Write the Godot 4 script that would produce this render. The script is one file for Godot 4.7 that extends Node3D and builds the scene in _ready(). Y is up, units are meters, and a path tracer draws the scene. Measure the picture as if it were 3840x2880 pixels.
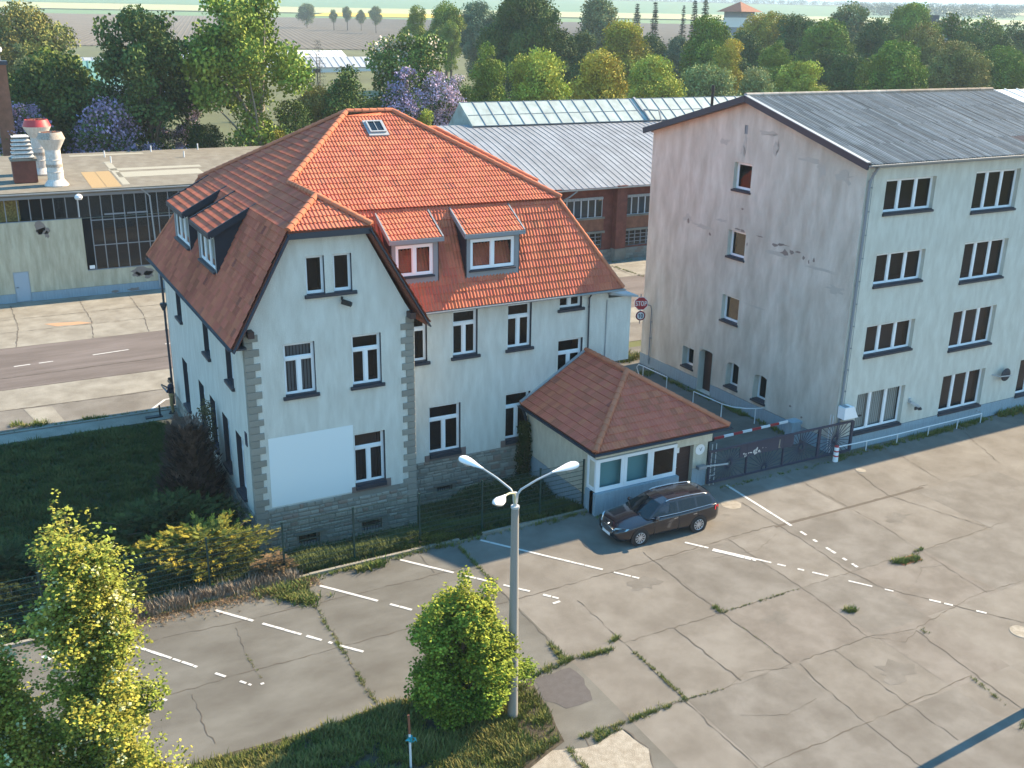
extends Node3D
# Former factory yard: a tiled villa with a gatehouse, an office block, a brick hall, workshops, trees and fields.
# Axes: x runs along the villa's front, z towards the viewer, y up; the yard is y = 0. Metres.

const SUN_EL := 34.5
const SUN_AZ := 4.3
const EYE := Vector3(-8.25, 18.64, 35.48)
var M := {}
var rng := RandomNumberGenerator.new()


func _ready() -> void:
	rng.seed = 77
	# --- camera, sky, sun, exposure
	var cam := Camera3D.new()
	cam.name = "camera"
	cam.fov = 40.87
	cam.near = 0.5
	cam.far = 9000.0
	add_child(cam)
	var yaw := deg_to_rad(28.354)
	var pitch := deg_to_rad(19.375)
	var roll := deg_to_rad(0.941)
	var fwd := Vector3(sin(yaw) * cos(pitch), -sin(pitch), -cos(yaw) * cos(pitch))
	var right := Vector3(cos(yaw), 0, sin(yaw))
	var upv := right.cross(fwd)
	cam.transform = Transform3D(Basis(cos(roll) * right + sin(roll) * upv, cos(roll) * upv - sin(roll) * right, -fwd), EYE)
	cam.current = true
	var we := WorldEnvironment.new()
	we.name = "world_environment"
	var env := Environment.new()
	env.background_mode = Environment.BG_SKY
	var sm := ProceduralSkyMaterial.new()
	sm.sky_top_color = Color(0.30, 0.56, 0.76)
	sm.sky_horizon_color = Color(0.80, 0.93, 0.95)
	sm.sky_curve = 0.16
	sm.sky_energy_multiplier = 0.92
	sm.ground_horizon_color = Color(0.62, 0.64, 0.62)
	sm.ground_bottom_color = Color(0.30, 0.29, 0.26)
	sm.sun_angle_max = 25.0
	sm.sun_curve = 0.12
	var sky := Sky.new()
	sky.sky_material = sm
	env.sky = sky
	env.tonemap_mode = Environment.TONE_MAPPER_LINEAR
	env.tonemap_exposure = 3.05
	env.fog_enabled = true
	env.fog_density = 0.00026
	env.fog_light_color = Color(0.84, 0.92, 0.97)
	env.sdfgi_enabled = true
	env.ssao_enabled = true
	env.ssil_enabled = true
	we.environment = env
	add_child(we)
	var sun := DirectionalLight3D.new()
	sun.name = "sun"
	sun.light_energy = 1.6
	sun.light_color = Color(1.0, 0.90, 0.76)
	sun.light_angular_distance = 0.5
	sun.shadow_enabled = true
	add_child(sun)
	var el := deg_to_rad(SUN_EL)
	var az := deg_to_rad(SUN_AZ)
	sun.look_at_from_position(Vector3.ZERO, -Vector3(cos(el) * cos(az), sin(el), -cos(el) * sin(az)), Vector3.UP)
	# --- the place
	materials()
	build_land()
	build_yard()
	build_villa()
	build_gatehouse()
	build_office()
	build_workshop()
	build_brick_hall()
	build_far()
	build_fences()
	build_street_things()
	build_car()
	build_person()
	build_trees()
	build_plants()


# ------------------------------------------------------------------ mesh helper
class Geo:
	var v := PackedVector3Array()
	var n := PackedVector3Array()
	var c := PackedColorArray()
	var uv := PackedVector2Array()
	var tint := Color(1, 1, 1)

	func tri(a: Vector3, b: Vector3, d: Vector3) -> void:  # counter-clockwise from outside
		var m := (b - a).cross(d - a)
		if m.length_squared() < 1e-16:
			return
		m = m.normalized()
		v.append_array([a, d, b])
		n.append_array([m, m, m])
		c.append_array([tint, tint, tint])

	func trin(a: Vector3, b: Vector3, d: Vector3, na: Vector3, nb: Vector3, nd: Vector3) -> void:
		var m := (b - a).cross(d - a)
		if m.length_squared() < 1e-16:
			return
		if m.dot(na + nb + nd) < 0:
			v.append_array([a, b, d])
			n.append_array([na, nb, nd])
			c.append_array([tint, tint, tint])
			return
		v.append_array([a, d, b])
		n.append_array([na, nd, nb])
		c.append_array([tint, tint, tint])

	func quad(a: Vector3, b: Vector3, d: Vector3, e: Vector3) -> void:
		tri(a, b, d)
		tri(a, d, e)

	# a sheet that faces up whatever the order of its corners
	func flat(a: Vector3, b: Vector3, d: Vector3, e: Vector3) -> void:
		if (b - a).cross(d - a).y + (d - a).cross(e - a).y < 0:
			quad(e, d, b, a)
		else:
			quad(a, b, d, e)

	func quadn(a: Vector3, b: Vector3, d: Vector3, e: Vector3, na: Vector3, nb: Vector3, nd: Vector3, ne: Vector3) -> void:
		trin(a, b, d, na, nb, nd)
		trin(a, d, e, na, nd, ne)

	func poly(p: Array) -> void:
		for i in range(1, p.size() - 1):
			tri(p[0], p[i], p[i + 1])

	# a box spanned by three axes from a corner
	func span(o: Vector3, x: Vector3, y: Vector3, z: Vector3) -> void:
		if x.cross(y).dot(z) < 0:
			var t := x
			x = y
			y = t
		var a := o
		var b := o + x
		var d := o + x + y
		var e := o + y
		quad(a, e, d, b)
		quad(a + z, b + z, d + z, e + z)
		quad(a, b, b + z, a + z)
		quad(b, d, d + z, b + z)
		quad(d, e, e + z, d + z)
		quad(e, a, a + z, e + z)

	func box(p: Vector3, s: Vector3) -> void:  # centre, size
		span(p - s / 2, Vector3(s.x, 0, 0), Vector3(0, s.y, 0), Vector3(0, 0, s.z))

	func bar(a: Vector3, b: Vector3, w: float, h: float, up := Vector3.UP) -> void:
		var d := (b - a).normalized()
		var s := d.cross(up)
		if s.length() < 1e-4:
			s = d.cross(Vector3.RIGHT)
		s = s.normalized()
		var u := s.cross(d)
		span(a - s * w / 2 - u * h / 2, s * w, u * h, b - a)

	# a box with chamfered edges on its face +z of the frame (stones, boards)
	func stone(o: Vector3, u: Vector3, w: Vector3, nn: Vector3, a: float, b: float, d: float, ch: float) -> void:
		var p0 := [o, o + u * a, o + u * a + w * b, o + w * b]
		var p1 := [o + u * ch + w * ch + nn * d, o + u * (a - ch) + w * ch + nn * d, o + u * (a - ch) + w * (b - ch) + nn * d, o + u * ch + w * (b - ch) + nn * d]
		quad(p1[0], p1[1], p1[2], p1[3])
		for i in 4:
			var j := (i + 1) % 4
			var m0: Vector3 = p0[i] + nn * d * 0.6
			var m1: Vector3 = p0[j] + nn * d * 0.6
			quad(p0[i], p0[j], m1, m0)
			quad(m0, m1, p1[j], p1[i])

	func tube(pts: Array, rad: Array, seg := 8, caps := true) -> void:
		var rings := []
		var nors := []
		var s0 := Vector3.ZERO
		for i in pts.size():
			var d: Vector3 = pts[mini(i + 1, pts.size() - 1)] - pts[maxi(i - 1, 0)]
			d = d.normalized()
			var s := d.cross(Vector3.UP) if s0 == Vector3.ZERO else s0 - d * s0.dot(d)
			if s.length() < 1e-3:
				s = d.cross(Vector3.RIGHT)
			s = s.normalized()
			s0 = s
			var u := s.cross(d)
			var ring := []
			var nr := []
			for k in seg:
				var an := TAU * k / seg
				var q := s * cos(an) - u * sin(an)
				ring.append(pts[i] + q * rad[mini(i, rad.size() - 1)])
				nr.append(q)
			rings.append(ring)
			nors.append(nr)
		for i in pts.size() - 1:
			for k in seg:
				var l := (k + 1) % seg
				quadn(rings[i][k], rings[i + 1][k], rings[i + 1][l], rings[i][l], nors[i][k], nors[i + 1][k], nors[i + 1][l], nors[i][l])
		if caps:
			for k in range(1, seg - 1):
				tri(rings[0][0], rings[0][k], rings[0][k + 1])
				var e: Array = rings[-1]
				tri(e[0], e[k + 1], e[k])

	# profile: array of Vector2(radius, height along axis)
	func lathe(base: Vector3, axis: Vector3, prof: Array, seg := 16) -> void:
		var s := axis.cross(Vector3.UP)
		if s.length() < 1e-3:
			s = Vector3.RIGHT
		s = s.normalized()
		var u := axis.cross(s)
		for i in prof.size() - 1:
			var a: Vector2 = prof[i]
			var b: Vector2 = prof[i + 1]
			var sl := Vector2(b.y - a.y, a.x - b.x).normalized()
			for k in seg:
				var t0 := TAU * k / seg
				var t1 := TAU * (k + 1) / seg
				var r0 := s * cos(t0) + u * sin(t0)
				var r1 := s * cos(t1) + u * sin(t1)
				var n0 := r0 * sl.x + axis * sl.y
				var n1 := r1 * sl.x + axis * sl.y
				quadn(base + r0 * a.x + axis * a.y, base + r1 * a.x + axis * a.y, base + r1 * b.x + axis * b.y, base + r0 * b.x + axis * b.y, n0, n1, n1, n0)

	func prism(p: Array, ext: Vector3) -> void:  # polygon counter-clockwise seen from the side of ext
		var q := []
		for a in p:
			q.append(a + ext)
		poly(q)
		for i in range(1, p.size() - 1):
			tri(p[0], p[i + 1], p[i])
		for i in p.size():
			var j := (i + 1) % p.size()
			quad(p[i], p[j], q[j], q[i])

	func add(o: Geo, t: Transform3D) -> void:
		var k := v.size()
		for i in o.v.size():
			v.append(t * o.v[i])
			n.append((t.basis * o.n[i]).normalized())
		c.append_array(o.c)

	func mesh(m: Material) -> ArrayMesh:
		var arr := []
		arr.resize(Mesh.ARRAY_MAX)
		arr[Mesh.ARRAY_VERTEX] = v
		arr[Mesh.ARRAY_NORMAL] = n
		arr[Mesh.ARRAY_COLOR] = c
		if uv.size() == v.size() and uv.size() > 0:
			arr[Mesh.ARRAY_TEX_UV] = uv
		var am := ArrayMesh.new()
		am.add_surface_from_arrays(Mesh.PRIMITIVE_TRIANGLES, arr)
		am.surface_set_material(0, m)
		return am


func put(called: String, g: Geo, m: Material, parent: Node3D) -> MeshInstance3D:
	if g.v.is_empty():
		return null
	var o := MeshInstance3D.new()
	o.name = called
	o.mesh = g.mesh(m)
	parent.add_child(o, true)
	return o


func put_mesh(called: String, mesh: Mesh, parent: Node3D, t := Transform3D()) -> MeshInstance3D:
	var o := MeshInstance3D.new()
	o.name = called
	o.mesh = mesh
	o.transform = t
	parent.add_child(o, true)
	return o


func node(called: String, parent: Node3D, at := Vector3.ZERO) -> Node3D:
	var o := Node3D.new()
	o.name = called
	o.position = at
	parent.add_child(o, true)
	return o


func thing(called: String, label: String, category: String, at := Vector3.ZERO, turn := 0.0, group := "") -> Node3D:
	var o := node(called, self, at)
	o.rotation.y = turn
	return tag(o, label, category, group)


func tag(o: Node3D, label: String, category: String, group := "") -> Node3D:
	o.set_meta("label", label)
	o.set_meta("category", category)
	if group != "":
		o.set_meta("group", group)
	return o


func kind(o: Node3D, k: String, label := "") -> Node3D:
	o.set_meta("kind", k)
	if label != "":
		o.set_meta("label", label)
	return o


# ------------------------------------------------------------------ materials
func lin(r: float, g: float, b: float) -> Color:
	return Color(r, g, b).linear_to_srgb()


func ramp(a: float, b: float, warm := 0.0) -> Gradient:
	var gr := Gradient.new()
	gr.offsets = PackedFloat32Array([0.15, 0.85])
	gr.colors = PackedColorArray([Color(a, a * (1.0 - warm), a * (1.0 - 2.0 * warm)), Color(b, b, b)])
	return gr


func noise_tex(freq: float, oct: int, gr: Gradient, size := 512, type := FastNoiseLite.TYPE_SIMPLEX_SMOOTH, nseed := 1) -> NoiseTexture2D:
	var fn := FastNoiseLite.new()
	fn.seed = nseed
	fn.noise_type = type
	fn.frequency = freq
	fn.fractal_octaves = oct
	fn.fractal_gain = 0.6
	var t := NoiseTexture2D.new()
	t.width = size
	t.height = size
	t.seamless = true
	t.noise = fn
	t.color_ramp = gr
	return t


func noise_bump(freq: float, oct: int, strength: float, size := 512) -> NoiseTexture2D:
	var t := noise_tex(freq, oct, null, size)
	t.as_normal_map = true
	t.bump_strength = strength
	return t


var TX := {}


func mat(called: String, col: Color, rough := 0.85, fine := "", fscale := 1.0, coarse := "", cscale := Vector3.ONE, bump := "", bscale := 1.0) -> StandardMaterial3D:
	var m := StandardMaterial3D.new()
	m.resource_name = called
	m.albedo_color = col
	m.roughness = rough
	m.vertex_color_use_as_albedo = true
	if fine != "":
		m.albedo_texture = TX[fine]
		m.uv1_triplanar = true
		m.uv1_world_triplanar = true
		m.uv1_scale = Vector3.ONE * fscale
	if coarse != "":
		m.detail_enabled = true
		m.detail_blend_mode = BaseMaterial3D.BLEND_MODE_MUL
		m.detail_albedo = TX[coarse]
		m.detail_uv_layer = BaseMaterial3D.DETAIL_UV_2
		m.uv2_triplanar = true
		m.uv2_world_triplanar = true
		m.uv2_scale = cscale
	if bump != "":
		m.normal_enabled = true
		m.normal_texture = TX[bump]
		m.normal_scale = bscale
	M[called] = m
	return m


func materials() -> void:
	TX["grain"] = noise_tex(0.09, 4, ramp(0.86, 1.0), 512)
	TX["speck"] = noise_tex(0.35, 3, ramp(0.70, 1.0), 512)
	TX["blotch"] = noise_tex(0.012, 5, ramp(0.84, 1.0, 0.015), 512, FastNoiseLite.TYPE_SIMPLEX_SMOOTH, 5)
	TX["soft"] = noise_tex(0.02, 4, ramp(0.93, 1.0, 0.01), 512, FastNoiseLite.TYPE_SIMPLEX_SMOOTH, 9)
	TX["stain"] = noise_tex(0.016, 6, ramp(0.86, 1.0, 0.02), 512, FastNoiseLite.TYPE_SIMPLEX_SMOOTH, 12)
	TX["patch"] = noise_tex(0.02, 5, ramp(0.68, 1.0, 0.05), 512, FastNoiseLite.TYPE_SIMPLEX_SMOOTH, 21)
	TX["bump"] = noise_bump(0.12, 4, 5.0)
	TX["wave"] = noise_bump(0.03, 3, 3.0)
	mat("plaster_villa", lin(0.76, 0.75, 0.685), 0.92, "grain", 0.55, "soft", Vector3(0.22, 0.05, 0.22), "bump", 0.35)
	mat("plaster_patch", lin(0.74, 0.77, 0.765), 0.9)
	mat("plaster_office", lin(0.74, 0.735, 0.65), 0.92, "grain", 0.6, "soft", Vector3(0.2, 0.06, 0.2), "bump", 0.45)
	mat("plaster_gable", lin(0.74, 0.69, 0.605), 0.92, "grain", 0.5, "stain", Vector3(0.11, 0.035, 0.11), "bump", 0.5)
	mat("plaster_shop", lin(0.66, 0.62, 0.46), 0.92, "grain", 0.4, "stain", Vector3(0.2, 0.04, 0.2), "bump", 0.5)
	mat("plaster_gatehouse", lin(0.72, 0.69, 0.57), 0.92, "grain", 0.5, "soft", Vector3(0.3, 0.1, 0.3), "bump", 0.4)
	mat("plinth_blue", lin(0.33, 0.43, 0.50), 0.85, "grain", 0.5, "soft", Vector3(0.6, 0.08, 0.6))
	mat("bare_render", lin(0.34, 0.28, 0.245), 0.95, "speck", 0.5)
	mat("tile", lin(1, 1, 1), 0.85, "soft", 1.6).metallic_specular = 0.3
	mat("tile_deck", lin(0.20, 0.06, 0.035), 0.8)
	mat("stone", lin(1, 1, 1), 0.95, "speck", 0.7, "", Vector3.ONE, "bump", 0.8)
	mat("mortar", lin(0.33, 0.305, 0.26), 0.95, "speck", 0.6)
	mat("anthracite", lin(0.030, 0.036, 0.052), 0.55)
	mat("slate_board", lin(0.022, 0.026, 0.040), 0.6, "grain", 1.0)
	mat("grey_metal", lin(0.22, 0.24, 0.26), 0.45)
	mat("zinc", lin(0.34, 0.37, 0.39), 0.45, "soft", 0.7)
	mat("zinc_roof", lin(0.30, 0.32, 0.35), 0.5, "soft", 0.25, "blotch", Vector3(0.06, 0.06, 0.06))
	mat("upvc", lin(0.80, 0.82, 0.84), 0.35)
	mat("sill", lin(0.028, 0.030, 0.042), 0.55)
	mat("room_dark", lin(0.010, 0.009, 0.011), 0.95)
	mat("room_brown", lin(0.040, 0.026, 0.026), 0.95)
	mat("room_teal", lin(0.15, 0.33, 0.35), 0.8)
	mat("blind", lin(0.10, 0.115, 0.13), 0.8)
	mat("curtain", lin(0.30, 0.34, 0.33), 0.9)
	mat("glazing", lin(0.012, 0.013, 0.016), 0.08)
	var gl := StandardMaterial3D.new()
	gl.resource_name = "glass"
	gl.albedo_color = Color(0.03, 0.035, 0.04, 0.12)
	gl.transparency = BaseMaterial3D.TRANSPARENCY_ALPHA
	gl.roughness = 0.02
	gl.metallic_specular = 0.36
	M["glass"] = gl
	mat("concrete", lin(0.31, 0.295, 0.25), 0.92, "grain", 0.3, "blotch", Vector3(0.08, 0.08, 0.08), "bump", 0.5)
	mat("concrete_pale", lin(0.38, 0.35, 0.29), 0.92, "grain", 0.5, "stain", Vector3(0.4, 0.4, 0.4), "bump", 0.7)
	mat("asphalt", lin(0.262, 0.245, 0.215), 0.92, "speck", 1.1, "blotch", Vector3(0.07, 0.07, 0.07), "bump", 0.6)
	mat("asphalt_new", lin(0.19, 0.186, 0.165), 0.92, "speck", 0.9, "blotch", Vector3(0.05, 0.05, 0.09), "bump", 0.5)
	for q in [["asphalt_a", 0.235, 0.222, 0.198], ["asphalt_b", 0.278, 0.262, 0.232], ["asphalt_c", 0.250, 0.230, 0.203]]:
		mat(q[0], lin(q[1], q[2], q[3]), 0.92, "speck", 1.0, "blotch", Vector3(0.09, 0.09, 0.09), "bump", 0.6)
	mat("oil_stain", lin(0.17, 0.155, 0.135), 0.8, "speck", 1.0)
	mat("soot", lin(0.53, 0.495, 0.435), 0.95, "grain", 0.5)
	mat("asphalt_patch", lin(0.12, 0.112, 0.112), 0.9, "speck", 1.2, "soft", Vector3(0.4, 0.4, 0.4), "bump", 0.6)
	mat("asphalt_road", lin(0.17, 0.145, 0.135), 0.92, "grain", 0.4, "blotch", Vector3(0.02, 0.05, 0.12), "bump", 0.4)
	mat("crack", lin(0.085, 0.072, 0.058), 0.95)
	mat("road_paint", lin(0.70, 0.70, 0.68), 0.8, "speck", 0.8)
	mat("soil", lin(0.085, 0.072, 0.048), 0.98, "grain", 0.5, "patch", Vector3(0.3, 0.3, 0.3))
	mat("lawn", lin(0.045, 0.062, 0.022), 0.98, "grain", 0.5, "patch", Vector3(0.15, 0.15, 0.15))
	mat("land", lin(0.11, 0.125, 0.04), 0.98, "grain", 0.2, "blotch", Vector3(0.01, 0.01, 0.01))
	mat("ploughed", lin(0.125, 0.105, 0.078), 0.98, "blotch", 0.01)
	mat("rape", lin(0.75, 0.48, 0.02), 0.95)
	mat("wheat", lin(0.10, 0.19, 0.07), 0.95, "soft", 0.004)
	mat("field_pale", lin(0.33, 0.36, 0.17), 0.95, "soft", 0.004)
	mat("field_teal", lin(0.09, 0.19, 0.10), 0.95, "soft", 0.003)
	mat("brick", lin(0.30, 0.095, 0.065), 0.9, "speck", 0.35, "blotch", Vector3(0.2, 0.2, 0.2))
	mat("brick_light", lin(0.40, 0.17, 0.10), 0.9, "speck", 0.35, "blotch", Vector3(0.2, 0.2, 0.2))
	mat("sheet", lin(1, 1, 1), 0.9, "grain", 0.6, "stain", Vector3(0.25, 0.25, 0.25))
	mat("felt", lin(0.225, 0.21, 0.17), 0.95, "grain", 0.3, "stain", Vector3(0.10, 0.10, 0.10))
	mat("felt_patch", lin(0.34, 0.33, 0.27), 0.9, "grain", 0.3)
	mat("ochre_sheet", lin(0.33, 0.235, 0.115), 0.9, "soft", 0.6)
	mat("white_paint", lin(0.72, 0.71, 0.68), 0.6, "soft", 1.0, "stain", Vector3(0.7, 0.35, 0.7))
	mat("rust_white", lin(0.55, 0.50, 0.44), 0.8, "soft", 1.0, "patch", Vector3(0.8, 0.5, 0.8))
	mat("red_paint", lin(0.42, 0.035, 0.04), 0.5)
	mat("sign_white", lin(0.82, 0.82, 0.82), 0.45)
	mat("black", lin(0.015, 0.015, 0.017), 0.5)
	mat("dark_door", lin(0.045, 0.022, 0.022), 0.5)
	mat("grey_door", lin(0.33, 0.40, 0.46), 0.6)
	mat("fence_green", lin(0.010, 0.040, 0.035), 0.5)
	mat("gate_blue", lin(0.032, 0.036, 0.062), 0.5)
	mat("galvanised", lin(0.40, 0.42, 0.43), 0.4)
	mat("rail_white", lin(0.66, 0.68, 0.70), 0.5)
	mat("pole_concrete", lin(0.30, 0.285, 0.26), 0.9, "grain", 0.8)
	mat("lamp_shell", lin(0.74, 0.76, 0.78), 0.25)
	mat("yellow_grey", lin(0.42, 0.42, 0.28), 0.6)
	mat("bark", lin(0.13, 0.10, 0.07), 0.95, "grain", 0.8)
	mat("bark_pale", lin(0.30, 0.27, 0.21), 0.95, "grain", 0.8)
	mat("green_roof", lin(0.16, 0.34, 0.28), 0.7, "soft", 0.2)
	mat("shed_roof", lin(0.36, 0.39, 0.43), 0.7, "soft", 0.1)
	mat("shed_wall", lin(0.68, 0.68, 0.66), 0.9)
	mat("tower_grey", lin(0.24, 0.25, 0.27), 0.9)
	mat("lantern_glass", lin(0.44, 0.52, 0.50), 0.35, "soft", 0.15, "blotch", Vector3(0.1, 0.1, 0.1))
	mat("rust_streak", lin(0.44, 0.27, 0.16), 0.95, "grain", 0.5)
	mat("turquoise", lin(0.02, 0.30, 0.36), 0.7)
	mat("rust", lin(0.24, 0.09, 0.05), 0.85, "grain", 2.0)
	mat("yellow_wall", lin(0.52, 0.42, 0.13), 0.9, "patch", 0.5)
	mat("leaf_white", lin(1, 1, 1), 0.75).metallic_specular = 0.25
	(M["leaf_white"] as StandardMaterial3D).backlight = Color(0.80, 0.84, 0.34)
	mat("petal", lin(1, 1, 1), 0.8)
	(M["petal"] as StandardMaterial3D).backlight = Color(0.3, 0.3, 0.3)


# ------------------------------------------------------------------ land, fields, yard
const LAND_E := [0.0, 140.0, 300.0, 420.0, 900.0, 1200.0, 2000.0, 3300.0, 4200.0]
const LAND_H := [0.0, 0.0, 5.5, 7.2, 18.6, 29.0, 58.0, 88.0, 104.0]
const VX := 0.47494
const VZ := -0.88002


func land_e(e: float, l := 0.0) -> float:
	var h := 104.0
	for i in range(1, LAND_E.size()):
		if e <= LAND_E[i]:
			h = lerpf(LAND_H[i - 1], LAND_H[i], clampf((e - LAND_E[i - 1]) / (LAND_E[i] - LAND_E[i - 1]), 0, 1))
			break
	return h * (1.0 - 0.10 * clampf(l / 900.0, -1.0, 1.0))


func land(x: float, z: float) -> float:
	var dx := x - EYE.x
	var dz := z - EYE.z
	return land_e(dx * VX + dz * VZ, -dx * VZ + dz * VX)


func el_point(e: float, l: float, up := 0.0) -> Vector3:
	return Vector3(EYE.x + e * VX - l * VZ, land_e(e, l) + up, EYE.z + e * VZ + l * VX)


func field(called: String, e0: float, e1: float, l0: float, l1: float, m: String, up: float, skew := 0.0) -> void:
	var g := Geo.new()
	var es := [e0]
	for b in LAND_E:
		if b > e0 and b < e1:
			es.append(b)
	es.append(e1)
	var cut := 24
	for i in es.size() - 1:
		for k in cut:
			var a := l0 + (l1 - l0) * k / cut
			var b := l0 + (l1 - l0) * (k + 1) / cut
			g.quad(el_point(es[i] + skew * a, a, up), el_point(es[i] + skew * b, b, up), el_point(es[i + 1] + skew * b, b, up), el_point(es[i + 1] + skew * a, a, up))
	kind(put(called, g, M[m], self), "structure")


func sheet(called: String, pts: Array, y: float, m: String, parent: Node3D = null) -> MeshInstance3D:
	var g := Geo.new()
	var p2 := PackedVector2Array()
	for p in pts:
		p2.append(p)
	if Geometry2D.is_polygon_clockwise(p2):
		p2.reverse()
	var ix := Geometry2D.triangulate_polygon(p2)
	for i in range(0, ix.size(), 3):
		var a := Vector3(p2[ix[i]].x, y, p2[ix[i]].y)
		var b := Vector3(p2[ix[i + 1]].x, y, p2[ix[i + 1]].y)
		var d := Vector3(p2[ix[i + 2]].x, y, p2[ix[i + 2]].y)
		if (b - a).cross(d - a).y < 0:
			g.tri(a, d, b)
		else:
			g.tri(a, b, d)
	var o := put(called, g, M[m], self if parent == null else parent)
	if parent == null:
		kind(o, "structure")
	return o


func rect(x0: float, z0: float, x1: float, z1: float) -> Array:
	return [Vector2(x0, z0), Vector2(x1, z0), Vector2(x1, z1), Vector2(x0, z1)]


func ragged(pts: Array, step: float, amp: float, r: RandomNumberGenerator) -> Array:
	var out := []
	for i in pts.size() - 1:
		var a: Vector2 = pts[i]
		var b: Vector2 = pts[i + 1]
		var k := maxi(1, int(a.distance_to(b) / step))
		for j in k:
			var q := a.lerp(b, float(j) / k)
			if j > 0:
				q += Vector2(r.randf_range(-amp, amp), r.randf_range(-amp, amp))
			out.append(q)
	out.append(pts[-1])
	return out


func crack(parent: Node3D, pts: Array, wide := 0.035, y := 0.010) -> void:
	var w := wide * 0.62
	var g := Geo.new()
	var q := ragged(pts, 0.22, 0.045, rng)
	var wl := w
	for i in q.size() - 1:
		var d: Vector2 = (q[i + 1] - q[i]).normalized().orthogonal()
		var wr := w * rng.randf_range(0.15, 1.7)
		var a: Vector2 = q[i] - d * wl / 2
		var b: Vector2 = q[i] + d * wl / 2
		var e: Vector2 = q[i + 1] + d * wr / 2
		var f: Vector2 = q[i + 1] - d * wr / 2
		g.flat(Vector3(a.x, y, a.y), Vector3(f.x, y, f.y), Vector3(e.x, y, e.y), Vector3(b.x, y, b.y))
		wl = wr
	put("crack", g, M["crack"], parent)


func painted(parent: Node3D, a: Vector2, b: Vector2, w: float, wear: float, y := 0.014) -> void:
	var g := Geo.new()
	var d := (b - a).normalized()
	var s := d.orthogonal() * w / 2
	var len := a.distance_to(b)
	var t := 0.0
	while t < len:
		var st := minf(rng.randf_range(0.12, 0.5), len - t)
		var worn := clampf(wear * (0.25 + 0.9 * t / len), 0.0, 0.9)
		if rng.randf() > worn * 0.8:
			var w0 := 1.0 - worn * rng.randf_range(0.0, 0.7)
			var w1 := 1.0 - worn * rng.randf_range(0.0, 0.7)
			var p := a + d * t
			var q := a + d * (t + st * (1.0 - 0.5 * worn * rng.randf()))
			var c0 := p - s * w0
			var c1 := q - s * w0
			var c2 := q + s * w1
			var c3 := p + s * w1
			g.flat(Vector3(c0.x, y, c0.y), Vector3(c3.x, y, c3.y), Vector3(c2.x, y, c2.y), Vector3(c1.x, y, c1.y))
		t += st
	put("painted_line", g, M["road_paint"], parent)


func garden_y(x: float, z: float) -> float:
	var s := 1.0 - smoothstep(0.3, 3.2, z)
	return -1.0 * s * smoothstep(-1.6, 0.9, x)


func build_land() -> void:
	# one flat sheet round the sunken garden, and the land that rises beyond it
	var g := Geo.new()
	for r in [[-500, 3.8, 700, 90], [-500, -200, 700, -13.9], [-500, -13.9, -40, 3.8], [13.3, -13.9, 700, 3.8]]:
		g.quad(Vector3(r[0], -0.03, r[3]), Vector3(r[2], -0.03, r[3]), Vector3(r[2], -0.03, r[1]), Vector3(r[0], -0.03, r[1]))
	kind(put("ground", g, M["land"], self), "structure")
	field("meadow", 138.0, 470.0, -700.0, 900.0, "land", -0.05)
	field("hills", 460.0, 4200.0, -4000.0, 4600.0, "wheat", -0.6)
	field("ploughed_field", 425.0, 905.0, -420.0, 330.0, "ploughed", 0.1, 0.05)
	var fg := Geo.new()  # furrows
	for k in 260:
		var l := -400.0 + k * 2.7
		for i in 2:
			var e0: float = [428.0, 660.0][i] + 0.05 * l
			var e1: float = [660.0, 902.0][i] + 0.05 * l
			var b := 1.3
			var l0 := l + (e0 - 660.0) * -0.28
			var l1 := l + (e1 - 660.0) * -0.28
			var p := el_point(e0, l0, 0.15)
			var q := el_point(e1, l1, 0.15)
			var p2 := el_point(e0, l0 + b, 0.15)
			var q2 := el_point(e1, l1 + b, 0.15)
			var pm := (p + p2) / 2 + Vector3(0, 0.16, 0)
			var qm := (q + q2) / 2 + Vector3(0, 0.16, 0)
			fg.quad(p, pm, qm, q)
			fg.quad(pm, p2, q2, qm)
	kind(put("furrows", fg, M["ploughed"], self), "stuff", "long furrow ridges of bare brown soil across the ploughed field")
	tag(get_node("furrows"), "long furrow ridges of bare brown soil across the ploughed field", "soil")
	field("grass_verge_strip", 905.0, 960.0, -500.0, 500.0, "wheat", 0.1, 0.05)
	field("rape_field", 945.0, 1040.0, -178.0, -40.0, "rape", 0.5, 0.05)
	field("young_wheat_field", 1030.0, 1220.0, -600.0, 900.0, "field_pale", 0.2, 0.05)
	field("green_field", 1220.0, 1950.0, -1000.0, 600.0, "field_teal", 0.2, 0.03)
	field("pale_field", 1500.0, 2600.0, 620.0, 2600.0, "field_pale", 0.4)
	# far-off woods on the hazy slopes
	var wr := RandomNumberGenerator.new()
	wr.seed = 61
	var where := []
	var tints := []
	for q in [[1700, 760, 240, 130], [1850, 1250, 300, 120], [2500, 1500, 500, 160], [2600, 400, 500, 110], [2900, 900, 700, 170], [1500, -560, 160, 60], [2050, -300, 300, 70], [1350, 520, 90, 50], [3100, -700, 600, 120]]:
		for i in q[3] * 6:
			var l: float = q[1] + wr.randf_range(-1.0, 1.0) * q[2]
			var p := el_point(q[0] + wr.randfn() * 22.0, l, 2.0)
			var k := wr.randf_range(4.0, 7.0)
			where.append(Transform3D(turned(wr, k), p + Vector3(0, wr.randf_range(0, 5), 0)))
			tints.append(Color(0.05, 0.085, 0.04) * wr.randf_range(0.8, 1.3))
	kind(tag(scatter("distant_woods", self, "small", where, tints), "far-off strips of wood on the hazy slopes at the horizon", "wood"), "stuff")
	field("stubble_field", 2700.0, 3900.0, -800.0, 3600.0, "field_pale", 0.4)


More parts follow.
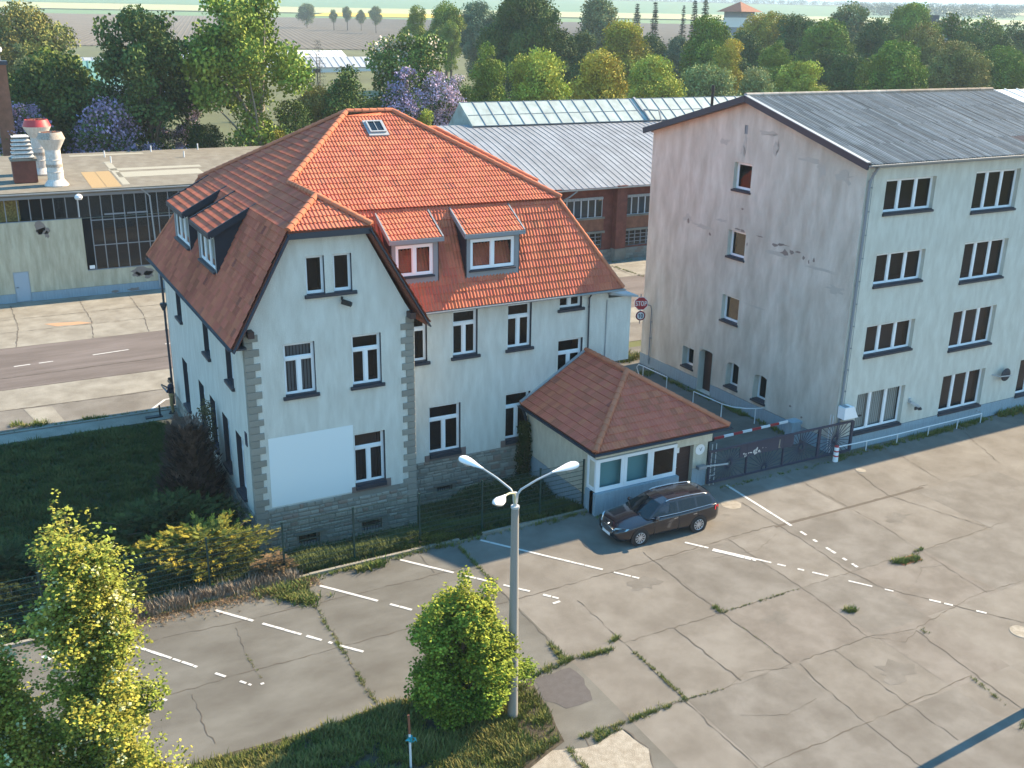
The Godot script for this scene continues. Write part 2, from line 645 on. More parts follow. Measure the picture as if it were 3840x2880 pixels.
func build_yard() -> void:
	var yard := sheet("asphalt_yard", rect(6.45, 3.8, 90, 60), 0.0, "asphalt")
	var bays := sheet("parking_asphalt", rect(-60, 3.8, 6.45, 60), 0.001, "asphalt_new")
	sheet("driveway", rect(13.3, -14.0, 90, 3.8), -0.004, "asphalt_new")
	# strips behind the villa
	var conc := sheet("concrete_apron", rect(-60, -42, 90, -29.66), -0.008, "concrete")
	var road := sheet("works_road", rect(-60, -29.66, 90, -21.75), -0.012, "asphalt_road")
	var con2 := sheet("concrete_strip", rect(-60, -21.75, 90, -18.5), -0.006, "concrete")
	sheet("worn_asphalt_strip", rect(-60, -18.5, 90, -15.05), -0.010, "asphalt")
	var path := sheet("footpath", rect(-60, -15.05, 13.3, -13.85), 0.02, "concrete")
	sheet("back_ground", rect(-60, -75, 140, -42), -0.016, "soil")
	sheet("pale_repair", [Vector2(-6.9, -18.4), Vector2(-5.6, -18.2), Vector2(-5.2, -15.4), Vector2(-6.3, -15.3)], 0.0, "concrete")
	for x in [-16.0, -11.2, -6.2, -1.9, 1.35, 6.2, 11.0, 16.5, 21.5, 26.0, 31.5, 37.8, 43.0]:
		crack(conc, [Vector2(x, -39.8), Vector2(x + 0.1, -34), Vector2(x - 0.3, -29.7)], 0.07, 0.004)
	for z in [-36.2, -33.1]:
		crack(conc, [Vector2(-20, z), Vector2(10, z + 0.2), Vector2(50, z)], 0.06, 0.004)
	crack(road, [Vector2(-20, -23.4), Vector2(-4, -23.9), Vector2(10, -24.3)], 0.06, 0.004)
	crack(con2, [Vector2(-20, -21.7), Vector2(-4, -21.8), Vector2(30, -21.7)], 0.08, 0.004)
	crack(con2, [Vector2(-20, -18.7), Vector2(-3, -18.4), Vector2(30, -18.5)], 0.10, 0.004)
	var rs := sheet("rust_streak", ragged([Vector2(-4.6, -34.2), Vector2(-3.9, -33.3), Vector2(-1.8, -33.2), Vector2(-2.6, -33.9), Vector2(-4.6, -34.2)], 0.4, 0.08, rng).slice(0, -1), 0.0, "rust_streak", conc)
	for d in [[-6.87, -25.78, -4.84, -25.89], [-2.68, -26.17, -0.64, -26.37], [1.46, -26.6, 3.5, -26.7], [5.6, -26.9, 7.6, -27.0], [-11.0, -25.4, -8.97, -25.55]]:
		painted(road, Vector2(d[0], d[1]), Vector2(d[2], d[3]), 0.13, 0.15, 0.0)
	painted(path, Vector2(-1.2, -15.61), Vector2(-0.35, -16.75), 0.14, 0.0, 0.004)
	painted(path, Vector2(-0.35, -16.75), Vector2(2.5, -16.9), 0.14, 0.0, 0.004)
	# parking bays
	for l in [[-5.36, 5.63, -2.65, 9.25, 0.75], [-2.67, 4.63, 0.87, 9.1, 0.4], [0.92, 4.65, 4.4, 9.1, 0.25], [4.11, 4.19, 7.94, 9.1, 0.35], [7.41, 4.14, 11.22, 9.24, 0.35], [-8.0, 4.9, -5.0, 8.9, 0.5]]:
		painted(bays, Vector2(l[0], l[1]), Vector2(l[2], l[3]), 0.115, l[4])
	for l in [[0.59, 9.24, 1.27, 9.22], [7.6, 9.3, 8.3, 9.25], [-3.0, 9.35, -2.3, 9.3]]:
		painted(bays, Vector2(l[0], l[1]), Vector2(l[2], l[3]), 0.11, 0.6)
	painted(yard, Vector2(14.31, 7.77), Vector2(21.0, 17.2), 0.12, 0.75)
	painted(yard, Vector2(14.9, 8.7), Vector2(16.3, 10.75), 0.22, 0.6, 0.018)
	painted(yard, Vector2(19.08, 4.36), Vector2(18.83, 12.15), 0.13, 0.35)
	# the crack grid
	var lines := [
		[Vector2(8.45, 9.5), Vector2(8.46, 13.3), Vector2(8.4, 15.5), Vector2(8.34, 17), Vector2(8.4, 26)],
		[Vector2(4.78, 15.66), Vector2(6.8, 15.62), Vector2(8.4, 15.6), Vector2(9.73, 15.71), Vector2(12.3, 15.64), Vector2(15.78, 15.63), Vector2(17.5, 16.0), Vector2(20.8, 15.44), Vector2(26, 15.6)],
		[Vector2(12.45, 7.69), Vector2(12.33, 10.7), Vector2(12.44, 13.78), Vector2(12.46, 15.62)],
		[Vector2(8.45, 12.35), Vector2(12.46, 12.33), Vector2(15.96, 12.31), Vector2(18.3, 12.27), Vector2(21.98, 12.28), Vector2(27, 12.1)],
		[Vector2(15.96, 8.3), Vector2(15.96, 12.31), Vector2(15.92, 13.7), Vector2(15.73, 15.6)],
		[Vector2(12.7, 15.74), Vector2(12.51, 16.84), Vector2(12.37, 18.77), Vector2(12.2, 24)],
		[Vector2(17.44, 16.06), Vector2(17.16, 18.39), Vector2(16.7, 23)],
		[Vector2(18.56, 6.0), Vector2(18.49, 10.24), Vector2(18.32, 12.28), Vector2(18.55, 13.61), Vector2(20.12, 15.99), Vector2(21.5, 18.0)],
		[Vector2(22.29, 5.5), Vector2(22.2, 10.38), Vector2(21.97, 12.12), Vector2(21.6, 15.5)],
		[Vector2(6.6, 8.48), Vector2(10.46, 8.41), Vector2(12.35, 8.38), Vector2(16.85, 8.18), Vector2(22.3, 8.3), Vector2(27, 8.2)],
		[Vector2(6.31, 11.32), Vector2(6.24, 12.34), Vector2(7.78, 12.51)],
		[Vector2(6.46, 4.0), Vector2(6.46, 5.95), Vector2(6.42, 7.18), Vector2(6.39, 10.34), Vector2(6.35, 11.35)],
		[Vector2(25.2, 5.9), Vector2(24.6, 8.2), Vector2(25.9, 12.0)],
		[Vector2(10.4, 12.4), Vector2(10.5, 15.6)], [Vector2(14.2, 15.7), Vector2(14.1, 20.5)], [Vector2(8.5, 18.9), Vector2(12.4, 18.8), Vector2(17, 18.6)],
		[Vector2(28.5, 5.0), Vector2(27.9, 8.1)], [Vector2(33.6, 4.6), Vector2(31.9, 8.0)], [Vector2(4.9, 15.7), Vector2(4.2, 18.0)]]
	for l in lines:
		crack(yard, l, 0.05 if rng.randf() < 0.5 else 0.035)
	for l in [[Vector2(14.5, 9.2), Vector2(16.4, 9.5), Vector2(17.9, 8.8)], [Vector2(19.9, 13.9), Vector2(20.9, 13.2), Vector2(21.9, 13.5)], [Vector2(9.4, 16.9), Vector2(10.6, 17.5), Vector2(11.9, 17.3)], [Vector2(15.8, 15.7), Vector2(16.6, 16.4), Vector2(17.4, 16.1)], [Vector2(9.9, 15.7), Vector2(10.9, 15.35), Vector2(12.2, 15.75)]]:
		crack(yard, l, 0.022)
	for l in [[Vector2(0.34, 6.44), Vector2(0.38, 8.34), Vector2(0.31, 9.86), Vector2(0.27, 11.8)], [Vector2(0.45, 4.3), Vector2(0.34, 6.44)], [Vector2(-2.33, 5.97), Vector2(-2.41, 8.41), Vector2(-2.3, 9.0)], [Vector2(-6.9, 5.6), Vector2(-3.93, 5.54), Vector2(-2.01, 5.65), Vector2(0.02, 5.68)], [Vector2(-4.31, 8.88), Vector2(-4.33, 10.69), Vector2(-4.21, 11.36)], [Vector2(-6.5, 8.7), Vector2(-2.4, 8.5), Vector2(6.3, 8.5)], [Vector2(0.3, 5.7), Vector2(6.4, 5.75)], [Vector2(4.9, 4.2), Vector2(4.85, 5.6)]]:
		crack(bays, l, 0.04)
	sheet("dark_repair", ragged([Vector2(4.92, 12.72), Vector2(6.2, 12.7), Vector2(6.3, 13.4), Vector2(5.98, 14.38), Vector2(5.09, 14.38), Vector2(4.72, 13.77), Vector2(4.92, 12.72)], 0.3, 0.05, rng).slice(0, -1), 0.007, "asphalt_patch", yard)
	var gx := [8.45, 12.42, 15.98, 18.5, 22.1, 26.0, 31.0]
	var gz := [4.6, 8.42, 12.31, 15.62, 18.8, 24.0]
	for i in 6:
		for j in 5:
			if rng.randf() < 0.62:
				sheet("slab_tone", rect(gx[i], gz[j], gx[i + 1], gz[j + 1]), 0.003, ["asphalt_a", "asphalt_b", "asphalt_c"][rng.randi() % 3], yard)
	for q in [[11.2, 9.6, 0.5], [16.9, 6.7, 0.35], [13.8, 13.4, 0.4], [9.9, 17.5, 0.45], [20.2, 9.1, 0.3], [15.0, 17.4, 0.6], [23.4, 9.9, 0.5]]:
		var ol := []
		for i in 16:
			ol.append(Vector2(q[0], q[1]) + Vector2(cos(TAU * i / 16) * 1.5, sin(TAU * i / 16)) * q[2] * rng.randf_range(0.35, 1.1))
		sheet("worn_spot", ol, 0.0055, "asphalt_a", yard)
	var slab := sheet("concrete_slab", ragged([Vector2(2.3, 16.2), Vector2(3.79, 15.76), Vector2(4.3, 15.95), Vector2(5.1, 16.1), Vector2(6.0, 15.9), Vector2(6.2, 16.9), Vector2(5.85, 17.6), Vector2(6.0, 21), Vector2(1.0, 21), Vector2(2.3, 16.2)], 0.35, 0.06, rng).slice(0, -1), 0.012, "concrete_pale")
	crack(slab, [Vector2(4.25, 15.8), Vector2(4.15, 16.9), Vector2(4.4, 19)], 0.08, 0.02)
	crack(slab, [Vector2(6.05, 15.9), Vector2(6.2, 16.9), Vector2(5.85, 17.6), Vector2(5.95, 20)], 0.07, 0.02)
	sheet("drain_cover_ring", circle(Vector2(18.05, 5.95), 0.42, 18), 0.006, "concrete_pale", yard)
	# kerbs
	var kerb := node("kerb", self)
	kind(kerb, "structure")
	for i in 22:
		var x := -9.0 + i * 0.98
		if x > 12.2 or (x > 6.6 and x < 7.5):
			continue
		var k := Geo.new()
		k.box(Vector3(x + 0.48, 0.03 + rng.randf_range(-0.02, 0.01), 3.90 - 0.006 * i), Vector3(0.965, 0.14, 0.13))
		put("kerbstone", k, M["concrete"], kerb)
	for i in 34:
		var k := Geo.new()
		k.box(Vector3(-20.0 + i * 1.0, 0.02, -15.12), Vector3(0.97, 0.12, 0.14))
		put("kerbstone", k, M["concrete"], kerb)
	# garden below the villa
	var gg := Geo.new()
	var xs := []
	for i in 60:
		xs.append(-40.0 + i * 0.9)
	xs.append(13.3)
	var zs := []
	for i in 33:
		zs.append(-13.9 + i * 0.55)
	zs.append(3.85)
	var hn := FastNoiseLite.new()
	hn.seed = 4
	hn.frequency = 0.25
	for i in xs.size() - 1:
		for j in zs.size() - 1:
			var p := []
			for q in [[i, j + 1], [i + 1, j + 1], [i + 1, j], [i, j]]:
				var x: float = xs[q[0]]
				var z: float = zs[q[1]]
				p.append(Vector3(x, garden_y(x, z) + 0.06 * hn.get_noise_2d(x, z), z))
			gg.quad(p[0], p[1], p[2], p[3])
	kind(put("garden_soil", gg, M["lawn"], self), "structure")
	# grass verge with the lamp post: soil under it
	sheet("verge_soil", ragged([Vector2(-40, 11.95), Vector2(-5.4, 11.9), Vector2(-1.5, 12.05), Vector2(0.3, 11.85), Vector2(1.5, 12.0), Vector2(3.4, 12.35), Vector2(4.85, 12.75), Vector2(4.65, 14.2), Vector2(4.3, 15.6), Vector2(3.6, 15.85), Vector2(2.2, 16.3), Vector2(0.8, 21), Vector2(-40, 21), Vector2(-40, 11.95)], 0.5, 0.06, rng).slice(0, -1), 0.015, "soil")


func circle(c: Vector2, r: float, k: int) -> Array:
	var o := []
	for i in k:
		o.append(c + Vector2(cos(TAU * i / k), sin(TAU * i / k)) * r * (1.0 + 0.05 * sin(i * 2.3)))
	return o


# ------------------------------------------------------------------ walls, windows, roofs
# a wall on a plane through o, u to the right seen from outside; outline and holes in (u, y); normal u x up
func wall_into(g: Geo, o: Vector3, u: Vector3, outline: PackedVector2Array, holes: Array) -> void:
	var n := u.cross(Vector3.UP)
	var us := []
	var vs := []
	for p in outline:
		us.append(p.x)
		vs.append(p.y)
	for h in holes:
		us.append_array([h.position.x, h.end.x])
		vs.append_array([h.position.y, h.end.y])
	us.sort()
	vs.sort()
	for i in us.size() - 1:
		for j in vs.size() - 1:
			var r := Rect2(us[i], vs[j], us[i + 1] - us[i], vs[j + 1] - vs[j])
			if r.size.x < 1e-4 or r.size.y < 1e-4:
				continue
			var mid := r.get_center()
			var inside := false
			for h in holes:
				if h.has_point(mid):
					inside = true
			if inside:
				continue
			var cell := PackedVector2Array([r.position, Vector2(r.end.x, r.position.y), r.end, Vector2(r.position.x, r.end.y)])
			for pc in Geometry2D.intersect_polygons(cell, outline):
				var pts := []
				for q in pc:
					pts.append(o + u * q.x + Vector3.UP * q.y)
				if Geometry2D.is_polygon_clockwise(pc):
					pts.reverse()
				g.poly(pts)


func reveal_geo(o: Vector3, u: Vector3, h: Rect2, depth: float) -> Geo:
	var rev := Geo.new()
	var a: Vector3 = o + u * h.position.x + Vector3.UP * h.position.y
	var b: Vector3 = a + u * h.size.x
	var d: Vector3 = b + Vector3.UP * h.size.y
	var e: Vector3 = a + Vector3.UP * h.size.y
	var k := -u.cross(Vector3.UP) * depth
	rev.quad(a, b, b + k, a + k)
	rev.quad(b, d, d + k, b + k)
	rev.quad(d, e, e + k, d + k)
	rev.quad(e, a, a + k, e + k)
	return rev


func ub(g: Geo, o: Vector3, u: Vector3, x0: float, y0: float, x1: float, y1: float, d0: float, d1: float) -> void:
	var n := u.cross(Vector3.UP)
	g.span(o + u * x0 + Vector3.UP * y0 + n * d0, u * (x1 - x0), Vector3.UP * (y1 - y0), n * (d1 - d0))


# style: T transom over two casements, D two casements, C three casements, S one; back: material of the room behind
func window(parent: Node3D, o: Vector3, u: Vector3, r: Rect2, style: String, opt := {}) -> Node3D:
	var rec: float = opt.get("recess", 0.14)
	var back: String = opt.get("back", "room_dark")
	var w := node("window", parent)
	var x0 := r.position.x
	var x1 := r.end.x
	var y0 := r.position.y
	var y1 := r.end.y
	var f: float = opt.get("frame", 0.07)
	var fr := Geo.new()
	ub(fr, o, u, x0, y0, x0 + f, y1, -rec - 0.06, -rec)
	ub(fr, o, u, x1 - f, y0, x1, y1, -rec - 0.06, -rec)
	ub(fr, o, u, x0 + f, y0, x1 - f, y0 + f * 1.2, -rec - 0.06, -rec)
	ub(fr, o, u, x0 + f, y1 - f, x1 - f, y1, -rec - 0.06, -rec)
	var cells := []
	var ya := y0 + f * 1.2
	var yb := y1 - f
	var xa := x0 + f
	var xb := x1 - f
	if style == "T":
		var tr := y1 - (y1 - y0) * 0.30
		ub(fr, o, u, xa, tr - 0.055, xb, tr + 0.055, -rec - 0.06, -rec + 0.02)
		var xm := (x0 + x1) / 2
		ub(fr, o, u, xm - 0.065, ya, xm + 0.065, tr - 0.055, -rec - 0.06, -rec + 0.02)
		cells = [Rect2(xa, tr + 0.055, xb - xa, yb - tr - 0.055), Rect2(xa, ya, xm - 0.065 - xa, tr - 0.055 - ya), Rect2(xm + 0.065, ya, xb - xm - 0.065, tr - 0.055 - ya)]
	elif style == "D" or style == "C":
		var k := 2 if style == "D" else 3
		for i in range(1, k):
			var xm := x0 + (x1 - x0) * i / k
			ub(fr, o, u, xm - 0.07, ya, xm + 0.07, yb, -rec - 0.06, -rec + 0.015)
		for i in k:
			var l := xa if i == 0 else x0 + (x1 - x0) * i / k + 0.07
			var q := xb if i == k - 1 else x0 + (x1 - x0) * (i + 1) / k - 0.07
			cells.append(Rect2(l, ya, q - l, yb - ya))
	else:
		cells = [Rect2(xa, ya, xb - xa, yb - ya)]
	# casement beads
	for c in cells:
		var b := 0.035
		ub(fr, o, u, c.position.x, c.position.y, c.position.x + b, c.end.y, -rec - 0.045, -rec - 0.012)
		ub(fr, o, u, c.end.x - b, c.position.y, c.end.x, c.end.y, -rec - 0.045, -rec - 0.012)
		ub(fr, o, u, c.position.x + b, c.position.y, c.end.x - b, c.position.y + b, -rec - 0.045, -rec - 0.012)
		ub(fr, o, u, c.position.x + b, c.end.y - b, c.end.x - b, c.end.y, -rec - 0.045, -rec - 0.012)
	put("frame", fr, M[opt.get("frame_mat", "upvc")], w)
	if opt.has("reveal"):
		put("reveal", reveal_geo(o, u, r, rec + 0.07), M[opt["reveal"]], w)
	for c in cells:
		var pg := Geo.new()
		var q0: Vector3 = o + u * (c.position.x + 0.02) + Vector3.UP * (c.position.y + 0.02) - u.cross(Vector3.UP) * (rec + 0.031)
		pg.quad(q0, q0 + u * (c.size.x - 0.04), q0 + u * (c.size.x - 0.04) + Vector3.UP * (c.size.y - 0.04), q0 + Vector3.UP * (c.size.y - 0.04))
		put("pane", pg, M["glass"], w)
	var rg := Geo.new()
	var dp: float = opt.get("depth", 0.7)
	var n := u.cross(Vector3.UP)
	var a := o + u * x0 + Vector3.UP * y0 - n * (rec + 0.065)
	var bx := u * (x1 - x0)
	var by := Vector3.UP * (y1 - y0)
	var bz := -n * dp
	rg.quad(a + bz, a + bz + bx, a + bz + bx + by, a + bz + by)
	rg.quad(a, a + bx, a + bx + bz, a + bz)
	rg.quad(a + by, a + by + bz, a + bx + by + bz, a + bx + by)
	rg.quad(a, a + bz, a + bz + by, a + by)
	rg.quad(a + bx, a + bx + by, a + bx + by + bz, a + bx + bz)
	put("room", rg, M[back], w)
	if opt.has("blind"):
		var bl := Geo.new()
		var x := x0 + 0.08
		while x < x1 - 0.1:
			ub(bl, o, u, x, y0 + 0.1, x + 0.095, y1 - 0.09, -rec - 0.16, -rec - 0.15)
			x += 0.125
		put("blind", bl, M[opt["blind"]], w)
	if opt.has("sill"):
		var sg := Geo.new()
		var sd: float = opt.get("sill_out", 0.13)
		var sh: float = opt.get("sill_h", 0.13)
		var ex: float = opt["sill"]
		sg.stone(o + u * (x0 - ex) + Vector3.UP * (y0 - sh), u, Vector3.UP, n, x1 - x0 + 2 * ex, sh, sd, 0.012)
		ub(sg, o, u, x0, y0 - 0.02, x1, y0 + 0.03, -rec, 0.004)
		put("sill", sg, M[opt.get("sill_mat", "sill")], w)
	return w


# --- tiled roof: planes collected first, then the nearest tiles become parts of their own
var weather := FastNoiseLite.new()
const RIB := 0.034


func tile_h(t: float) -> float:
	var s := 0.5 + 0.5 * cos(TAU * t)
	return RIB * pow(s, 0.8)


func tile_geo(fr: Transform3D, ul0: float, ul1: float, uh0: float, uh1: float, uo: float, v0: float, v1: float, w: float, tint: Color, g: Geo) -> void:
	# fr: x along the eave, y up the slope, z outwards; lower edge clamped to [ul0, ul1], upper to [uh0, uh1]
	g.tint = tint
	var k := 12
	var pl := []
	var ph := []
	var nn := []
	for i in k + 1:
		var x := uo + w * i / k
		var h := tile_h(2.0 * i / k)
		var dh := (tile_h(2.0 * i / k + 0.01) - tile_h(2.0 * i / k - 0.01)) / (0.02 * w / 2.0)
		var xl := clampf(x, ul0, ul1)
		var xh := clampf(x, uh0, uh1)
		pl.append(fr * Vector3(xl, v0, 0.052 + h))
		ph.append(fr * Vector3(xh, v1 + 0.02, 0.016 + h))
		nn.append((fr.basis * Vector3(-dh, 0.09, 1.0)).normalized())
	var dn := fr.basis.z * 0.040
	for i in k:
		if (pl[i] - pl[i + 1]).length_squared() < 1e-8 and (ph[i] - ph[i + 1]).length_squared() < 1e-8:
			continue
		g.quadn(pl[i], pl[i + 1], ph[i + 1], ph[i], nn[i], nn[i + 1], nn[i + 1], nn[i])
		g.quad(pl[i] - dn, pl[i + 1] - dn, pl[i + 1], pl[i])


func slope_range(p: PackedVector2Array, y: float) -> Vector2:
	var lo := 1e9
	var hi := -1e9
	for i in p.size():
		var a := p[i]
		var b := p[(i + 1) % p.size()]
		if (a.y <= y) != (b.y <= y) and absf(a.y - b.y) > 1e-6:
			var x := a.x + (b.x - a.x) * (y - a.y) / (b.y - a.y)
			lo = minf(lo, x)
			hi = maxf(hi, x)
	return Vector2(lo, hi)


# pts: eave corners first (left then right seen from outside), then the rest, counter-clockwise from outside
func roof_plane(list: Array, pts: Array, gauge := 0.335, w := 0.30, lift := 0.0, tone := 0.0) -> void:
	var o: Vector3 = pts[0]
	var u: Vector3 = (pts[1] - pts[0]).normalized()
	var n := Vector3.ZERO
	for i in range(1, pts.size() - 1):
		n += (pts[i] - o).cross(pts[i + 1] - o)
	n = n.normalized()
	var s := n.cross(u)
	var fr := Transform3D(Basis(u, s, n), o + n * lift)
	var p := PackedVector2Array()
	var top := 0.0
	for q in pts:
		var d: Vector3 = q - o
		p.append(Vector2(d.dot(u), d.dot(s)))
		top = maxf(top, d.dot(s))
	var rows := int(ceil(top / gauge - 0.02))
	for r in rows:
		var v0 := r * gauge
		var v1 := minf(v0 + gauge, top)
		var lo := slope_range(p, v0 + 0.002)
		var hi := slope_range(p, minf(v1, top - 0.004))
		if lo.x > lo.y:
			continue
		if hi.x > hi.y:
			hi = Vector2((lo.x + lo.y) / 2, (lo.x + lo.y) / 2)
		var a := floorf(minf(lo.x, hi.x) / w)
		var b := ceilf(maxf(lo.y, hi.y) / w)
		for c in range(int(a), int(b)):
			var uo := c * w
			if uo + w <= minf(lo.x, hi.x) + 0.01 or uo >= maxf(lo.y, hi.y) - 0.01:
				continue
			var full := uo >= maxf(lo.x, hi.x) and uo + w <= minf(lo.y, hi.y) and v1 - v0 > gauge - 0.001
			list.append({"fr": fr, "lo": lo, "hi": hi, "uo": uo, "v0": v0, "v1": v1, "w": w, "full": full, "at": fr * Vector3(uo + w / 2, v0, 0), "n": n, "tone": tone})


func tile_tint(r: RandomNumberGenerator, tone: float, at: Vector3) -> Color:
	# weathering: sooty streaks run down the slope, most of all on the side away from the sun
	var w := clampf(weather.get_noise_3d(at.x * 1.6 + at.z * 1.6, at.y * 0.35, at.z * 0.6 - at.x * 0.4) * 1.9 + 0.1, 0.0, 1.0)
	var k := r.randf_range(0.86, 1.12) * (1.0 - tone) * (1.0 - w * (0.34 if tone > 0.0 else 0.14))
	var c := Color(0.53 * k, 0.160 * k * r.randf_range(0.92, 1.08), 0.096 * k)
	if r.randf() < 0.03:
		c = c * Color(0.72, 0.8, 0.9)
	return c


func lay_tiles(list: Array, roof: Node3D, singles: int) -> void:
	var r := RandomNumberGenerator.new()
	r.seed = 31 + list.size()
	weather.seed = 3
	weather.frequency = 0.35
	weather.fractal_octaves = 4
	var seen := []
	for t in list:
		var to: Vector3 = EYE - t["at"]
		t["near"] = to.normalized().dot(t["n"]) / to.length_squared() if to.dot(t["n"]) > 0 else -1.0
		seen.append(t["near"])
	seen.sort()
	var limit: float = seen[maxi(0, seen.size() - singles)]
	var rest := Geo.new()
	var shared := {}
	var count := 0
	for t in list:
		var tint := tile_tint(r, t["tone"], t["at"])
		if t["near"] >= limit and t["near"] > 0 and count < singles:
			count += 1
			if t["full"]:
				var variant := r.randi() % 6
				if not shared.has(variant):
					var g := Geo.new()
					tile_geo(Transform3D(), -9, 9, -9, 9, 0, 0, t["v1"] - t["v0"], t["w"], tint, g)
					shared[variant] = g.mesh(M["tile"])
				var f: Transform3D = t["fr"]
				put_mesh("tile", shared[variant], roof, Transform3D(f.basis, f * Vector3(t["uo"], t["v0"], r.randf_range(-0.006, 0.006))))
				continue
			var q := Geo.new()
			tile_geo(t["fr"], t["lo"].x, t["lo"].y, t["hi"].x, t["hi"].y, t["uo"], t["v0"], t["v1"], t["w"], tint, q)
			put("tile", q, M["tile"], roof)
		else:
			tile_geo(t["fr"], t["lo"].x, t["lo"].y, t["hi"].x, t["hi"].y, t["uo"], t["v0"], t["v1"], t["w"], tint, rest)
	if not rest.v.is_empty():
		kind(put("further_tiles", rest, M["tile"], roof), "stuff")


func ridge_tiles(a: Vector3, b: Vector3, roof: Node3D, up: Vector3, rad := 0.125, r0 := 0.36) -> void:
	var d := (b - a)
	var k := maxi(1, int(round(d.length() / r0)))
	var step := d / k
	var dn := d.normalized()
	var s := dn.cross(up).normalized()
	var u := s.cross(dn)
	for i in k:
		var g := Geo.new()
		var kk := rng.randf_range(0.92, 1.12)
		g.tint = Color(0.50 * kk, 0.18 * kk, 0.10 * kk)
		var p := a + step * i
		var q := p + step * 1.12
		var seg := 8
		for m in seg:
			var t0 := -0.15 + (PI + 0.3) * m / seg
			var t1 := -0.15 + (PI + 0.3) * (m + 1) / seg
			var n0 := s * cos(t0) + u * sin(t0)
			var n1 := s * cos(t1) + u * sin(t1)
			var ra := rad * 1.08
			var rb := rad * 0.90
			g.quadn(p + n0 * ra, p + n1 * ra, q + n1 * rb, q + n0 * rb, n0, n1, n1, n0)
			g.tri(p, p + n1 * ra, p + n0 * ra)
			g.tri(q, q + n0 * rb, q + n1 * rb)
		# orient outward whatever the direction of travel
		put("ridge_tile", g, M["tile"], roof)


func deck(g: Geo, pts: Array, thick: float) -> void:
	var n := Vector3.ZERO
	for i in range(1, pts.size() - 1):
		n += (pts[i] - pts[0]).cross(pts[i + 1] - pts[0])
	n = n.normalized()
	var q := []
	for p in pts:
		q.append(p - n * thick)
	g.prism(q, n * thick)


func gutter(parent: Node3D, a: Vector3, b: Vector3, r := 0.075, m := "zinc") -> void:
	var g := Geo.new()
	var d := (b - a).normalized()
	var s := d.cross(Vector3.UP).normalized()
	for k in 8:
		var t0 := PI + PI * k / 8
		var t1 := PI + PI * (k + 1) / 8
		var n0 := s * cos(t0) + Vector3.UP * sin(t0)
		var n1 := s * cos(t1) + Vector3.UP * sin(t1)
		g.quadn(a + n0 * r, b + n0 * r, b + n1 * r, a + n1 * r, n0, n0, n1, n1)
		g.quadn(a + n1 * (r - 0.008), b + n1 * (r - 0.008), b + n0 * (r - 0.008), a + n0 * (r - 0.008), -n1, -n1, -n0, -n0)
	g.tube([a + s * r, b + s * r], [0.012, 0.012], 6)
	g.tube([a - s * r, b - s * r], [0.012, 0.012], 6)
	for e in [a, b]:
		for k in 7:
			var t0 := PI + PI * k / 8.0
			var t1 := PI + PI * (k + 1) / 8.0
			g.tri(e, e + (s * cos(t0) + Vector3.UP * sin(t0)) * r, e + (s * cos(t1) + Vector3.UP * sin(t1)) * r)
	put("gutter", g, M[m], parent)


func downpipe(parent: Node3D, pts: Array, r := 0.05, m := "zinc") -> void:
	var g := Geo.new()
	g.tube(pts, [r], 10)
	for i in range(1, pts.size() - 1):
		g.tube([pts[i] + Vector3(0, 0.04, 0), pts[i] - Vector3(0, 0.04, 0)], [r * 1.25, r * 1.25], 10)
	put("downpipe", g, M[m], parent)


# rubble stones on a wall plane; list entries are laid later so that the nearest become parts
func rubble(list: Array, o: Vector3, u: Vector3, x0: float, x1: float, y0: float, y1: float, holes: Array, r: RandomNumberGenerator) -> void:
	var y := y0
	while y < y1 - 0.04:
		var h := minf(r.randf_range(0.11, 0.24), y1 - y)
		if y1 - y - h < 0.07:
			h = y1 - y
		var x := x0 + r.randf_range(-0.2, 0.0)
		while x < x1 - 0.03:
			var w := r.randf_range(0.14, 0.50)
			var a := maxf(x, x0)
			var b := minf(x + w, x1)
			if x1 - b < 0.1 and x1 > a:
				b = x1
			var rc := Rect2(a, y, b - a, h)
			var ok := b - a > 0.05 and h > 0.02
			for q in holes:
				if ok and q.intersects(rc):
					ok = false
			if ok:
				list.append({"o": o + u * (a + 0.009) + Vector3.UP * (y + 0.009), "u": u, "a": b - a - 0.018, "b": h - 0.018 - r.randf_range(0.0, 0.025), "d": r.randf_range(0.02, 0.065), "t": r.randf()})
			x = b if b == x1 else x + w
		y += h


func lay_stones(list: Array, parent: Node3D, singles: int) -> void:
	var rest := Geo.new()
	list.sort_custom(func(p, q): return p["o"].distance_squared_to(EYE) < q["o"].distance_squared_to(EYE))
	for i in list.size():
		var s: Dictionary = list[i]
		var u: Vector3 = s["u"]
		var n := u.cross(Vector3.UP)
		var g := rest if i >= singles else Geo.new()
		var t: float = s["t"]
		g.tint = Color(0.33 + 0.20 * t, 0.31 + 0.18 * t, 0.265 + 0.15 * t) if t < 0.88 else Color(0.40, 0.30, 0.24)
		g.stone(s["o"], u, Vector3.UP, n, s["a"], s["b"], s["d"], minf(0.034, s["b"] * 0.3))
		if i < singles:
			put("stone", g, M["stone"], parent)
	if not rest.v.is_empty():
		kind(put("further_stones", rest, M["stone"], parent), "stuff")


